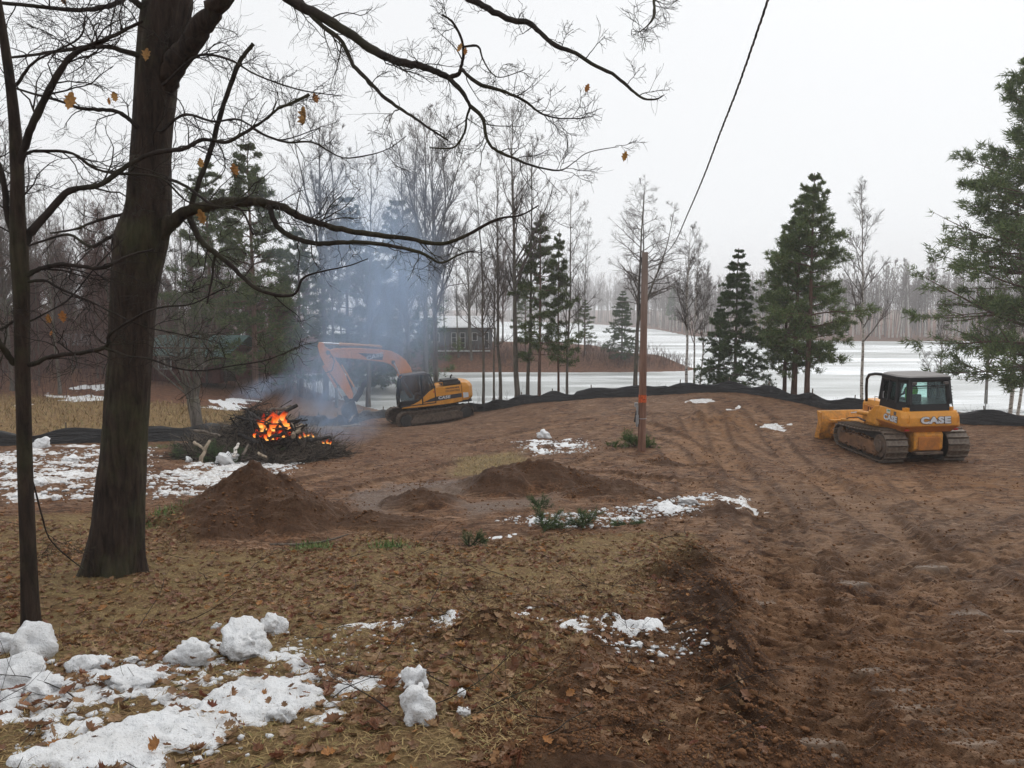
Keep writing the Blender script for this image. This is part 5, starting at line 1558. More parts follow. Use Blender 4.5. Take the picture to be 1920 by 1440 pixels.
    m.tube([(0.52, 1.27, 1.22), (0.50, 1.27, 2.88)], 0.055, 6); m.tube([(0.52, 0.32, 1.22), (0.50, 0.32, 2.88)], 0.05, 6)
    m.build('cab_frame', K_, root)
    m = MB(); m.prism([(1.5, 2.87), (1.42, 2.95), (0.18, 2.97), (0.0, 2.86)], 0.26, 1.33); m.build('cab_roof', MAT['decal_grey'], root, 0.02)
    m = MB(); m.prism([(1.79, 1.16), (1.79, 1.50), (0.5, 1.50), (-0.2, 1.8), (-0.21, 1.16)], 1.262, 1.282); m.prism([(1.79, 1.16), (1.79, 1.30), (-0.2, 1.30), (-0.21, 1.16)], 0.33, 1.25); m.build('cab_door', K_, root, 0.01)
    m = MB(); m.prism([(1.72, 1.50), (1.74, 1.75), (1.58, 2.70), (1.42, 2.84), (0.56, 2.87), (0.57, 1.50)], 1.258, 1.270); m.build('door_window', MAT['dark_glass'], root)
    m = MB(); m.prism([(0.46, 1.62), (0.46, 2.87), (0.22, 2.88), (0.06, 2.80), (-0.17, 2.10), (-0.17, 1.85)], 1.258, 1.270); m.build('side_window', MAT['dark_glass'], root)
    m = MB(); m.add([(1.80, .34, 1.3), (1.80, 1.25, 1.3), (1.62, 1.25, 2.72), (1.62, .34, 2.72), (1.788, .34, 1.3), (1.788, 1.25, 1.3), (1.608, 1.25, 2.72), (1.608, .34, 2.72)], [(0, 1, 2, 3), (7, 6, 5, 4), (0, 4, 5, 1), (1, 5, 6, 2), (2, 6, 7, 3), (3, 7, 4, 0)]); m.build('windscreen', MAT['dark_glass'], root)
    m = MB(); m.box((0.35, 0.80, 1.55), (0.5, 0.5, 0.2)); m.box((0.10, 0.80, 1.95), (0.14, 0.5, 0.7)); m.build('seat', MAT['seat_black'], root, 0.04)
    m = MB(); m.tube([(-0.2, 1.36, 2.3), (-0.32, 1.40, 2.5), (-0.30, 1.40, 2.8), (-0.1, 1.36, 2.9)], 0.02, 6); m.build('mirror_bar', K_, root)
    # boom, arm, attachments in the machine's middle plane
    boom = [(0.84, 3.0), (0.87, 3.2), (1.13, 3.65), (1.48, 3.98), (1.94, 4.25), (2.68, 4.40), (3.68, 4.56), (4.55, 4.65), (5.30, 4.68), (5.60, 4.62), (5.66, 4.50), (5.52, 4.38), (5.29, 4.20), (4.55, 4.08), (3.48, 3.89), (2.5, 3.68), (2.06, 3.5), (1.8, 3.25), (1.55, 2.9), (1.05, 2.0), (0.65, 1.35), (0.25, 1.35), (0.22, 1.75), (0.55, 2.4)]
    m = MB(); m.prism(boom, -0.33, 0.12); bo = m.build('boom', B_, root, 0.03)
    m = MB(); m.prism([(3.95, 4.33), (2.45, 4.12), (2.55, 3.80), (3.3, 3.92)], 0.121, 0.127); m.build('decal_stripe', MAT['decal_dark'], bo)
    letters('CASE', 1.02, 0.22, bo, (2.98, 0.132, 4.06), (math.radians(90), math.radians(-8.5), math.radians(180)), outline=None, bold=0.05, shear=0.12)
    m = MB(); m.cyl((1.92, 0.20, 3.62), (1.92, -0.42, 3.62), 0.11, 14); m.build('boom_pin', MAT['dark_steel'], bo)
    for yy in (0.22, -0.44):
        m = MB(); m.cyl((1.10, yy, 1.60), (1.62, yy, 2.90), 0.085, 12); m.build('boom_cylinder', B_, bo)
        m = MB(); m.cyl((1.62, yy, 2.90), (1.90, yy, 3.60), 0.045, 10); m.build('cylinder_rod', MAT['chrome'], bo)
    m = MB(); m.cyl((2.60, -0.1, 4.56), (4.95, -0.1, 4.90), 0.085, 12); m.box((2.6, -0.1, 4.45), (0.25, 0.2, 0.3)); m.build('arm_cylinder', MAT['machine_yellow'], bo)
    m = MB(); m.cyl((4.95, -0.1, 4.90), (5.98, -0.1, 5.04), 0.05, 10); m.build('cylinder_rod', MAT['chrome'], bo)
    m = MB(); m.tube([(1.4, -0.02, 4.1), (2.0, 0.0, 4.35), (3.4, 0.0, 4.62), (4.7, 0.02, 4.72), (5.3, 0.05, 4.6), (5.6, 0.06, 4.2)], 0.03, 6); m.build('hose', MAT['machine_black'], bo)
    arm = [(6.10, 5.10), (5.85, 5.06), (5.80, 4.85), (5.50, 4.62), (5.32, 4.2), (5.1, 3.83), (4.84, 3.3), (4.45, 2.08), (4.50, 1.86), (4.72, 1.80), (4.93, 2.16), (5.30, 2.77), (5.87, 3.68), (6.14, 4.40), (6.20, 4.90)]
    m = MB(); m.prism(arm, -0.27, 0.07); ar = m.build('arm', B_, root, 0.025)
    m = MB(); m.cyl((5.66, 0.14, 4.5), (5.66, -0.34, 4.5), 0.12, 14); m.build('arm_pin', MAT['dark_steel'], ar)
    m = MB(); m.cyl((6.0, -0.1, 3.8), (5.42, -0.1, 2.55), 0.08, 12); m.build('bucket_cylinder', B_, ar)
    m = MB(); m.cyl((5.42, -0.1, 2.55), (5.12, -0.1, 1.90), 0.045, 10); m.build('cylinder_rod', MAT['chrome'], ar)
    m = MB(); m.cyl((4.95, -0.1, 3.75), (4.35, -0.1, 2.45), 0.05, 10); m.build('thumb_cylinder', MAT['machine_yellow'], ar)
    m = MB(); m.cyl((4.35, -0.1, 2.45), (4.15, -0.1, 2.05), 0.03, 10); m.build('cylinder_rod', MAT['chrome'], ar)
    for yy in (0.10, -0.30):
        m = MB(); m.tube([(5.6, yy, 4.6), (5.35, yy, 4.0), (5.55, yy, 3.5), (5.9, yy, 3.4)], 0.028, 6); m.build('hose', MAT['machine_black'], ar)
    m = MB()
    m.prism([(5.05, 1.98), (4.85, 2.0), (4.48, 1.70), (4.55, 1.45), (4.95, 1.55)], -0.25, 0.05); m.build('bucket_link', MAT['dark_steel'], ar, 0.02)
    bk = [(4.45, 1.75), (4.95, 1.62), (5.25, 1.20), (5.20, 0.62), (4.85, 0.20), (4.40, 0.10), (4.38, 0.18), (4.75, 0.32), (5.02, 0.70), (5.05, 1.15), (4.80, 1.45), (4.42, 1.55)]
    m = MB(); m.prism(bk, -0.62, 0.42)
    m.prism([(4.45, 1.75), (4.95, 1.62), (5.25, 1.20), (5.20, 0.62), (4.85, 0.20), (4.40, 0.10), (4.30, 0.9)], 0.40, 0.44); m.prism([(4.45, 1.75), (4.95, 1.62), (5.25, 1.20), (5.20, 0.62), (4.85, 0.20), (4.40, 0.10), (4.30, 0.9)], -0.66, -0.62)
    m.build('bucket', MAT['dark_steel'], ar, 0.015)
    for yy in np.linspace(-0.55, 0.35, 5):
        m = MB(); m.box((4.28, yy, 0.12), (0.28, 0.08, 0.06)); m.build('tooth', MAT['muddy_steel'], ar)
    m = MB()
    for yy in (-0.28, 0.06):
        m.prism([(4.55, 1.75), (4.30, 1.60), (3.90, 2.05), (3.58, 2.72), (3.66, 2.80), (3.78, 2.62), (3.84, 2.66), (3.98, 2.36), (4.06, 2.40), (4.25, 2.05)], yy - 0.05, yy + 0.05)
    m.box((4.0, -0.1, 2.1), (0.1, 0.4, 0.1)); m.build('thumb', MAT['dark_steel'], ar, 0.01)
    bo.scale = (0.93, 1, 1); ar.scale = (0.93, 1, 1)
    # tilt with the slope under it
    bpy.context.view_layer.update()
    M = Matrix.Rotation(under, 4, 'Z'); c = Vector(root.location)
    f = M @ Vector((1.5, 0, 0)); zf, zr = gz(c.x + f.x, c.y + f.y), gz(c.x - f.x, c.y - f.y)
    root.location.z = (zf + zr) / 2 + 0.02
    root.rotation_euler = Euler((0, -math.atan2(zf - zr, 3.0) * 0.9, upper))
    bpy.context.view_layer.update()
    w = root.matrix_world @ Vector((0.35, 0.80, 1.72))
    person_seated('person', 'driver in a dark red jacket seated in the excavator cab', w, upper, 'cloth_red', None, 1.0)
    return root
exca = excavator()
# ------------------------------------------------------------------ silt fence
t = NT('fence_fabric')
v_ = t.coord('Object')
fold = t.noise(3.0, 5, 0.65, t.mapping(v_, (0.5, 0.5, 4.5)), 0.6)
t.bsdf(t.mix(fold, (0.008, 0.008, 0.009), (0.030, 0.030, 0.033)), 0.36, t.bump(fold, 1.0, 0.12), 0.5)
MAT['fence_fabric'] = t.m
simple('stake_wood', (0.16, 0.125, 0.095), 0.85, 0.3, 9)
def silt_fence():
    pix = [(-190,846,22.5),(0,837,24),(150,831,25.3),(350,826,27),(450,816,29.5),(520,805,32),(590,799,36),(650,795,40),(690,792,44),(740,788,46.5),(800,782,46.5),(880,774,44),(1000,756,40),(1100,748,38),
           (1210,742,37),(1300,737,36),(1380,735,35),(1440,744,33.5),(1500,756,32),(1560,768,30),(1640,778,29.2),(1740,784,28.8),(1830,795,28),(1920,797,27),(2060,800,26)]
    pl = np.array([[P(*q)[0], q[2]] for q in pix])
    fine_ = smooth_path(pl, 1200)
    L = np.concatenate([[0], np.cumsum(np.linalg.norm(np.diff(fine_, axis=0), axis=1))])
    step = 0.14
    s = np.arange(0, L[-1], step)
    x = np.interp(s, L, fine_[:, 0]); y = np.interp(s, L, fine_[:, 1])
    t = np.stack([np.gradient(x), np.gradient(y)], 1); t /= np.linalg.norm(t, axis=1, keepdims=True)
    nrm = np.stack([-t[:, 1], t[:, 0]], 1)
    z = ground_z(x, y)
    z = np.convolve(np.pad(z, 3, mode='edge'), np.ones(7) / 7, 'valid')
    sp = 2.3; ph = (s % sp) / sp
    rg = np.random.default_rng(12)
    sagk = np.repeat(rg.uniform(0.05, 0.24, int(L[-1] / sp) + 2), int(round(sp / step)) + 1)[:len(s)]
    sag = sagk * np.sin(np.pi * ph) ** 2
    hgt = 0.62 + 0.06 * fbm(s, s * 0, 0.25, 2, 3)
    V = []; rows = 8
    for k in range(rows):
        v = k / (rows - 1)
        bul = 0.03 * np.sin(np.pi * ph) * np.sin(np.pi * v) + 0.07 * fbm(s + v * 0.5, s * 0 + v * 0.9, 2.6, 4, 8) + 0.06 * (1 - v) ** 2 + 0.03 * np.abs(np.sin(v * 9 + 4 * fbm(s, s * 0, 0.8, 3, 4)))
        zz = z - 0.06 + (hgt - sag + 0.06 * fbm(s, s * 0, 1.1, 3, 9)) * v
        V.append(np.stack([x - nrm[:, 0] * bul, y - nrm[:, 1] * bul, zz], 1))
    V = np.array(V); n = len(s)
    i = np.arange(n - 1)
    fc = np.concatenate([np.stack([k * n + i, k * n + i + 1, (k + 1) * n + i + 1, (k + 1) * n + i], 1) for k in range(rows - 1)])
    root = empty('silt_fence', (x[0], y[0], z[0]))
    prop(root, 'low black fabric silt fence winding along the lake side of the clearing', 'fence')
    o = np.array([x[0], y[0], z[0]])
    fb = link_mesh('fabric', np_mesh('fabric', V.reshape(-1, 3) - o, fc, True), MAT['fence_fabric'], root)
    md = fb.modifiers.new('thick', 'SOLIDIFY'); md.thickness = 0.006
    m = MB(); m.box((0, 0, 0.30), (0.04, 0.04, 0.85))
    me = bpy.data.meshes.new('stake'); me.from_pydata(m.v, [], m.f); me.materials.append(MAT['stake_wood'])
    for q in np.arange(0.0, L[-1], sp):
        k = min(int(q / step), n - 1)
        st = link_mesh('stake', me, None, root)
        st.location = (x[k] + nrm[k, 0] * 0.05 - o[0], y[k] + nrm[k, 1] * 0.05 - o[1], z[k] - o[2])
        st.rotation_euler = (rg.normal(0, 0.05), rg.normal(0, 0.05), math.atan2(t[k, 1], t[k, 0]))
silt_fence()

# ------------------------------------------------------------------ pole and cable
def pole_material():
    t = NT('pole_wood')
    v = t.coord('Object')
    n = t.noise(9, 6, 0.65, t.mapping(v, (1, 1, 0.08)))
    z = t.n('SeparateXYZ', Vector=v).outputs[2]
    red = t.mix(t.ramp(n, [(0.35, 0), (0.65, 1)]), (0.11, 0.050, 0.032), (0.26, 0.135, 0.09))
    grey = t.mix(n, (0.14, 0.115, 0.10), (0.34, 0.30, 0.27))
    k = t.math('ADD', t.ramp(t.math('MULTIPLY', z, 0.16), [(0.30, 0.05), (0.95, 0.8)]), t.ramp(n, [(0.55, 0), (0.75, 0.5)]), clamp=True)
    t.bsdf(t.mix(k, red, grey), 0.8, t.bump(n, 0.6, 0.01), 0.25)
    MAT['pole_wood'] = t.m
pole_material()
simple('paint_orange', (0.62, 0.11, 0.03), 0.6, 0.5, 30)
simple('galvanised', (0.35, 0.36, 0.37), 0.45, 0.2, 8, 0.5, 0.4)
simple('cable_black', (0.03, 0.03, 0.032), 0.5, 0.2, 8)
pb = P(1203, 846, 22.0); ptop = P(1209, 473, 22.0)
pbz = gz(pb.x, 22.0)
pole = empty('utility_pole', (pb.x, 22.0, pbz))
prop(pole, 'weathered reddish wooden utility pole with an orange paint band', 'pole')
PH = ptop.z - pbz
m = MB(); m.tube([(0, 0, -0.3), (0, 0, 0.4), (0.0, 0, PH * 0.5), (0, 0, PH - 0.01), (0, 0, PH)], [0.125, 0.118, 0.106, 0.092, 0.088], 20); m.build('post', MAT['pole_wood'], pole, smooth=False)
zb_ = P(1203, 748, 22.0).z - pbz
m = MB(); m.tube([(0, 0, zb_ - 0.10), (0, 0, zb_ + 0.13)], [0.1190, 0.1175], 20); m.build('paint_band', MAT['paint_orange'], pole)
zs = P(1203, 785, 22).z - pbz
m = MB(); m.tube([(0, 0, zs), (0, 0, zs + 0.025)], 0.123, 20); m.build('strap', MAT['galvanised'], pole)
z1, z2 = P(1195, 800, 22).z - pbz, P(1195, 760, 22).z - pbz
m = MB(); m.tube([(-0.16, -0.04, z1), (-0.16, -0.04, z2)], 0.035, 8); m.box((-0.16, -0.04, (z1 + z2) / 2 - 0.1), (0.09, 0.09, 0.28)); m.build('conduit', MAT['galvanised'], pole)
m = MB(); m.box((-0.19, -0.02, z2 + 0.02), (0.10, 0.10, 0.12)); m.build('meter_box', MAT['galvanised'], pole, 0.01)
m = MB(); m.prism([(-0.26, z1 + 0.15), (-0.20, z1 + 0.50), (-0.17, z1 + 0.50), (-0.18, z1 + 0.15)], -0.06, -0.03); m.build('torn_cover', MAT['cable_black'], pole)
m = MB()
m.tube([(0.09, 0, PH - 0.10), (0.18, -0.05, PH - 0.20), (0.28, -0.02, PH - 0.28), (0.40, -0.05, PH - 0.22), (0.44, -0.1, PH - 0.10), (0.36, -0.1, PH - 0.02), (0.24, -0.06, PH - 0.06), (0.10, 0, PH - 0.18)], 0.009, 5)
m.tube([(-0.10, 0, PH - 0.15), (-0.16, 0, PH - 1.0), (-0.13, 0, PH - 1.6), (-0.18, 0.0, PH - 1.9)], 0.012, 5); m.build('wire_loop', MAT['cable_black'], pole)
def cable():
    pts = [(1212,492,22.0),(1222,492,21.6),(1245,478,19),(1265,455,15),(1290,400,10.9),(1320,330,8.65),(1350,250,7.3),(1385,160,6.4),(1440,0,5.2),(1480,-120,4.5),(1560,-380,3.4)]
    c = smooth_path(np.array([P(*q) for q in pts]), 420)
    c[:, :] = np.stack([np.convolve(np.pad(c[:, k], 6, mode='edge'), np.ones(13) / 13, 'valid') for k in range(3)], 1)
    L = np.concatenate([[0], np.cumsum(np.linalg.norm(np.diff(c, axis=0), axis=1))])
    s = np.arange(0, L[-1], 0.04)
    c = np.stack([np.interp(s, L, c[:, k]) for k in range(3)], 1)
    t = unit(np.gradient(c, axis=0)); u = unit(np.cross(t, [0, 0, 1])); w = np.cross(u, t)
    root = empty('power_cable', tuple(c[0])); prop(root, 'twisted black power cable rising from the pole top to the top edge', 'cable')
    for k in range(3):
        a = s / 0.30 * 2 * math.pi + k * 2.094
        rr = 0.0056
        p = c + (u * np.cos(a)[:, None] + w * np.sin(a)[:, None]) * rr - c[0]
        v, f = tubes_np([(p[None], np.full((1, len(p)), 0.0050 if k else 0.004), 6)])
        link_mesh('strand', np_mesh('strand', v, f, True), MAT['cable_black'] if k else MAT['galvanised'], root)
cable()

# ------------------------------------------------------------------ buildings
simple('siding_grey', (0.15, 0.155, 0.16), 0.8, 0.15, 3)
simple('siding_red', (0.11, 0.035, 0.028), 0.8, 0.25, 3)
simple('roof_green', (0.11, 0.19, 0.175), 0.6, 0.25, 3)
simple('roof_snow', (0.78, 0.79, 0.81), 0.9, 0.1, 2)
simple('trim_white', (0.62, 0.62, 0.61), 0.6, 0.1, 4)
simple('window_dark', (0.03, 0.035, 0.04), 0.1, 0.2, 4, 0.5)
simple('wood_dark', (0.05, 0.035, 0.027), 0.8, 0.3, 5)
def window(parent, x0, x1, z0, z1, y, mull=1, rows=1):
    fr = MB(); t = 0.07
    fr.box(((x0 + x1) / 2, y, z0), (x1 - x0 + t, 0.08, t)); fr.box(((x0 + x1) / 2, y, z1), (x1 - x0 + t, 0.08, t))
    for q in np.linspace(x0, x1, mull + 1): fr.box((q, y - 0.002, (z0 + z1) / 2), (t, 0.08, z1 - z0 - t + 0.01))
    for q in np.linspace(z0, z1, rows + 1)[1:-1]: fr.box(((x0 + x1) / 2, y + 0.002, q), (x1 - x0 - t, 0.06, 0.04))
    w = fr.build('window', MAT['trim_white'], parent)
    p = MB(); p.box(((x0 + x1) / 2, y + 0.03, (z0 + z1) / 2), (x1 - x0, 0.02, z1 - z0)); p.build('pane', MAT['window_dark'], w)
def lake_house():
    Yh = 97.0
    b = P(872, 652, Yh); zg = 2.55
    root = empty('lake_house', (b.x, Yh, zg), math.radians(2)); prop(root, 'low grey lake house with snowy roof and white framed windows on the peninsula', 'house')
    m = MB(); m.box((-1.2, 2.6, 1.25), (9.6, 5.2, 3.0)); w = m.build('wall', MAT['siding_grey'], root)
    bd = MB(); bd.box((0, 0, 0), (9.62, 0.03, 0.025)); me = bpy.data.meshes.new('siding_board'); me.from_pydata(bd.v, [], bd.f); me.materials.append(MAT['siding_grey'])
    for k in range(7):
        o = link_mesh('siding_board', me, None, w); o.location = (-1.2, -0.01, 0.1 + k * 0.38)
    m = MB(); m.prism([(-0.7, 2.70), (2.6, 4.05), (5.9, 2.70), (5.9, 2.85), (2.6, 4.22), (-0.7, 2.85)], -6.5, 4.1, 'x'); r = m.build('roof', MAT['wood_dark'], root)
    m = MB(); m.prism([(-0.72, 2.86), (2.6, 4.24), (5.92, 2.86), (5.92, 3.02), (2.6, 4.42), (-0.72, 3.02)], -6.45, 4.05, 'x'); m.build('roof_snow', MAT['roof_snow'], r)
    for (x0, x1, z0, z1, mu, ro) in [(-1.75, -1.15, 0.25, 2.2, 1, 3), (-0.65, 0.0, 0.25, 2.2, 1, 3), (0.95, 1.6, 1.2, 2.2, 1, 1), (2.55, 3.1, 0.2, 2.25, 1, 2), (-4.6, -3.4, 1.0, 2.2, 2, 1)]:
        window(root, x0, x1, z0, z1, -0.03, mu, ro)
    m = MB(); m.box((-1.2, -0.8, -0.12), (9.0, 1.6, 0.12)); m.build('deck', MAT['trim_white'], root)
lake_house()
def cabin():
    Yc = 54.0
    b = P(352, 704, Yc); zg = gz(b.x, Yc) + 0.25
    root = empty('cabin', (b.x, Yc, zg), math.radians(-8)); prop(root, 'dark red cabin with a green metal roof half hidden by the brush', 'cabin')
    m = MB(); m.box((-0.4, 2.5, 1.2), (5.6, 4.6, 2.6)); m.build('wall', MAT['siding_red'], root)
    m = MB(); m.prism([(-0.8, 1.9), (2.5, 3.25), (5.6, 1.9), (5.6, 1.98), (2.5, 3.34), (-0.8, 1.98)], -3.8, 3.6, 'x'); r = m.build('roof', MAT['roof_green'], root)
    m = MB(); m.box((0, 0, 0), (0.03, 3.56, 0.04), (math.radians(22.2), 0, 0)); me = bpy.data.meshes.new('roof_seam'); me.from_pydata(m.v, [], m.f); me.materials.append(MAT['roof_green'])
    for k in range(12):
        o = link_mesh('roof_seam', me, None, r); o.location = (-3.5 + k * 0.62, 0.85, 2.66)
    for xx in (1.8, 3.3):
        m = MB(); m.box((xx, -0.5, 0.95), (0.14, 0.14, 1.9)); m.build('porch_post', MAT['wood_dark'], root)
    m = MB(); m.box((2.85, 0.8, 0.95), (0.9, 0.06, 1.9)); m.build('door', MAT['wood_dark'], root)
    window(root, -2.4, -1.4, 0.9, 1.8, 0.17, 2, 1)
    window(root, 0.2, 1.1, 0.9, 1.8, 0.17, 2, 1)
cabin()
def shed():
    Yc = 66.0
    b = P(165, 660, Yc); zg = gz(b.x, Yc) - 0.1
    root = empty('shed', (b.x, Yc, zg), math.radians(6)); prop(root, 'dim brown outbuilding with a pale roof edge deep in the left woods', 'shed')
    m = MB(); m.box((0, 2, 1.1), (6.0, 4, 2.4)); m.build('wall', MAT['siding_red'], root)
    m = MB(); m.prism([(-0.5, 2.2), (2.0, 3.1), (4.5, 2.2), (4.5, 2.3), (2.0, 3.22), (-0.5, 2.3)], -3.3, 3.3, 'x'); m.build('roof', MAT['siding_grey'], root)
    m = MB(); m.box((-0.6, -0.03, 0.95), (1.0, 0.06, 1.9)); m.build('door', MAT['wood_dark'], root)
shed()
def dock_frame():
    Yd = 50.5
    a = P(1812, 770, Yd); 
    root = empty('dock_frame', (P(1862, 760, Yd).x, Yd, 0.0)); prop(root, 'bare metal dock frame with two tall posts on the ice', 'dock')
    x1, x2 = P(1848, 760, Yd).x - root.location.x, P(1893, 760, Yd).x - root.location.x
    for xx in (x1, x2):
        m = MB(); m.tube([(xx, 0, -0.2), (xx, 0, P(1848, 731, Yd).z)], 0.035, 8); m.build('post', MAT['galvanised'], root)
    for yy, zz in ((0, 0.55), (1.4, 0.55), (0, 0.25)):
        m = MB(); m.tube([(-2.0, yy, zz), (2.6, yy, zz)], 0.025, 6); m.build('rail', MAT['galvanised'], root)
    for xx in np.linspace(-2.0, 2.6, 8):
        m = MB(); m.tube([(xx, 0, 0.55), (xx, 1.4, 0.55)], 0.02, 6); m.build('cross_bar', MAT['galvanised'], root)
    for xx in (-1.2, 0.4, 1.5):
        m = MB(); m.tube([(xx, 0.7, -0.2), (xx, 0.7, 0.55)], 0.03, 6); m.build('leg', MAT['galvanised'], root)
dock_frame()

# ------------------------------------------------------------------ burning brush pile
bark_material('log_bark', (0.05, 0.04, 0.033), (0.20, 0.165, 0.135), 8, 0.0, 0.6)
bark_material('pale_log', (0.16, 0.125, 0.09), (0.40, 0.33, 0.25), 7, 0.0, 0.5)
bark_material('char_log', (0.010, 0.009, 0.009), (0.045, 0.04, 0.038), 9, 0.0, 0.8)
simple('ash', (0.23, 0.22, 0.215), 0.95, 0.4, 5, 0.1, 0, 0.8)
def ember_material():
    t = NT('embers')
    n = t.noise(4.5, 5, 0.7, t.coord('Object'))
    col = t.ramp(n, [(0.40, (0.02, 0.006, 0.004)), (0.50, (0.45, 0.02, 0.005)), (0.62, (1.0, 0.08, 0.012)), (0.76, (1.0, 0.28, 0.05))])
    st = t.ramp(n, [(0.42, 0.0), (0.56, 0.7), (0.75, 1.0)])
    e = t.n('Emission', Color=col, Strength=t.math('MULTIPLY', st, 1.1)).outputs[0]
    d = t.n('BsdfDiffuse', Color=(0.05, 0.04, 0.04)).outputs[0]
    t.surf(t.n('AddShader', i0=e, i1=d).outputs[0])
    MAT['embers'] = t.m
ember_material()
def flame_material():
    t = NT('flame')
    v = t.coord('Object')
    z = t.attr('rise')
    n = t.noise(3.0, 4, 0.6, t.mapping(v, (1, 1, 0.45)), 0.8)
    col = t.ramp(t.math('ADD', z, t.math('MULTIPLY', t.math('SUBTRACT', n, 0.5), 0.9)), [(0.0, (1.0, 0.55, 0.14)), (0.22, (1.0, 0.27, 0.035)), (0.5, (1.0, 0.095, 0.013)), (1.0, (0.7, 0.025, 0.004))])
    e = t.n('Emission', Color=col, Strength=t.math('SUBTRACT', 2.3, t.math('MULTIPLY', z, 1.5))).outputs[0]
    tr = t.n('BsdfTransparent').outputs[0]
    lw_ = t.n('LayerWeight', Blend=0.35).outputs[1]
    al = t.math('MULTIPLY', t.ramp(t.math('SUBTRACT', n, t.math('MULTIPLY', z, 0.26)), [(0.26, 0), (0.56, 0.55)]), t.ramp(lw_, [(0.1, 1.0), (0.75, 0.0)]))
    t.surf(t.n('MixShader', i0=al, i1=tr, i2=e).outputs[0])
    t.m.cycles.emission_sampling = 'NONE'
    MAT['flame'] = t.m
flame_material()

FIRE = G(500, 858)                        # middle of the pile's front foot
FX, FY = P(492, 800, 22.6).x, 22.6
def pile_h(x, y):
    """rough envelope of the heap"""
    u = (x - FX) / 2.45; v = (y - FY) / 1.7
    h = 0.55 * np.clip(1 - np.sqrt(u * u + v * v), 0, 1) ** 0.8
    h = h + 1.0 * np.clip(1 - np.sqrt(((x - FX + 0.15) / 1.15) ** 2 + ((y - FY - 0.55) / 1.1) ** 2), 0, 1)
    return h
def brush_pile():
    rg = np.random.default_rng(31)
    N = 2000
    a = rg.uniform(0, 6.28, N); r = np.sqrt(rg.random(N))
    x = FX + 2.5 * r * np.cos(a); y = FY + 1.75 * r * np.sin(a)
    L = rg.uniform(0.3, 1.5, N)
    d = rg.normal(0, 1, (N, 3)); d[:, 2] *= 0.38
    out = np.stack([x - FX, y - FY, 0 * x], 1)
    d = unit(d + 0.3 * unit(out))
    K = 5
    z = ground_z(x, y) + pile_h(x, y) * rg.uniform(0.35, 1.0, N) + 0.03
    p = np.zeros((N, K, 3)); p[:, 0] = np.stack([x, y, z], 1) - d * L[:, None] / 2
    cur = d
    for k in range(1, K):
        cur = unit(cur + rg.normal(0, 0.10, (N, 3)))
        p[:, k] = p[:, k - 1] + cur * L[:, None] / (K - 1)
    g = ground_z(p[..., 0].ravel(), p[..., 1].ravel()).reshape(N, K)
    p[..., 2] = np.maximum(p[..., 2], g + 0.01)
    rad = (0.005 + 0.022 * rg.random(N) ** 2)[:, None] * np.linspace(1, 0.4, K)[None]
    p1, r1 = children(p, rad, 3, 0.2, 1.0, lambda t, L: L * 0.45, (40, 10), 4, 0.12, 0.0, 0.7, 0.5, rg)
    burnt = (pile_h(x, y) > 0.75) & (rg.random(N) < 0.9)
    for sel, mt, nm_, lb in ((burnt, 'char_log', 'charred_brush', 'tangle of charred twigs on top of the burning pile'), (~burnt & (np.arange(N) % 5 < 3), 'log_bark', 'brush_pile', 'grey brown branches and twigs heaped round the fire'), (~burnt & (np.arange(N) % 5 >= 3), 'oak_twig', 'dark_brush', 'dark wet branches heaped round the fire')):
        s3 = np.repeat(sel, 3)
        v, f = tubes_np([(p[sel], rad[sel], 4), (p1[s3], np.maximum(r1[s3], 0.003), 3)])
        o = link_mesh(nm_, np_mesh(nm_, v, f), MAT[mt]); prop(o, lb, 'brush pile', kind='stuff')
    # core mound of ash and earth
    bm = bmesh.new(); bmesh.ops.create_grid(bm, x_segments=60, y_segments=44, size=1)
    co = np.array([q.co[:] for q in bm.verts]); xx, yy = FX + co[:, 0] * 2.3, FY + co[:, 1] * 1.6
    h = pile_h(xx, yy); nz_ = fbm(xx, yy, 3.0, 4, 5)
    zz = ground_z(xx, yy) - 0.05 + h * 0.62 * (1 + 0.35 * nz_) + 0.03 * nz_
    for q, c_ in zip(bm.verts, np.stack([xx, yy, zz], 1)): q.co = c_
    me = bpy.data.meshes.new('ash_heap'); bm.to_mesh(me); bm.free()
    o = link_mesh('ash_heap', me, MAT['ash_dark']); prop(o, 'dark earth and ash under the burning branches', 'ash', kind='stuff')
simple('ash_dark', (0.055, 0.045, 0.04), 0.95, 0.5, 4, 0.1, 0, 0.8)
brush_pile()
def log_between(name, a, b, r, mat, label, seed=0, r1=None, stub=False):
    rg = np.random.default_rng(seed)
    a, b = Vector(a), Vector(b); n = 7
    root_loc = (a + b) / 2
    pts = [a.lerp(b, t) - root_loc + Vector(rg.normal(0, r * 0.35, 3)) for t in np.linspace(0, 1, n)]
    rs = [float((r * (1 - t) + (r1 if r1 else r * 0.75) * t) * rg.uniform(0.9, 1.1)) for t in np.linspace(0, 1, n)]
    m = MB(); m.tube(pts, rs, 9)
    if stub:
        c = pts[3]; m.tube([c, c + Vector((0.1, -0.05, 0.22))], [rs[3] * 0.6, rs[3] * 0.3], 6)
    o = m.build(name, MAT[mat], None, loc=root_loc)
    prop(o, label, 'log', 'logs on the burning pile')
    return o
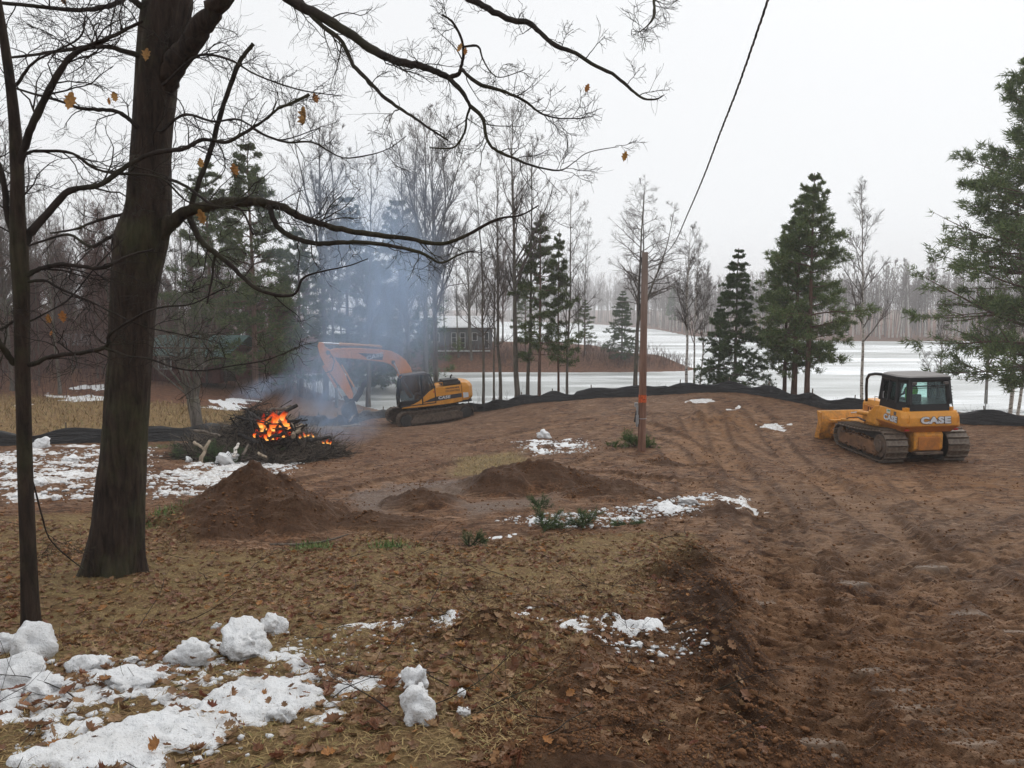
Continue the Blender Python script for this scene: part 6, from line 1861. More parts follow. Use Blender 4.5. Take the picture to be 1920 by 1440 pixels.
LOGS = [((500,792,21.6),(556,760,22.2),7,'char_log','thick charred log jutting up to the right out of the flames'),
        ((522,788,21.4),(566,806,21.6),7,'pale_log','grey bare log slanting down right of the flames'),
        ((506,770,22.5),(548,765,22.5),6,'log_bark','log lying level behind the flames'),
        ((548,818,21.2),(566,796,21.6),7,'pale_log','short pale log with a cut end at the right of the fire'),
        ((570,800,22),(546,795,21.9),6,'log_bark','short log beyond the right end of the flames'),
        ((448,815,21.3),(485,828,21.0),6,'char_log','charred log at the left foot of the flames'),
        ((374,866,20.3),(392,826,20.8),6,'pale_log','pale forked branch standing at the left end of the pile'),
        ((364,829,21.0),(384,842,20.7),5,'pale_log','short pale stick crossing the forked branch'),
        ((366,806,21.6),(414,818,21.6),5,'log_bark','long branch sticking out left from the pile top'),
        ((438,854,20.2),(447,832,20.6),5,'birch_bark','white birch stick leaning at the front of the pile'),
        ((456,852,20.3),(466,832,20.6),4,'log_bark','thin stick beside the white birch stick'),
        ((484,850,20.2),(500,857,20.1),4,'pale_log','small split stick lying in front of the pile'),
        ((575,826,20.8),(618,820,21.4),6,'char_log','low charred log behind the right-hand small flame'),
        ((535,812,21.1),(500,822,20.9),6,'char_log','charred log across the foot of the flames'),
        ((545,760,22.8),(530,790,22.2),5,'log_bark','upright log end behind the flames'),
        ((470,775,22.3),(505,800,21.8),6,'char_log','charred log falling into the brightest flame'),
        ((640,800,27),(676,795,27.5),4,'pale_log','bare branch lying on the mud between fire and excavator'),
        ((655,790,27),(665,778,27.2),4,'pale_log','short branch stub near the excavator bucket')]
for k, (p0, p1, w, mt, lb) in enumerate(LOGS):
    log_between('log', P(*p0), P(*p1), w * 21 / F / 2 * 1.25, mt, lb, k, stub=(k in (6, 8)))
def fire():
    rg = np.random.default_rng(8)
    def tongue(bx, by, bz, h, w, m_v, m_f, m_a):
        n, k = 9, 9; off = len(m_v)
        ph = rg.uniform(0, 6.28); lean = rg.normal(0, 0.25, 2)
        for i in range(k):
            t = i / (k - 1)
            r = w * (math.sin(min(1, t * 1.6 + 0.25) * math.pi * 0.5) * (1 - t) ** 0.75 + 0.01)
            cx = bx + h * (lean[0] * t * t + 0.10 * math.sin(t * 5 + ph)); cy = by + h * (lean[1] * t * t + 0.10 * math.cos(t * 4 + ph))
            for j in range(n):
                a = 6.283 * j / n
                rr = r * (1 + 0.3 * math.sin(a * 2 + t * 6 + ph))
                m_v.append((cx + rr * math.cos(a), cy + rr * math.sin(a) * 0.7, bz + h * t)); m_a.append(t)
        for i in range(k - 1):
            for j in range(n):
                m_f.append((off + i * n + j, off + i * n + (j + 1) % n, off + (i + 1) * n + (j + 1) % n, off + (i + 1) * n + j))
    groups = [('flames', 'tall red and orange flames in the heart of the brush pile', [(490,810,.58,.12),(497,806,.50,.12),(508,820,.46,.12),(487,802,.42,.10),(515,808,.48,.16),(525,802,.50,.16),(535,800,.44,.15),(512,824,.34,.10),(500,826,.32,.09),(520,795,.44,.16),(542,806,.32,.12),(478,820,.24,.07),(530,820,.26,.10),(505,795,.48,.15),(532,788,.4,.15)]),
              ('flames', 'small flames licking at the right end of the pile', [(562,822,.14,.06),(571,820,.20,.06),(578,818,.14,.05),(586,820,.24,.05)]),
              ('flames', 'lone small flame lowest at the right foot of the pile', [(606,832,.13,.06),(614,832,.17,.07),(620,833,.12,.05)])]
    for nm, lb, tg_ in groups:
        V, Fc, A = [], [], []
        b0 = None
        for (px, py, h, w) in tg_:
            b = P(px, py, 21.5 + rg.uniform(-0.2, 0.3))
            if b0 is None: b0 = b
            tongue(b.x - b0.x, b.y - b0.y, b.z - b0.z, h, w, V, Fc, A)
        me = np_mesh(nm, V, np.array(Fc), True); add_attr(me, 'rise', A)
        o = link_mesh(nm, me, MAT['flame'], loc=b0); prop(o, lb, 'fire', kind='stuff')
    bm = bmesh.new(); bmesh.ops.create_icosphere(bm, subdivisions=4, radius=1)
    for q in bm.verts:
        n_ = float(fbm(np.array([q.co.x * 1.3 + q.co.z]), np.array([q.co.y * 1.3]), 1.8, 3, 4)[0])
        q.co *= 1 + 0.35 * n_
    me = bpy.data.meshes.new('embers'); bm.to_mesh(me); bm.free()
    o = link_mesh('embers', me, MAT['embers'], loc=P(513, 808, 22.0)); o.scale = (0.50, 0.26, 0.26)
    prop(o, 'glowing red embers behind the flames', 'embers', kind='stuff')
    # charred sticks lying across the glow
    N = 60; K = 5
    c = np.array([P(rg.uniform(470, 560), rg.uniform(785, 832), 21.55 + rg.uniform(-0.35, 0.35)) for _ in range(N)])
    d = unit(rg.normal(0, 1, (N, 3)) * [1, 0.4, 0.55]); Ls = rg.uniform(0.3, 1.1, N)
    pp = c[:, None] + d[:, None] * (np.linspace(-0.5, 0.5, K)[None, :, None] * Ls[:, None, None]) + rg.normal(0, 0.015, (N, K, 3))
    v, fcs = tubes_np([(pp, np.linspace(1, 0.5, K)[None] * rg.uniform(0.012, 0.04, N)[:, None], 6)])
    o = link_mesh('charred_sticks', np_mesh('charred_sticks', v, fcs, True), MAT['char_log']); prop(o, 'charred sticks crossing in front of the flames', 'sticks', kind='stuff')
fire()
# ------------------------------------------------------------------ snow
def snow_material():
    t = NT('old_snow')
    v = t.coord('Object')
    n = t.noise(5, 5, 0.65, v); n2 = t.noise(60, 4, 0.7, v)
    c = t.mix(t.ramp(n, [(0.45, 0), (0.75, 0.5)]), (0.79, 0.80, 0.815), (0.58, 0.56, 0.53))
    c = t.mix(t.ramp(n2, [(0.60, 0), (0.72, 0.7)]), c, (0.15, 0.105, 0.08))
    t.bsdf(c, 0.8, t.bump(t.math('ADD', n2, t.math('MULTIPLY', t.noise(18, 5, 0.7, v), 1.8)), 0.9, 0.02), 0.2)
    MAT['old_snow'] = t.m
    t = NT('dirty_snow')
    v = t.coord('Object')
    n = t.noise(7, 5, 0.7, v); n2 = t.noise(30, 4, 0.7, v)
    c = t.mix(t.ramp(n, [(0.42, 0), (0.64, 0.9)]), (0.72, 0.73, 0.74), (0.34, 0.29, 0.25))
    c = t.mix(t.ramp(n2, [(0.55, 0), (0.68, 0.85)]), c, (0.09, 0.06, 0.045))
    t.bsdf(c, 0.7, t.bump(n2, 0.7, 0.03), 0.3)
    MAT['dirty_snow'] = t.m
snow_material()

def snow_field(name, label, polys, thick, cover, freq, mat='old_snow', soft=0.3, lump=0.5, seed=0, near=True):
    """patchy snow lying on the ground inside the plan polygons; real thickness"""
    allp = np.vstack([np.array(p) for p in polys])
    lo, hi = allp.min(0) - 0.4, allp.max(0) + 0.4
    rr = np.hypot(allp[:, 0], allp[:, 1]); aa = np.arctan2(allp[:, 0], allp[:, 1])
    R = R_[(R_ > rr.min() * 0.9) & (R_ < rr.max() * 1.08)]
    A = A_[(A_ > aa.min() - 0.03) & (A_ < aa.max() + 0.03)]
    if len(R) * len(A) > 260000:
        k = 2; R = R[::k]; A = A[::k]
    X, Y = polar(R, A); sh = X.shape; x, y = X.ravel(), Y.ravel()
    sd = np.full(x.shape, -1e9)
    for p in polys: sd = np.maximum(sd, poly_sd(p, x, y))
    m = np.clip(sd / soft, -1.5, 1.0)
    f = m + cover + 1.5 * fbm(x, y, freq, 4, seed) + 0.8 * fbm(x, y, freq * 4.3, 3, seed + 3)
    h = thick * (1 - np.exp(-2.2 * np.clip(f, -0.5, 4))) + lump * thick * np.abs(fbm(x, y, freq * 2.4, 3, seed + 7)) * np.clip(f, 0, 1) - 0.012
    keep = ((h > -0.006) & (m > -1.4)).reshape(sh)
    z = ground_z(x, y) + h
    nr_, na_ = sh
    q = keep[:-1, :-1] | keep[1:, :-1] | keep[1:, 1:] | keep[:-1, 1:]
    i, j = np.nonzero(q)
    fc = np.stack([i * na_ + j, (i + 1) * na_ + j, (i + 1) * na_ + j + 1, i * na_ + j + 1], 1)
    if len(fc) == 0: return
    used, inv = np.unique(fc.ravel(), return_inverse=True)
    o = link_mesh(name, np_mesh(name, np.stack([x, y, z], 1)[used], inv.reshape(-1, 4), True), MAT[mat])
    prop(o, label, 'snow', kind='stuff')

snow_field('snow', 'thick melting snow covering the bottom left corner', [W([(-60,1262),(60,1245),(180,1255),(260,1262),(330,1245),(400,1208),(470,1215),(540,1200),(610,1225),(640,1270),(655,1300),(620,1335),(520,1365),(420,1415),(330,1455),(-60,1475)])], 0.038, -0.60, 3.4, soft=0.18, lump=1.5, seed=3)
snow_field('snow', 'thin snow scraps on the leaves in the middle foreground', [W([(630,1178),(700,1165),(770,1172),(750,1188),(690,1190)]), W([(770,1190),(850,1160),(880,1165),(860,1190),(800,1208)]), W([(580,1290),(660,1270),(720,1275),(700,1300),(620,1310)]), W([(700,1280),(750,1265),(790,1275),(780,1300)]), W([(940,1165),(1000,1150),(990,1175)]), W([(560,1330),(640,1320),(660,1345),(600,1370),(560,1350)]), W([(980,1125),(1040,1122),(1030,1135)])], 0.02, -0.25, 4.5, soft=0.08, lump=0.8, seed=5)
snow_field('snow', 'broken snow on the dark soil ridge right of centre', [W([(1020,1185),(1060,1168),(1150,1160),(1235,1172),(1250,1190),(1130,1210),(1050,1205)]), W([(1180,1215),(1230,1205),(1290,1210),(1340,1228),(1260,1235),(1200,1230)])], 0.03, -0.55, 4.0, soft=0.10, lump=1.2, seed=8)
snow_field('snow', 'band of crusted snow across the middle of the clearing', [W([(940,985),(1000,965),(1110,965),(1200,962),(1215,945),(1260,935),(1320,925),(1345,935),(1300,960),(1270,980),(1180,980),(1080,992),(980,992)]), W([(1205,990),(1260,985),(1240,998)]), W([(880,1015),(920,1000),(990,1003),(960,1018)])], 0.03, -0.80, 2.8, soft=0.3, lump=1.5, seed=11)
snow_field('snow', 'small white snow patch left of the pole', [W([(960,838),(1000,818),(1090,820),(1130,835),(1080,850),(1010,855)])], 0.04, -1.0, 2.6, 'old_snow', 0.5, 1.2, 15)
snow_field('snow', 'dirty snow spread in front of the burning pile', [W([(270,890),(330,868),(420,865),(520,860),(570,870),(545,900),(470,920),(330,935),(270,925)])], 0.06, -0.95, 1.9, 'dirty_snow', 0.6, 1.8, 19)
snow_field('snow', 'dirty melting snow strewn behind the two left trunks', [W([(-80,850),(60,835),(200,832),(290,835),(280,870),(260,930),(150,950),(20,950),(-80,930)])], 0.05, -1.05, 1.6, 'dirty_snow', 0.8, 1.8, 23)
snow_field('snow', 'thin snow skins on the mud crest by the fence', [W([(1270,748),(1330,742),(1370,748),(1330,758),(1280,756)]), W([(1350,770),(1385,765),(1390,775)]), W([(1420,800),(1470,795),(1490,808),(1440,812)])], 0.02, -0.25, 0.8, 'dirty_snow', 0.6, 0.4, 29)
snow_field('snow', 'snow lying under the trees of the left woods', [W([(60,742),(130,722),(200,722),(300,735),(260,752),(120,755)]), W([(350,762),(420,745),(500,748),(490,765),(400,770)]), W([(-40,770),(40,748),(60,760),(0,775)])], 0.08, -0.75, 0.7, 'old_snow', 1.2, 0.5, 33)
snow_field('snow', 'grey slush at the edge of the dug mud, upper right', [W([(1330,960),(1360,930),(1420,925),(1450,960),(1400,985),(1350,990)]), W([(1320,1035),(1370,1025),(1400,1045),(1350,1050)])], 0.016, -0.55, 1.6, 'dirty_snow', 0.4, 0.6, 37)

def snow_lump(px, py, w, h, label, seed, dirt=False, cat='snow lump'):
    """melting block of snow; (px,py) is the middle of its foot"""
    g = G(px, py); Yl = g.y
    a, b = w * Yl / F / 2, h * Yl / F
    rg = np.random.default_rng(seed)
    bm = bmesh.new(); bmesh.ops.create_icosphere(bm, subdivisions=4, radius=1)
    co = np.array([q.co[:] for q in bm.verts])
    d = 1 + 0.75 * fbm(co[:, 0] + co[:, 2] * 0.7, co[:, 1] + co[:, 2] * 0.4, 1.25, 3, seed) + 0.22 * fbm(co[:, 0] - co[:, 2], co[:, 1] + co[:, 2], 3.4, 3, seed + 2)
    co = np.sign(co) * np.abs(co) ** 0.85 * d[:, None]
    co *= np.array([a, a * 0.8, b * 0.62]); co[:, 2] += b * 0.36
    for q, c in zip(bm.verts, co): q.co = c
    me = bpy.data.meshes.new('snow_lump'); bm.to_mesh(me); bm.free()
    for p in me.polygons: p.use_smooth = True
    o = link_mesh('snow_lump', me, MAT['old_snow'], loc=g); o.rotation_euler = (0, 0, rg.uniform(0, 6.28))
    prop(o, label, cat, 'snow lumps')
lumps = [(68,1232,95,62,'big rounded snow lump at the foot of the young tree'),(20,1222,60,40,'smaller snow lump at the left edge beside the young tree'),
 (785,1352,76,72,'tall white snow block standing alone in the leaves, lower centre'),(778,1302,62,42,'snow lump leaning behind the lone tall snow block'),
 (458,1232,105,58,'long snow lump shaped like a crouching animal'),(512,1190,44,34,'snow knob at the right end of the long snow lump'),(358,1252,72,44,'squat snow lump left of the long snow lump'),
 (30,1290,90,52,'snow mound at the left edge above the snow field'),(90,1308,80,40,'snow mound right of the edge mound in the snow field'),(170,1262,66,30,'low snow mound at the upper rim of the snow field'),(245,1290,90,26,'flat snow mound in the middle of the snow field'),
 (405,1182,16,12,'tiny snow bit left of the snow knob'),(245,1250,24,12,'small snow bit lying on the leaves behind the snow field'),(868,1350,26,16,'small snow bit right of the tall snow block'),(865,1312,18,12,'little snow bit near the tall snow block'),
 (1215,1184,52,20,'oval snow lump on the dark ridge'),(1243,1186,22,12,'small snow lump right of the oval lump on the ridge'),(1195,1212,20,14,'lone snow bit below the oval lump on the ridge'),
 (530,1345,50,28,'snow lump at the right of the snow field'),(428,872,44,24,'bright snow lump in front of the brush pile'),(355,868,18,10,'small snow lump at the left of the brush pile'),
 (78,838,26,18,'white snow lump in front of the fence at the left edge'),(130,862,30,12,'small white snow lump left of the oak trunk'),(105,942,16,10,'white snow bit between the two left trunks'),(75,918,26,12,'white snow clod close behind the young tree'),
 (1020,822,26,14,'snow clump on the patch left of the pole'),(1290,945,30,12,'snow clump on the right end of the crusted band')]
for k, (a, b, w, h, lb) in enumerate(lumps): snow_lump(a, b, w, h, lb, 100 + k)

def snow_crumbs():
    """small broken bits of snow round the patches, too many to count"""
    rg = np.random.default_rng(66)
    bm = bmesh.new(); bmesh.ops.create_icosphere(bm, subdivisions=1, radius=1); tv = np.array([v.co[:] for v in bm.verts]); tf = np.array([[v.index for v in f.verts] for f in bm.faces]); bm.free()
    pts = []
    for poly, n, sd, s0 in [(W([(0,1250),(330,1240),(540,1190),(650,1280),(640,1330),(420,1420),(0,1440)]), 420, 0.12, 0.010), (W([(1020,1170),(1240,1170),(1330,1225),(1180,1225)]), 220, 0.10, 0.010),
                        (W([(950,985),(1200,955),(1330,928),(1290,965),(1080,995)]), 900, 0.25, 0.016), (W([(970,830),(1100,822),(1100,850),(1000,850)]), 420, 0.3, 0.02), (W([(280,895),(420,868),(560,868),(480,915),(300,935)]), 1000, 0.4, 0.022),
                        (W([(0,850),(280,838),(250,930),(0,945)]), 1100, 0.5, 0.025), (W([(640,1175),(870,1165),(800,1205),(700,1300),(580,1300)]), 160, 0.1, 0.008)]:
        p = np.array(poly); q = rg.uniform(p.min(0) - sd, p.max(0) + sd, (n * 4, 2)); q = q[poly_sd(poly, q[:, 0], q[:, 1]) > -sd * rg.random(n * 4)][:n]
        pts.append(np.concatenate([q, np.full((len(q), 1), s0)], 1))
    pts = np.vstack(pts); x, y = pts[:, 0], pts[:, 1]; N = len(x); z = ground_z(x, y)
    s = pts[:, 2] * (0.4 + 1.6 * rg.random(N) ** 2.5)
    v = tv[None] * (1 + rg.normal(0, 0.25, (N, 12, 1))) * (s[:, None, None] * rg.uniform(0.7, 1.3, (N, 1, 3)) * np.array([1.3, 1.1, 0.7])) + np.stack([x, y, z + s * 0.4], 1)[:, None]
    o = link_mesh('snow_crumbs', np_mesh('snow_crumbs', v.reshape(-1, 3), (tf[None] + np.arange(N)[:, None, None] * 12).reshape(-1, 3), True), MAT['old_snow'])
    prop(o, 'small crumbs of broken snow scattered round the patches', 'snow', kind='stuff')
snow_crumbs()

# ------------------------------------------------------------------ loose things on the ground
def scatter_in(poly_list, n, rg, rmin, rmax, amax=0.75, power=1.0):
    out = []
    tot = 0
    while tot < n:
        k = n * 3
        r = np.sqrt(rg.uniform(rmin ** 2, rmax ** 2, k)) if power == 1.0 else np.exp(rg.uniform(math.log(rmin), math.log(rmax), k))
        a = rg.uniform(-amax, amax, k)
        x, y = r * np.sin(a), r * np.cos(a)
        ok = np.zeros(k, bool)
        for p, w in poly_list: ok |= (poly_sd(p, x, y) > -0.1) & (rg.random(k) < w)
        out.append(np.stack([x[ok], y[ok]], 1)); tot += ok.sum()
        if len(out) > 40: break
    return np.vstack(out)[:n]
def ground_normal(x, y, e=0.03):
    z0 = ground_z(x, y)
    zx = ground_z(x + e, y) - z0; zy = ground_z(x, y + e) - z0
    return z0, unit(np.stack([-zx / e, -zy / e, np.ones_like(zx)], 1))
Z_ALLOAK = W([(380,1240),(620,1100),(1000,1130),(1200,1300),(1100,1440),(300,1440)])
def leaves():
    rg = np.random.default_rng(61)
    xy = scatter_in([(Z_LITTER, 0.8), (Z_MIXED, 0.35)], 16000, rg, 2.4, 12.5)
    x, y = xy[:, 0], xy[:, 1]
    cl = fbm(x, y, 1.3, 3, 71)
    ok = rg.random(len(x)) < sstep(-0.35, 0.25, cl) + 0.15
    x, y = x[ok], y[ok]
    z, nm = ground_normal(x, y)
    N = len(x)
    z = z + 0.045 * ((poly_sd(W([(0,1262),(330,1245),(540,1205),(640,1290),(420,1410),(0,1440)]), x, y) > 0) & (rg.random(N) < 0.22))      # some lie on the snow
    r = np.hypot(x, y)
    size = rg.uniform(0.042, 0.085, N)
    # the 300 that show largest: nearest ones in view
    vis = (np.abs(np.arctan2(x, y)) < 0.62) & (r > 2.75)
    order = np.argsort(np.where(vis, r / size, 1e9))
    big = order[:300]; rest = np.setdiff1d(np.arange(N), big)
    def rot(k):
        n_ = unit(nm[k] + rg.normal(0, 0.28, 3)); a = rg.uniform(0, 6.28)
        t = unit(np.cross(n_, [math.cos(a), math.sin(a), 0.1])); b = np.cross(n_, t)
        return np.stack([t, b, n_], 1)
    for L_ in LEAF:
        if not L_.materials: L_.materials.append(MAT['fallen_leaf'])
    for k in big:
        o = bpy.data.objects.new('fallen_leaf', LEAF[int(rg.integers(4))]); COL.objects.link(o)
        s = size[k] * 1.12
        M = Matrix([[*(rot(k)[i] * s), [x[k], y[k], z[k] + 0.012][i]] for i in range(3)] + [[0, 0, 0, 1]])
        o.matrix_world = M
        prop(o, 'curled brown oak leaf lying in the near foreground litter', 'leaf', 'fallen oak leaves in the foreground')
    V = []; Fc = []; off = 0
    tv = []; tf = []
    for L_ in LEAF:
        tv.append(np.array([v.co[:] for v in L_.vertices])); tf.append(np.array([p.vertices[:] for p in L_.polygons]))
    for k in rest:
        j = int(rg.integers(4))
        V.append(tv[j] @ (rot(k) * size[k]).T + np.array([x[k], y[k], z[k] + 0.008])); Fc.append(tf[j] + off); off += len(tv[j])
    o = link_mesh('leaf_litter', np_mesh('leaf_litter', np.vstack(V), np.vstack(Fc)), MAT['fallen_leaf'])
    prop(o, 'carpet of brown and russet oak leaves over the sloping lawn', 'leaves', kind='stuff')
leaves()
def straw_material():
    t = NT('dry_grass')
    isl = t.n('NewGeometry').outputs['Random Per Island']
    c = t.ramp(isl, [(0.0, (0.11, 0.065, 0.03)), (0.45, (0.22, 0.145, 0.062)), (0.85, (0.33, 0.235, 0.105)), (1.0, (0.13, 0.135, 0.04))])
    t.bsdf(c, 0.7, None, 0.2); MAT['dry_grass'] = t.m
    t = NT('green_grass')
    isl = t.n('NewGeometry').outputs['Random Per Island']
    t.bsdf(t.ramp(isl, [(0.0, (0.045, 0.085, 0.02)), (1.0, (0.13, 0.20, 0.05))]), 0.6, None, 0.2); MAT['green_grass'] = t.m
straw_material()
def blades(name, label, xy, ln, wd, up, mat, rg, kind='stuff', cat='grass'):
    x, y = xy[:, 0], xy[:, 1]; N = len(x)
    z = ground_z(x, y)
    a = rg.uniform(0, 6.28, N); l = ln * rg.uniform(0.5, 1.4, N)
    e = up * rg.random(N) ** 1.5
    d = np.stack([np.cos(a) * np.cos(e), np.sin(a) * np.cos(e), np.sin(e)], 1)
    s = np.stack([-np.sin(a), np.cos(a), 0 * a], 1) * (wd * rg.uniform(0.6, 1.3, N))[:, None]
    b = np.stack([x, y, z + 0.004], 1)
    mid = b + d * (l * 0.55)[:, None] + np.array([0, 0, 1]) * (l * 0.06)[:, None]
    tip = b + d * l[:, None] - np.array([0, 0, 1]) * (l * 0.05)[:, None]
    V = np.stack([b - s, b + s, mid + s * 0.8, mid - s * 0.8, tip], 1).reshape(-1, 3)
    o_ = np.arange(N)[:, None] * 5
    o = link_mesh(name, np_mesh(name, V, [np.concatenate([o_ + k for k in (0, 1, 2, 3)], 1), np.concatenate([o_ + k for k in (3, 2, 4)], 1)]), MAT[mat])
    prop(o, label, cat, kind=kind)
rg_ = np.random.default_rng(62)
blades('dry_grass', 'matted straw-coloured dead grass between the fallen leaves', scatter_in([(Z_LITTER, 1.0), (Z_MIXED, 0.03)], 90000, rg_, 3.0, 13, power=1.0), 0.055, 0.0022, 0.30, 'dry_grass', rg_)
yx = rg_.uniform([-45, 26.5], [-9, 42], (26000, 2)); yx = yx[poly_sd(Z_YARD, yx[:, 0], yx[:, 1]) > -0.5]
blades('yard_grass', 'tan dead grass of the yard beyond the fence', yx, 0.32, 0.012, 1.1, 'dry_grass', rg_)
px_ = np.array(Z_PALEGRASS); yx = rg_.uniform(px_.min(0), px_.max(0), (6000, 2)); yx = yx[poly_sd(Z_PALEGRASS, yx[:, 0], yx[:, 1]) > 0]
blades('pale_grass', 'strip of pale dead grass left standing in the middle of the mud', yx, 0.14, 0.006, 0.7, 'dry_grass', rg_)
for k, (px, py, n, sz, lb) in enumerate([(585, 1030, 260, 0.10, 'small green grass tuft at the right foot of the dirt pile'), (732, 1028, 220, 0.09, 'green grass tuft right of the dirt pile'), (300, 985, 300, 0.16, 'faint green grass strip behind the oak'), (305, 838, 260, 0.25, 'green weed tuft under the fence left of the oak')]):
    g = G(px, py)
    xy = np.stack([g.x + rg_.normal(0, sz * 1.3, n), g.y + rg_.normal(0, sz, n)], 1)
    blades('grass_tuft', lb, xy, 0.12, 0.004, 1.4, 'green_grass', rg_, 'stuff', 'grass')

simple('soil_clod', (0.165, 0.083, 0.041), 0.9, 0.4, 20, 0.1, 0, 0.5, col2=(0.062, 0.029, 0.015))
def clods():
    rg = np.random.default_rng(63)
    bm = bmesh.new(); bmesh.ops.create_icosphere(bm, subdivisions=1, radius=1); v1 = np.array([v.co[:] for v in bm.verts]); f1 = np.array([[v.index for v in f.verts] for f in bm.faces]); bm.free()
    bm = bmesh.new(); bmesh.ops.create_icosphere(bm, subdivisions=2, radius=1); v2 = np.array([v.co[:] for v in bm.verts]); f2 = np.array([[v.index for v in f.verts] for f in bm.faces]); bm.free()
    allmud = W([(930,1440),(960,1340),(1010,1260),(1080,1190),(1190,1140),(1215,1085),(1330,1050),(1290,1005),(1050,1008),(870,1030),(700,1000),(560,1038),(340,1040),(330,985),(-200,960),(-200,850),(500,880),(900,800),(1500,770),(1990,850),(2100,1440)])
    xy = scatter_in([(allmud, 0.30), (Z_DARKRIDGE, 1.0), (Z_MIXED, 0.4)], 15000, rg, 2.4, 26, power=0.6)
    hp = []
    for (cx, cy_, rx, ry, hh, a, sh) in HEAPS[:18]:
        n = int(260 * max(rx, 0.25)); hp.append(np.stack([cx + rg.normal(0, rx * 0.62, n), cy_ + rg.normal(0, ry * 0.62, n)], 1))
    xy = np.vstack([xy] + hp)
    x, y = xy[:, 0], xy[:, 1]
    keep = rg.random(len(x)) < 0.2 + 1.4 * sstep(-0.1, 0.5, fbm(x, y, 1.1, 3, 81))
    x, y = x[keep], y[keep]
    N = len(x); z = ground_z(x, y)
    s = 0.004 + 0.016 * rg.random(N) ** 3.5 + 0.0007 * np.hypot(x, y)
    def grp(sel, tv, tf):
        n = len(sel)
        sc = s[sel][:, None, None] * rg.uniform(0.6, 1.4, (n, 1, 3)) * np.array([1, 1, 0.7])
        v = tv[None] * (1 + rg.normal(0, 0.22, (n, len(tv), 1))) * sc
        a = rg.uniform(0, 6.28, n); c, sn = np.cos(a)[:, None], np.sin(a)[:, None]
        v = np.stack([v[..., 0] * c - v[..., 1] * sn, v[..., 0] * sn + v[..., 1] * c, v[..., 2]], -1)
        v += np.stack([x[sel], y[sel], z[sel] + s[sel] * 0.25], 1)[:, None]
        return v.reshape(-1, 3), (tf[None] + np.arange(n)[:, None, None] * len(tv)).reshape(-1, 3)
    bigm = s * 736 / np.hypot(x, y) > 4.0
    va, fa = grp(np.nonzero(~bigm)[0], v1, f1); vb, fb = grp(np.nonzero(bigm)[0], v2, f2)
    xy = scatter_in([(allmud, 0.6), (Z_DARKRIDGE, 1.0), (Z_MIXED, 0.6)], 42000, rg, 2.4, 10, power=0.6)      # fine crumbs close to us
    x, y = xy[:, 0], xy[:, 1]; N = len(x); z = ground_z(x, y)
    s = 0.003 + 0.009 * rg.random(N) ** 2.2
    vo = np.array([[1, 0, 0], [-1, 0, 0], [0, 1, 0], [0, -1, 0], [0, 0, 1], [0, 0, -1]], float)
    fo = np.array([[0, 2, 4], [2, 1, 4], [1, 3, 4], [3, 0, 4], [2, 0, 5], [1, 2, 5], [3, 1, 5], [0, 3, 5]])
    vc, fc = grp(np.arange(N), vo, fo)
    o = link_mesh('soil_clods', np_mesh('soil_clods', np.vstack([va, vb, vc]), np.vstack([fa, fb + len(va), fc + len(va) + len(vb)])), MAT['soil_clod'])
    prop(o, 'loose dark clods of soil strewn over the mud', 'soil', kind='stuff')
clods()
def ground_twigs():
    rg = np.random.default_rng(64)
    xy = np.vstack([scatter_in([(Z_LITTER, 1.0)], 130, rg, 3, 13), scatter_in([(Z_MIXED, 1.0)], 40, rg, 3, 9)])
    N = len(xy); z = ground_z(xy[:, 0], xy[:, 1])
    a = rg.uniform(0, 6.28, N); L = rg.uniform(0.15, 0.7, N); K = 6
    p = np.zeros((N, K, 3)); p[:, 0] = np.stack([xy[:, 0], xy[:, 1], z + 0.02], 1)
    d = np.stack([np.cos(a), np.sin(a), rg.uniform(0.0, 0.35, N)], 1)
    for k in range(1, K):
        d = unit(d + rg.normal(0, 0.18, (N, 3)) * [1, 1, 0.4]); p[:, k] = p[:, k - 1] + d * (L / (K - 1))[:, None]
    r = rg.uniform(0.0018, 0.005, N)[:, None] * np.linspace(1, 0.4, K)[None]
    p1, r1 = children(p, r, 3, 0.2, 0.95, lambda t, L: L * 0.4, (40, 12), 4, 0.15, 0.05, 0.7, 0.5, rg)
    v, f = tubes_np([(p, r, 4), (p1, np.maximum(r1, 0.0012), 3)])
    o = link_mesh('fallen_twigs', np_mesh('fallen_twigs', v, f), MAT['oak_twig']); prop(o, 'thin dead twigs scattered on the leaf litter', 'twigs', kind='stuff')
ground_twigs()
g = G(640, 1018)
m = MB(); m.tube([Vector((-0.9, -0.10, 0.02)), Vector((-0.55, -0.12, 0.03)), Vector((-0.25, -0.05, 0.04)), Vector((-0.05, 0.08, 0.06)), Vector((0.06, 0.16, 0.08))], [0.016, 0.016, 0.014, 0.012, 0.008], 7)
o = m.build('fallen_branch', MAT['log_bark'], None, loc=g); prop(o, 'bent grey branch lying at the right foot of the dirt pile', 'branch')

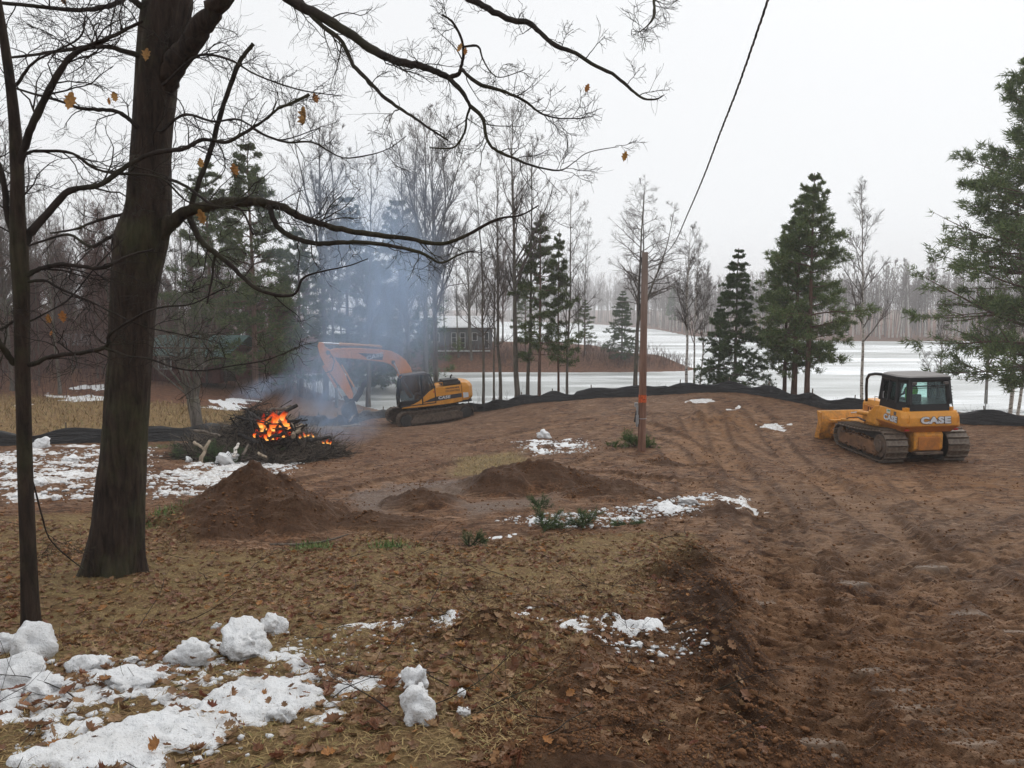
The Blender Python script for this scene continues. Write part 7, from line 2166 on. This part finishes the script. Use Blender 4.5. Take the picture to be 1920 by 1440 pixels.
# evergreen boughs and small shrubs
def bough(name, px, py, size, label, cat, seed, mat='yew_needles', n=7, up=0.5):
    rg = np.random.default_rng(seed); g = G(px, py)
    P1 = []; R1 = []
    for k in range(n):
        a = rg.uniform(0, 6.28); d = np.array([math.cos(a), math.sin(a) * 0.7, rg.uniform(0.1, 1.0) * up]); d = unit(d); pts = [np.zeros(3)]
        for q in range(6):
            d = unit(d + rg.normal(0, 0.15, 3)); pts.append(pts[-1] + d * size * rg.uniform(0.6, 1.1) / 6)
        P1.append(pts); R1.append(np.linspace(0.008, 0.003, 7))
    P1 = np.array(P1); R1 = np.array(R1)
    p2, r2 = children(P1, R1, 7, 0.15, 1.0, lambda t, L: L * 0.4, (45, 10), 5, 0.12, 0.1, 0.7, 0.5, rg)
    v, f = tubes_np([(P1, R1, 5), (p2, np.maximum(r2, 0.002), 3)])
    root = empty(name, tuple(g)); prop(root, label, cat)
    link_mesh('stem', np_mesh('stem', v, f), MAT['oak_twig'], root)
    pos = p2.reshape(-1, 3); dr = unit(np.gradient(p2, axis=1)).reshape(-1, 3)
    link_mesh('foliage', np_mesh('foliage', *needle_tufts(pos, dr, 7, size * 0.16, size * 0.010, rg, 0.7)), MAT[mat], root)
bough('evergreen_shrub', 1190, 838, 0.55, 'bright green little evergreen shrub left of the pole foot', 'shrub', 1, n=14, up=1.2)
bough('evergreen_shrub', 1218, 842, 0.36, 'low green shrub right of the pole foot', 'shrub', 2, n=9, up=0.9)
bough('evergreen_shrub', 1150, 840, 0.3, 'sparse green shrub a step left of the pole', 'shrub', 3, n=7, up=0.7)
bough('evergreen_bough', 1010, 955, 0.26, 'upright cut evergreen sprig at the left end of the snow band', 'bough', 4, 'spruce_needles', 8, 1.4)
bough('evergreen_bough', 1018, 998, 0.32, 'cut evergreen bough in front of the snow band, leftmost', 'bough', 5, 'spruce_needles', 9, 0.7)
bough('evergreen_bough', 1095, 992, 0.30, 'cut evergreen bough in front of the snow band, middle', 'bough', 6, 'spruce_needles', 9, 0.6)
bough('evergreen_bough', 1175, 990, 0.26, 'cut evergreen bough in front of the snow band, rightmost', 'bough', 7, 'spruce_needles', 7, 0.4)
bough('evergreen_bough', 420, 868, 0.75, 'green evergreen cuttings on the left front of the brush pile', 'bough', 8, 'spruce_needles', 12, 0.4)
bough('evergreen_bough', 350, 858, 0.6, 'evergreen cuttings at the left tip of the brush pile', 'bough', 9, 'spruce_needles', 10, 0.4)
bough('evergreen_bough', 510, 862, 0.7, 'evergreen cuttings at the front of the brush pile below the flames', 'bough', 10, 'spruce_needles', 11, 0.4)
bough('evergreen_bough', 880, 1022, 0.25, 'tiny evergreen sprig beside the middle snow scraps', 'bough', 11, 'spruce_needles', 6, 1.2)

# pollard with many shoots behind the pile
def pollard():
    Yp = 28.6; b = P(372, 800, Yp); z0 = gz(b.x, Yp)
    root = empty('pollard_tree', (b.x, Yp, z0)); prop(root, 'stout stump sprouting many upright shoots left of the brush pile', 'tree')
    rg = np.random.default_rng(17)
    top = P(362, 750, Yp); d = Vector((top.x - b.x, 0, top.z - z0))
    m = MB(); m.tube([(0.04, 0, -0.2), (0.02, 0, 0.1), tuple(d * 0.5), tuple(d), tuple(d * 1.12)], [0.30, 0.25, 0.22, 0.24, 0.15], 14); m.build('trunk', MAT['grey_bark'], root, smooth=True)
    N, K = 16, 9
    pts = np.zeros((N, K, 3)); rad = np.zeros((N, K))
    for k in range(N):
        a = rg.uniform(0, 6.28); c = np.array(d) + np.array([math.cos(a) * 0.15, math.sin(a) * 0.15, -0.05])
        dr = unit(np.array([rg.normal(0, 0.28), rg.normal(0, 0.28), 1.0])); L = rg.uniform(2.5, 5.2)
        pts[k, 0] = c
        for q in range(1, K):
            dr = unit(dr + rg.normal(0, 0.06, 3) + [0, 0, 0.03]); pts[k, q] = pts[k, q - 1] + dr * L / (K - 1)
        rad[k] = np.linspace(rg.uniform(0.03, 0.07), 0.008, K)
    p1, r1 = children(pts, rad, 8, 0.25, 0.95, lambda t, L: L * 0.28, (38, 10), 6, 0.12, 0.3, 0.5, 0.4, rg)
    p2, r2 = children(p1, r1, 6, 0.2, 1.0, lambda t, L: L * 0.4, (40, 12), 4, 0.15, 0.2, 0.6, 0.5, rg)
    v, f = tubes_np([(pts, rad, 6), (p1, np.maximum(r1, 0.005), 4), (p2, np.maximum(r2, 0.004), 3)])
    link_mesh('crown', np_mesh('crown', v, f, True), MAT['grey_bark'], root)
pollard()

# ------------------------------------------------------------------ smoke: soft puffs, thickest in the middle
def smoke_material(name, dens, col, seed):
    t = NT(name)
    v = t.coord('Object')
    r = t.n('VectorMath', {'operation': 'LENGTH'}, i0=v).outputs['Value']
    fall = t.ramp(r, [(0.0, 1.0), (0.45, 0.55), (0.95, 0.0)])
    wv = t.n('Mapping', Vector=v, Location=(seed * 3.1, seed * 1.7, 0), Scale=(1.6, 1.6, 0.9)).outputs[0]
    n = t.ramp(t.noise(1.8, 5, 0.62, wv, 1.2), [(0.38, 0.0), (0.70, 1.0)])
    d = t.math('MULTIPLY', t.math('MULTIPLY', fall, n), dens)
    pv = t.n('VolumePrincipled', Color=col, Density=d, Anisotropy=0.2)
    t.vol(pv.outputs[0])
    return t.m
puffs = [  # (px, py, Y, half width px, half height px, half depth m, density, tilt, label)
 (490,730,23.6,75,26,1.0,1.3,-0.35,'thin blue wisp of smoke curling off the top of the brush pile'),
 (640,795,25,100,50,1.6,0.95,0.0,'pale smoke lying low on the mud right of the flames'),
 (605,730,25.5,95,120,1.8,0.95,0.25,'smoke rising from the fire in front of the excavator bucket'),
 (660,640,29,140,170,2.6,0.52,0.2,'blue smoke drifting across the excavator boom'),
 (705,540,33,165,200,3.6,0.58,0.1,'broad blue smoke column in front of the dark pines'),
 (760,590,36,110,180,3.0,0.55,0.0,'dense blue smoke right of the column, above the cab'),
 (700,420,38,240,190,5.0,0.17,0.1,'faint smoke veil over the pine tops')]
for k, (px, py, Y, hw, hh, hd, dn, tl, lb) in enumerate(puffs):
    bm = bmesh.new(); bmesh.ops.create_icosphere(bm, subdivisions=3, radius=1)
    me = bpy.data.meshes.new('smoke'); bm.to_mesh(me); bm.free()
    o = link_mesh('smoke', me, smoke_material('smoke_air', dn, (0.57, 0.73, 0.97), k), loc=P(px, py, Y))
    o.scale = (hw * Y / F, hd, hh * Y / F); o.rotation_euler = (0, tl, 0)
    prop(o, lb, 'smoke', kind='stuff')

# ------------------------------------------------------------------ haze
t = NT('damp_air')
t.vol(t.n('VolumePrincipled', Color=(0.97, 0.98, 1.0), Density=0.0010, Anisotropy=0.0).outputs[0])
m = MB(); m.box((0, 0, 18.0), (2400, 2400, 46.0))
hz_ = m.build('haze', t.m); prop(hz_, 'thin drizzle haze over the lake and far woods', 'haze', kind='stuff')
